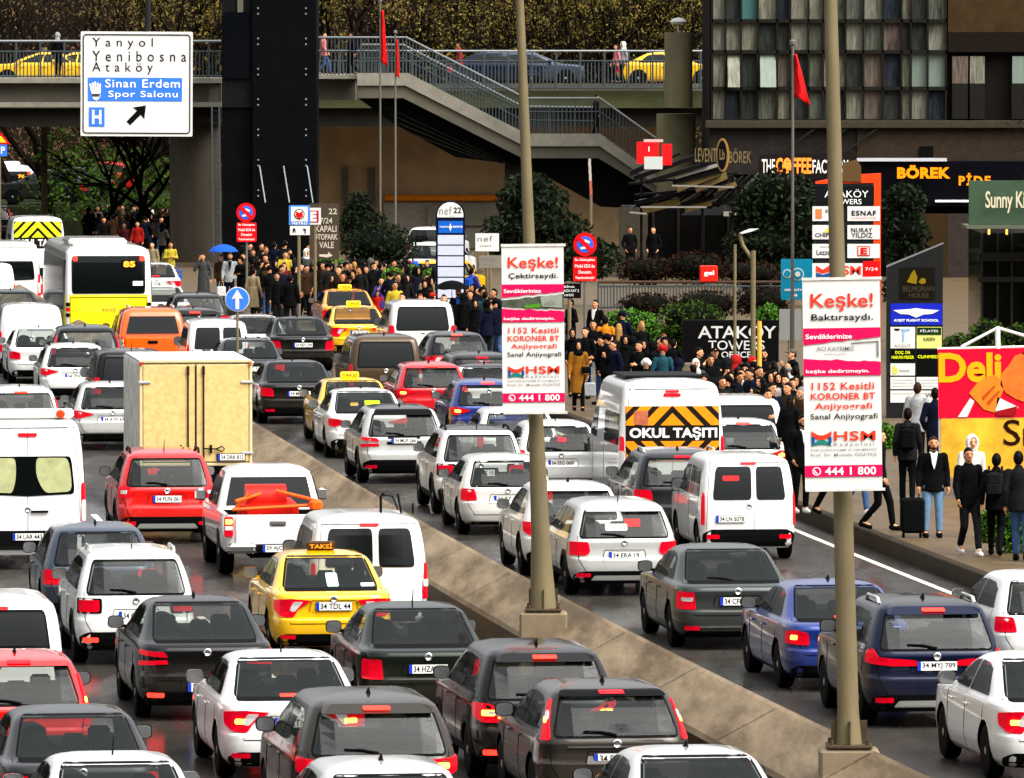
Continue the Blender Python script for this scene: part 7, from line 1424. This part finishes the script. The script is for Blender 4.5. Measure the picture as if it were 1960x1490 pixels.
person(1184, 622, 'woman with straight blond hair in a long black leather coat, back to the camera', 'charcoal', 'black', 'long', 'blond', 168, 'stand', 1.72, coat=True, grp=CR)
person(1195, 598, 'person in a navy hat standing before the green hedge', 'navy', 'black', 'beanie', 'navy', 150, 'stand', 1.76, grp=CR)
person(1227, 617, 'blond woman in a black jacket in front of the round hedge', 'black', 'black', 'long', 'blond', 25, 'stand', 1.70, grp=CR)
person(1276, 642, 'woman with long ginger hair and red scarf right of the hedge', 'maroon', 'navy', 'long', 'ginger', 10, 'phone', 1.68, scarf='red', grp=CR)
person(1270, 664, 'person in a teal gilet with red headwear, back to the camera', 'teal', 'navy', 'beanie', 'red', 178, 'pocket', 1.70, grp=CR)
person(1234, 690, 'person in a white beanie and black jacket behind the school minibus', 'black', 'black', 'beanie', 'white', 175, 'pocket', 1.72, grp=CR)
person(1300, 690, 'person in a navy puffer jacket bending left of the pale headscarf', 'navy', 'black', 'hood', 'navy', 160, 'pocket', 1.70, grp=CR)
person(1334, 690, 'woman in a white headscarf and grey coat smiling above the school minibus', 'grey', 'black', 'hijab', 'white', 6, 'stand', 1.64, coat=True, grp=CR)
person(1356, 682, 'person with sunglasses and dark hair in black beside the white headscarf', 'black', 'black', 'long', 'dark', 12, 'stand', 1.72, grp=CR)
person(1335, 668, 'person with dark hair looking right, behind the white headscarf', 'black', 'black', 'short', 'dark', 60, 'stand', 1.74, grp=CR)
person(1374, 668, 'person with a reddish face in dark clothes under the ATAKÖY board', 'black', 'black', 'cap', 'black', 15, 'stand', 1.74, grp=CR)
person(1394, 688, 'person in a grey hooded jacket with the hood up, back to the camera', 'charcoal', 'black', 'hood', 'charcoal', 170, 'stand', 1.76, grp=CR)
person(1406, 684, 'person in a red hood left of the marker post', 'charcoal', 'black', 'hood', 'red', 150, 'stand', 1.74, grp=CR)
person(1435, 686, 'person in a red beanie just left of the yellow marker post', 'black', 'black', 'beanie', 'red', 40, 'stand', 1.70, grp=CR)
person(1420, 708, 'man in dark jacket and white shirt looking down at a phone', 'charcoal', 'black', 'short', 'dark', -12, 'phone', 1.75, inner='white', grp=CR)
person(1452, 724, 'smiling dark haired woman above the white people carrier', 'olive', 'black', 'long', 'dark', -40, 'stand', 1.66, grp=CR)
person(1470, 748, 'person in black with only forehead and dark hair above the carrier roof', 'black', 'black', 'short', 'dark', 10, 'stand', 1.70, grp=CR)
person(1467, 672, 'man in dark jacket standing right of the yellow marker post', 'black', 'black', 'beard', 'dark', 0, 'phone', 1.78, grp=CR)
person(1502, 721, 'cheerful young man in a white and black varsity jacket', 'white', 'black', 'short', 'dark', -25, 'pocket', 1.76, inner='black', grp=CR)
person(1520, 727, 'dark haired young person close behind the varsity jacket', 'black', 'black', 'short', 'dark', 10, 'stand', 1.72, grp=CR)
person(1511, 698, 'person with grey hair and pale teal top, back to the camera', 'silver', 'black', 'bald', 'grey', 175, 'stand', 1.74, grp=CR)
person(1514, 671, 'person in dark hat by the flagpole behind the crowd', 'black', 'black', 'cap', 'stone', -70, 'stand', 1.75, grp=CR)
person(1531, 744, 'grey haired man in dark fur collared coat touching the banner edge', 'brown', 'black', 'beard', 'grey', -50, 'stand', 1.76, grp=CR)
person(1512, 760, 'person in a black coat with long dark hair, turned away beside the grey haired man', 'black', 'black', 'long', 'dark', 150, 'stand', 1.70, grp=CR)
person(1090, 574, 'man in black leaning by the slogan board right of the first banner', 'black', 'jeans', 'short', 'dark', -60, 'phone', 1.76, grp=CR)
person(1138, 576, 'man in black jacket and white shirt sitting height behind the pale table', 'black', 'black', 'short', 'dark', -30, 'pocket', 1.74, inner='white', grp=CR)
person(1207, 472, 'person in black with white stripes at the restaurant steps, left one', 'black', 'black', 'short', 'dark', 20, 'stand', 1.76, D=276, z=.9, grp=CR)
person(1250, 474, 'person in black tracksuit at the restaurant steps, right one', 'black', 'charcoal', 'short', 'dark', -20, 'pocket', 1.76, D=276, z=.9, grp=CR)
# --- crowd beside the taxis
CT = 'crowd waiting beside the taxis'
for a in [(940, 580, 'woman in a black coat with a beige scarf left of the first banner', dict(hair='hijab', hc='beige', pose='call', h=1.66)), (906, 576, 'young woman in black jacket with dark hood left of the woman with beige scarf', dict(hair='hijab', hc='black', rot=8, h=1.66)), (928, 560, 'person in a teal jacket behind the beige scarf', dict(top='teal', rot=160)),
          (902, 558, 'man with a bare forehead in dark grey behind the black hood', dict(top='charcoal', rot=-15)), (876, 553, 'bearded man in dark jacket and blue shirt under a black umbrella', dict(top='charcoal', bot='jeans', hair='beard', rot=-6, h=1.8, inner='blue')), (852, 566, 'person with glasses right of the people carrier roof', dict(top='brown', hair='long')),
          (803, 565, 'woman with long ginger hair and a white top above the people carrier', dict(top='white', hair='long', hc='ginger', rot=-8, h=1.66)), (818, 527, 'young man in a beige jacket behind the ginger haired woman', dict(top='beige', rot=5)), (831, 562, 'person in a red and black cap above the people carrier', dict(hair='cap', hc='red', rot=150)),
          (770, 563, 'man in black with a short beard left of the ginger haired woman', dict(hair='beard', rot=-10)), (760, 541, 'man in an olive yellow jacket beside the black bearded man', dict(top='yellow', rot=15)), (779, 528, 'woman in black with a dark headscarf near the small hedge', dict(hair='hijab', hc='black', h=1.66)),
          (762, 522, 'dark haired woman in black with white blouse near the small hedge', dict(hair='long', inner='white', h=1.66)), (777, 514, 'man in dark clothes in front of the blue jacketed person', dict(rot=20)), (796, 503, 'person in a bright blue hooded coat by the white SUV', dict(top='blue', hair='hood', hc='blue', rot=120)),
          (906, 514, 'person in grey jacket carrying a blue backpack near the stone notice', dict(top='purple', rot=140)), (722, 555, 'person in a red jacket just right of the orange taxi roof', dict(top='red', rot=-10)), (733, 531, 'woman in a purple blue top behind the red jacket', dict(top='purple', hair='long', h=1.66)),
          (711, 497, 'person in a grey brown hooded coat facing away from the camera', dict(top='stone', hair='hood', hc='stone', rot=175)), (676, 503, 'person with sandy hair in a tan coat facing away', dict(top='mustard', hair='short', hc='blond', rot=172, coat=True)), (695, 499, 'person in slate blue behind the grey brown hood', dict(top='teal', rot=165)),
          (672, 536, 'ginger woman in an orange red top behind the orange taxi', dict(top='red', hair='long', hc='ginger', rot=30, h=1.66)), (652, 522, 'person with a blue face mask in dark clothes above the orange taxi', dict(rot=10)), (650, 509, 'man with thick dark hair looking left above the masked person', dict(rot=-30, top='brown')),
          (627, 505, 'woman in a grey headscarf and black coat above the orange taxi', dict(hair='hijab', hc='grey', rot=8, h=1.66)), (603, 489, 'tall man in charcoal jacket seen from the side', dict(top='charcoal', rot=60, h=1.82)), (579, 506, 'young woman in grey black quilted jacket by the metro sign post', dict(top='charcoal', hair='long', rot=-14, h=1.66)),
          (584, 479, 'person in a white hood beside the metro sign post', dict(top='grey', hair='hood', hc='white', rot=30)), (556, 479, 'man with dark hair in olive coat left of the metro sign post', dict(top='olive', rot=20)), (543, 483, 'man in a mustard yellow jacket left of the metro sign post', dict(top='yellow', rot=12)),
          (544, 504, 'woman in maroon scarf in front of the mustard yellow jacket', dict(top='maroon', hair='long', h=1.64)), (533, 524, 'man in black coat with white bottle in the front row', dict(h=1.76, rot=5)), (556, 528, 'stout person in a black puffer jacket facing away in the front row', dict(rot=170, fat=1.15)), (510, 489, 'man in long black coat at the left end of the crowd', dict(h=1.82, rot=-4, coat=True)), (505, 474, 'red haired man behind the long black coat', dict(hc='ginger', rot=40)), (525, 465, 'person with dark hair at the back beside the pale wall', dict(top='navy', rot=160)),
          (548, 462, 'person in dark blue at the back below the metro sign', dict(top='navy', rot=140)), (484, 515, 'person in a beige coat left of the long black coat', dict(top='beige', coat=True, rot=150, h=1.68))]:
    k = dict(grp=CT); k.update(a[3])
    if 590 < a[0] < 745 and a[1] > 505: k.update(D=244 + (a[1] % 3) * .7, z=0); k['h'] = max(1.38, HC - (a[1] - YH) * k['D'] / F)
    o = person(a[0], a[1], a[2], **k)
    if 'blue backpack' in a[2]: backpack(o, 'sky blue backpack worn near the stone notice block', 'cloth_blue')
    if 'black umbrella' in a[2]: UM = o
rc = random.Random(5)
for i, (x, y, l, g_) in enumerate([(x_, 470 + rc.uniform(-6, 44), 'dark dressed person in the packed crowd beside the metro sign post', CT) for x_ in range(492, 600, 9)] + [(x_, 520 + rc.uniform(-14, 22), 'dark dressed person in the packed crowd above the white people carrier', CT) for x_ in range(748, 850, 9)] + [(x_, 556 + rc.uniform(-10, 20), 'dark dressed person in the packed crowd left of the first banner', CT) for x_ in range(888, 958, 7)]
        + [(x_, 694 + rc.uniform(0, 34), 'dark dressed person in the packed crowd around the ATAKÖY board', CR) for x_ in range(1300, 1535, 13)] + [(x_, 398 + rc.uniform(-8, 20), 'dark figure in the shaded crowd under the footbridge', 'people in the shade under the footbridge') for x_ in range(165, 372, 7)] + [(x_, 462 + rc.uniform(-10, 34), 'dark dressed person in the packed crowd between the black tower and the kerb', 'people near the black tower') for x_ in range(462, 512, 8)] + [(x_, 706 + rc.uniform(0, 30), 'dark dressed person in the packed crowd behind the white people carrier', CR) for x_ in range(1392, 1530, 12)] + [(x_, 498 + rc.uniform(0, 14), 'dark dressed person in the back row of the taxi crowd', CT) for x_ in range(610, 830, 13)] + [(x_, 640 + rc.uniform(0, 16), 'dark dressed person in the crowd between the mustard coat and the hedge', CR) for x_ in range(1150, 1300, 14)] + [(x_, 505 + rc.uniform(-8, 14), 'dark dressed person in the crowd behind the orange taxi', CT) for x_ in range(604, 740, 12)]):
    person(x, y, l, rc.choice(['black', 'black', 'charcoal', 'navy', 'black', 'brown']), rc.choice(['black', 'charcoal', 'jeans']), rc.choice(['short', 'short', 'long', 'hood', 'beanie', 'hijab']), rc.choice(['dark', 'dark', 'brown']) if False else 'black' if False else 'dark' if (i % 6) in (0, 1, 2) else 'dark', rc.uniform(-70, 70) if i % 3 else rc.uniform(140, 220), rc.choice(list(POSES)), rc.uniform(1.6, 1.84), fat=rc.uniform(.94, 1.12), z=.1 if 'shaded' in l else .29, grp=g_)
def umbrella(o, lbl, mt, off):
    m = MB(); n = 16; rings = [(.02, .30), (.2, .27), (.38, .19), (.5, .06), (.48, .055), (.36, .17), (.18, .25)]; vs = []
    for r_, zz in rings:
        for k in range(n): a = 2 * math.pi * k / n; vs.append((r_ * math.cos(a), r_ * math.sin(a), zz - (.02 if k % 2 else 0) * (r_ > .3)))
    m.add(vs, [(i * n + k, i * n + (k + 1) % n, (i + 1) * n + (k + 1) % n, (i + 1) * n + k) for i in range(len(rings) - 1) for k in range(n)]); m.tube([(0, 0, .3), (0, 0, -.55)], .01, 6); return held('umbrella', lbl, 'umbrella', o, off, m, MATS[mt])
umbrella(UM, 'black umbrella held over the bearded man by the people carrier', 'cloth_black', (-.15, -.15, 1.72))
# --- people near the black tower and in the shade of the bridge
TW = 'people near the black tower'
person(390, 468, 'man in a long grey coat holding a phone to his ear', 'grey', 'charcoal', 'short', 'brown', -10, 'call', 1.78, coat=True, D=262, grp=TW)
p = person(438, 474, 'man in a silver puffer jacket over a striped shirt carrying bags', 'silver', 'navy', 'beard', 'brown', 4, 'stroll', 1.80, D=262, grp=TW, inner='navy'); bag(p, 'white carrier bag in the right hand of the striped shirt man', 'cloth_white', -1); bag(p, 'grey carrier bag in the left hand of the striped shirt man', 'cloth_silver', 1)
m = MB()
p2 = person(424, 480, 'ginger haired person under the blue umbrella behind the striped shirt man', 'brown', 'black', 'long', 'ginger', 10, 'stand', 1.66, D=265, grp=TW); umbrella(p2, 'blue umbrella beside the black tower', 'cloth_blue', (.05, -.1, 1.72))
person(462, 478, 'dark bearded person in a brown coat behind the no parking sign post', 'brown', 'black', 'beard', 'dark', 8, 'stand', 1.76, D=263, grp=TW)
p = person(326, 437, 'woman in a mustard yellow jacket right of the bus roof', 'yellow', 'black', 'short', 'brown', 12, 'phone', 1.68, D=282, grp=TW); bag(p, 'turquoise carrier bag held by the woman in the mustard yellow jacket', 'cloth_blue', 1)
person(292, 437, 'person in a beige coat with dark hair beside the yellow bus roof', 'beige', 'maroon', 'long', 'dark', -30, 'stand', 1.68, D=282, grp=TW)
DKG = 'people in the shade under the footbridge'
for i, (x, y, t_, rot, l) in enumerate([(172, 402, 'black', 0, 'person in black at the left end of the shaded group'), (188, 396, 'stone', 20, 'person with a pale collar second in the shaded group'), (203, 407, 'black', 160, 'person in black with back turned beside the tree trunk'), (215, 398, 'charcoal', -10, 'person in charcoal just right of the tree trunk'), (232, 394, 'grey', 14, 'person in a grey jacket with white straps in the shaded group'), (246, 403, 'olive', 30, 'person in olive between grey jacket and dark blue jacket'), (258, 396, 'navy', -20, 'person in dark blue with pale scarf in the shaded group'),
        (272, 399, 'black', 170, 'person in black facing away under the white sign'), (286, 392, 'white', 12, 'person in a white top with blond hair in the shaded group'), (302, 402, 'stone', -30, 'person in stone grey near the round pier'), (316, 405, 'black', 0, 'person in black right beside the round pier edge'), (334, 404, 'charcoal', 40, 'person in charcoal in front of the round pier'), (352, 412, 'black', 10, 'person in black at the right side of the round pier'), (240, 428, 'maroon', 20, 'person in a maroon jacket above the bus roof'), (262, 425, 'red', -12, 'person in dull red beside the maroon jacket above the bus roof'), (310, 428, 'stone', 150, 'person in a taupe hood between beige coat and yellow jacket')]):
    person(x, y, l, t_, 'black', ['short', 'long', 'short', 'hood'][i % 4] if t_ != 'white' else 'long', 'dark' if t_ != 'white' and i % 4 != 3 else ('blond' if t_ == 'white' else 'black'), rot, ['stand', 'pocket', 'stroll'][i % 3], 1.72, z=.1, grp=DKG)
# --- on the bridge, the stair and the raised road
BR = 'people walking on the footbridge'
person(112, 70, 'dark dressed person with pale hood on the left part of the footbridge', 'black', 'black', 'hood', 'silver', 170, 'stroll', 1.74, D=316, z=7.83, grp=BR)
person(622, 56, 'person in a pink top and jeans on the footbridge beside the tower', 'pink', 'jeans', 'long', 'dark', 80, 'walk', 1.74, D=315.5, z=7.85, grp=BR)
p = person(674, 60, 'person in dark jacket with white bag striding left on the footbridge', 'navy', 'black', 'short', 'dark', -88, 'walk', 1.74, D=315.3, z=7.85, grp=BR)
person(880, 82, 'person in a bright red jacket on the raised road pavement', 'red', 'black', 'short', 'brown', -80, 'stroll', 1.74, D=335, z=7.46, grp=BR)
person(1178, 92, 'person with pink scarf walking beside the white hood on the raised road', 'pink', 'black', 'long', 'brown', -70, 'stroll', 1.66, D=335, z=7.46, grp=BR)
person(1191, 82, 'person in a white hooded jacket on the raised road pavement', 'silver', 'black', 'hood', 'white', -60, 'stroll', 1.76, D=335.4, z=7.46, grp=BR)
person(1141, 196, 'dark figure coming down the stairs at the landing', 'black', 'black', 'short', 'dark', 80, 'stroll', 1.7, D=312.8, z=W3(0, 263, 312.8)[2], grp=BR)
# ------------------------------------------------ trees, shrubs, hedges
def leaf(mb, c, s_, rnd):
    a = Vector((rnd.gauss(0, 1), rnd.gauss(0, 1), rnd.gauss(0, 1))).normalized(); b = a.orthogonal().normalized(); b = Matrix.Rotation(rnd.uniform(0, 6.28), 3, a) @ b; e = a.cross(b); q = s_ * rnd.uniform(.6, 1.3)
    c = Vector(c); mb.add([c - b * q, c + e * q * .45, c + b * q, c - e * q * .45], [(0, 1, 2, 3)])
def cloud(mb, els, size, rnd, shell=.75):
    for cx, cy, cz, rx, ry, rz, n in els:
        for _ in range(n):
            d = Vector((rnd.gauss(0, 1), rnd.gauss(0, 1), rnd.gauss(0, 1))).normalized(); r_ = rnd.uniform(shell, 1.06) if rnd.random() < .8 else rnd.uniform(.2, 1)
            leaf(mb, (cx + d.x * rx * r_, cy + d.y * ry * r_, cz + d.z * rz * r_), size, rnd)
BARK = M('bark', (.026, .019, .014), .9, var=.4, scale=5, stretch=(1, 1, .3)); TWIG = M('twig', (.06, .042, .025), .9)
OLIVE = M('leaf_olive', (.1, .09, .02), .6, island=[(.05, .04, .01), (.14, .11, .02), (.10, .085, .015), (.26, .19, .03), (.17, .15, .03), (.07, .055, .02)])
RUST = M('leaf_rust', (.1, .06, .02), .7, island=[(.06, .035, .02), (.13, .08, .04), (.09, .065, .035), (.20, .13, .05), (.11, .085, .03)])
DARKL = M('leaf_dark', (.012, .018, .01), .5, island=[(.01, .016, .009), (.03, .045, .02), (.018, .028, .013), (.055, .07, .035)])
HEDGE = M('leaf_hedge', (.05, .12, .015), .5, island=[(.04, .10, .01), (.12, .26, .02), (.06, .15, .014), (.17, .32, .03)])
HEDGED = M('leaf_hedge_dark', (.02, .04, .01), .5, island=[(.02, .045, .008), (.06, .11, .016), (.035, .07, .012), (.10, .15, .022)])
def grow(tb, lf, p, d, ln, rad, dep, rnd, leafn, lsz, spread=.6, mn=3):
    pts = [p]; q = p; dd = d
    for i in range(3): dd = (dd + Vector((rnd.gauss(0, .13), rnd.gauss(0, .13), rnd.gauss(0, .08)))).normalized(); q = q + dd * ln / 3; pts.append(q)
    tb.tube(pts, [rad, rad * .88, rad * .76, rad * .62], 6 if rad > .05 else 3, 0, False)
    if dep == 0 or ln < .25:
        for _ in range(leafn): leaf(lf, q + Vector((rnd.gauss(0, .3), rnd.gauss(0, .3), rnd.gauss(0, .26))), lsz, rnd)
        return
    for k in range(rnd.randint(mn, mn + 1)):
        ax = dd.orthogonal().normalized(); ax = Matrix.Rotation(rnd.uniform(0, 6.28), 3, dd) @ ax; nd = (Matrix.Rotation(rnd.uniform(.25, spread + .25), 3, ax) @ dd); nd.z += .12; nd.normalize()
        grow(tb, lf, pts[rnd.choice((2, 3, 3))], nd, ln * rnd.uniform(.62, .85), rad * .58, dep - 1, rnd, leafn, lsz, spread, mn)
def tree_proto(seed, h, leafn, lsz, lm, dep=4, rad=.22, spread=.62, mn=3, wood=BARK):
    rnd = random.Random(seed); tb, lf = MB(), MB(); grow(tb, lf, Vector((0, 0, -.05)), Vector((0, 0, 1)), h * .36, rad, dep, rnd, leafn, lsz, spread, mn)
    r_ = link('tree', None); tb.build('trunk', wood, r_, smooth=60)
    if lf.v: lf.build('crown', lm, r_)
    return r_
def copy_tree(o, loc, rz, sc, lbl, grp, cat='tree'):
    r_ = o.copy(); C.objects.link(r_); r_.location = loc; r_.rotation_euler.z = rz; r_.scale = (sc, sc, sc); tag(r_, lbl, cat, grp)
    for c in o.children: d = c.copy(); C.objects.link(d); d.parent = r_
    return r_
PR = [tree_proto(1, 13, 16, .10, OLIVE, rad=.30), tree_proto(2, 13, 14, .10, OLIVE, spread=.7, rad=.30), tree_proto(3, 12.5, 8, .09, RUST, rad=.28), tree_proto(5, 13, 3, .08, RUST, dep=5, spread=.5, rad=.28)]
BT = 'tall spring trees behind the raised road'
spots = [(30, 372, 2), (95, 366, 3), (150, 380, 2), (215, 368, 2), (285, 384, 3), (345, 370, 0), (400, 376, 0), (465, 366, 0), (610, 372, 1), (655, 364, 0), (705, 382, 2), (760, 370, 3), (805, 366, 2), (850, 384, 3), (900, 368, 0), (945, 378, 2), (985, 366, 1), (1035, 380, 0), (1075, 368, 1), (1120, 384, 0), (1165, 370, 1), (1215, 366, 0), (1255, 380, 1), (1300, 368, 0), (1345, 374, 1), (1390, 368, 1)]
rt = random.Random(9)
nearby = ['behind the left edge billboard', 'left of the dark hooded walker', 'above the left yellow taxi', 'above the left edge of the direction sign', 'behind the hanger post of the direction sign', 'above the right edge of the direction sign', 'just left of the black tower', 'partly hidden by the black tower', 'right beside the black tower', 'above the striding bridge walker', 'left of the drooping flag', 'right of the flagpole', 'above the top of the stairs', 'between stair rail and red jacket', 'above the person in red', 'over the dark blue car', 'left of the farther lamp pole', 'right of the farther lamp pole', 'over the grey blue car', 'left of the pink scarf walker', 'above the pink scarf walker', 'above the white hooded walker', 'left of the upper round column', 'behind the upper round column', 'right of the upper round column', 'touching the glass office building']
for i, (x, y, k) in enumerate(spots):
    copy_tree(PR[k], ((x - 980) * y / F, y, 0), rt.uniform(0, 6), rt.uniform(.92, 1.12), ['olive leafed spring tree ', 'olive leafed spreading tree ', 'rusty budding tree ', 'nearly bare brown tree '][k] + nearby[i], BT)
for x, y, k, l in [(250, 344, 3, 'dark trunked tree beyond the bridge above the shaded group'), (296, 343, 2, 'forked tree beyond the bridge left of the round pier'), (195, 350, 3, 'slim bare tree beyond the bridge above the black minibus')]: copy_tree(PR[k], ((x - 980) * y / F, y, 0), k + .5, .62, l, 'trees beyond the footbridge')
for o in PR:
    for c in list(o.children): bpy.data.objects.remove(c)
    bpy.data.objects.remove(o)
rw = random.Random(21); mb = MB()
for i in range(60): x = -28 + 48 * i / 60; n0 = len(mb.f); cloud(mb, [(x + rw.uniform(-1, 1), 398 + rw.uniform(-6, 8), rw.uniform(1.5, 13), 2.4, 1.6, 2.2, 330)], .13, rw); mb.m[n0:] = [1 if rw.random() < (.75 if x < -8 else .3) else 0] * (len(mb.f) - n0)
tag(mb.build('woodland', [M('leaf_far', (.05, .045, .015), .8, island=[(.05, .036, .016), (.15, .11, .035), (.10, .075, .028), (.26, .20, .05), (.18, .14, .035)]), M('leaf_far_brown', (.05, .03, .02), .9, island=[(.05, .03, .023), (.14, .088, .06), (.22, .14, .085), (.10, .064, .046)])]), 'dense far woodland behind the road and the trees', 'woodland', None, 'stuff')
mb = MB(); mb.add([(-120, 412, -1), (120, 412, -1), (120, 424, 16), (-120, 424, 16), (120, 480, 18), (-120, 480, 18)], [(0, 1, 2, 3), (3, 2, 4, 5)]); tag(mb.build('dark_backdrop', M('backdrop_dark', (.018, .015, .008), .95, var=.5, scale=.4)), None, None, None, 'structure')  # dark sheet added to keep the gaps between the trees dark
mb = MB(); mb.box((-18.6, 388, .78), (13, 40, 1.56)); tag(mb.build('embankment', M('embankment', (.05, .055, .03), .9, var=.4, scale=.6)), None, None, None, 'structure')
# low greenery beyond the bridge
mb = MB(); cloud(mb, [((x - 980) * 362 / F, 362 + rw.uniform(-2, 3), rw.uniform(.5, 4.5), 1.6, 1.2, 1.4, 170) for x in range(90, 340, 18)], .15, rw); tag(mb.build('undergrowth', HEDGED), 'dark undergrowth beyond the footbridge behind the shaded group', 'undergrowth', None, 'stuff')
mb = MB(); mb.box(((262 - 980) * 350 / F, 350, .9), (3.2, .12, .9)); mb.box(((262 - 980) * 350 / F, 350, .2), (3.2, .08, .3)); tag(mb.build('low_fence', M('lime_fence', (.22, .26, .02), .7, var=.3)), 'low lime green fence beyond the bridge among the trunks', 'fence')
mb = MB(); mb.tube([(0, 0, 0), (0, 0, 9)], .14, 12); tag(mb.build('street_lamp', POLEM, None, ((85 - 980) * 345 / F, 345, 0)), 'plain grey lamp post beyond the bridge beside the distant bus', 'lamp post')
def shrub(name, lbl, cat, x, y, D, els, n, size, lm, seed, core=.76, z=.29, trunk=0):
    """els in photo pixels relative to the base: (x0,y0,x1,y1) boxes turned into ellipsoids of real depth."""
    rnd = random.Random(seed); r_ = thing(name, lbl, cat, ((x - 980) * D / F, D, z)); k = D / F; mb = MB(); cm = MB()
    for x0, y0, x1, y1 in els:
        rx, rz = (x1 - x0) / 2 * k, (y1 - y0) / 2 * k; cx, cz = ((x0 + x1) / 2 - x) * k, HC - ((y0 + y1) / 2 - YH) * k - z; ry = min(rx, 1.6 if rx > 1.6 else rx)
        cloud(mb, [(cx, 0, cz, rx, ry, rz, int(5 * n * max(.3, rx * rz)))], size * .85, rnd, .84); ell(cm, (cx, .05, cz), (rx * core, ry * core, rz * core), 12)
    mb.build('foliage', lm, r_); cm.build('shade_core', M('foliage_core_%s' % lm.name, {'leaf_hedge': (.015, .035, .005)}.get(lm.name, (.008, .011, .006)), .9), r_)  # solid dark core: shade inside the foliage put into its colour
    if trunk: t = MB(); t.tube([(0, 0, -.05), (0, 0, trunk)], [.14, .08], 8); t.build('trunk', BARK, r_)
    return r_
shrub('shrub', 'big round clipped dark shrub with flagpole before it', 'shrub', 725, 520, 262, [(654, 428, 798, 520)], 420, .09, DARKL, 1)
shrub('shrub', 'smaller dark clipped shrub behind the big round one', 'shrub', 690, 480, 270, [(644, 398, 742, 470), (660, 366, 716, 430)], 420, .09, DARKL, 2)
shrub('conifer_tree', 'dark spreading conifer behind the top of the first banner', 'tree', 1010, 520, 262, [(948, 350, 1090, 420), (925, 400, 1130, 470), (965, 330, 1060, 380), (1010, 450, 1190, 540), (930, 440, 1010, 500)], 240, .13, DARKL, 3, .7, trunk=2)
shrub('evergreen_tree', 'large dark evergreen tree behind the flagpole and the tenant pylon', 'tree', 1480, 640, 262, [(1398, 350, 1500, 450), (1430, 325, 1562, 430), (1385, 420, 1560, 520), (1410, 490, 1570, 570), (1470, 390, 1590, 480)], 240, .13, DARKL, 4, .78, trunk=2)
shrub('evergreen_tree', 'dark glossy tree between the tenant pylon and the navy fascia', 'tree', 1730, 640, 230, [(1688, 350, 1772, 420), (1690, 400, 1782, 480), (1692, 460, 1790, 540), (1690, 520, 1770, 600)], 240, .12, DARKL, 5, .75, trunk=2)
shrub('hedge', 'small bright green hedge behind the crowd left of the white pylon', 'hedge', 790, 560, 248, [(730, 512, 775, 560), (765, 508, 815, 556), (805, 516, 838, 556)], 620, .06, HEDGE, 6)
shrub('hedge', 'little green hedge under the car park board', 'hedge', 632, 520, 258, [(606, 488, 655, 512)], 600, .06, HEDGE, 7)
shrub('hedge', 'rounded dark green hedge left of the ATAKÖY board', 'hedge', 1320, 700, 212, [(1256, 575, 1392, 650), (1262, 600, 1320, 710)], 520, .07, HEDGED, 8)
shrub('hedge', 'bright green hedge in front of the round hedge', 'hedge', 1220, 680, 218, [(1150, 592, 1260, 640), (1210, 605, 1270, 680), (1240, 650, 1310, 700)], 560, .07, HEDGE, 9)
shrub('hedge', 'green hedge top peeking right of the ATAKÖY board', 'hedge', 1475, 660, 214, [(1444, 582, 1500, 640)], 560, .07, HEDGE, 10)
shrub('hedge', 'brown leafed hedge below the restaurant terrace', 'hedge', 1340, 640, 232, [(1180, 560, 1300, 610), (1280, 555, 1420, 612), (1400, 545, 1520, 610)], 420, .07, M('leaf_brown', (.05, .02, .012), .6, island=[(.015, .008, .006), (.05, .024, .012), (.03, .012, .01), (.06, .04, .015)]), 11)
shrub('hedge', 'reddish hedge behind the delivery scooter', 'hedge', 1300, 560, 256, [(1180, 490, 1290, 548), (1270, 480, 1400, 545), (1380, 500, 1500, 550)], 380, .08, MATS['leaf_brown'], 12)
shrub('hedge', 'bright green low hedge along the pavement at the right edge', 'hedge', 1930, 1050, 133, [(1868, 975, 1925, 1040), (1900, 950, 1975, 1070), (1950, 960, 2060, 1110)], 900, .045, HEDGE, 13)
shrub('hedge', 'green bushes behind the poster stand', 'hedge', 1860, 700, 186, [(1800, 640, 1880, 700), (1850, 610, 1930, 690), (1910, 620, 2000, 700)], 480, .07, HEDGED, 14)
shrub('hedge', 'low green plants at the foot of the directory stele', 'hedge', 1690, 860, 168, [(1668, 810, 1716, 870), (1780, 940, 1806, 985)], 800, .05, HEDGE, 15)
# bare twigs reaching in from the right edge
rb = random.Random(33); r_ = thing('bare_tree', 'bare brown tree reaching twigs in from the upper right edge', 'tree', ((2080 - 980) * 205 / F, 205, .29)); tb, lf = MB(), MB()
for z0, dx, dz in ((2.5, -.8, .5), (3.6, -.9, .35), (4.6, -.9, .3), (5.6, -.8, .4), (6.4, -.9, .2), (7.2, -.6, .6)): grow(tb, lf, Vector((0, 0, z0)), Vector((dx, rb.uniform(-.2, .2), dz)).normalized(), .85, .035, 4, rb, 0, .1, .55, 2)
tb.tube([(0, 0, -.05), (.05, 0, 4), (0, 0, 9)], [.16, .12, .06], 10); tb.build('trunk', M('twig_dark', (.028, .016, .010), .9), r_)
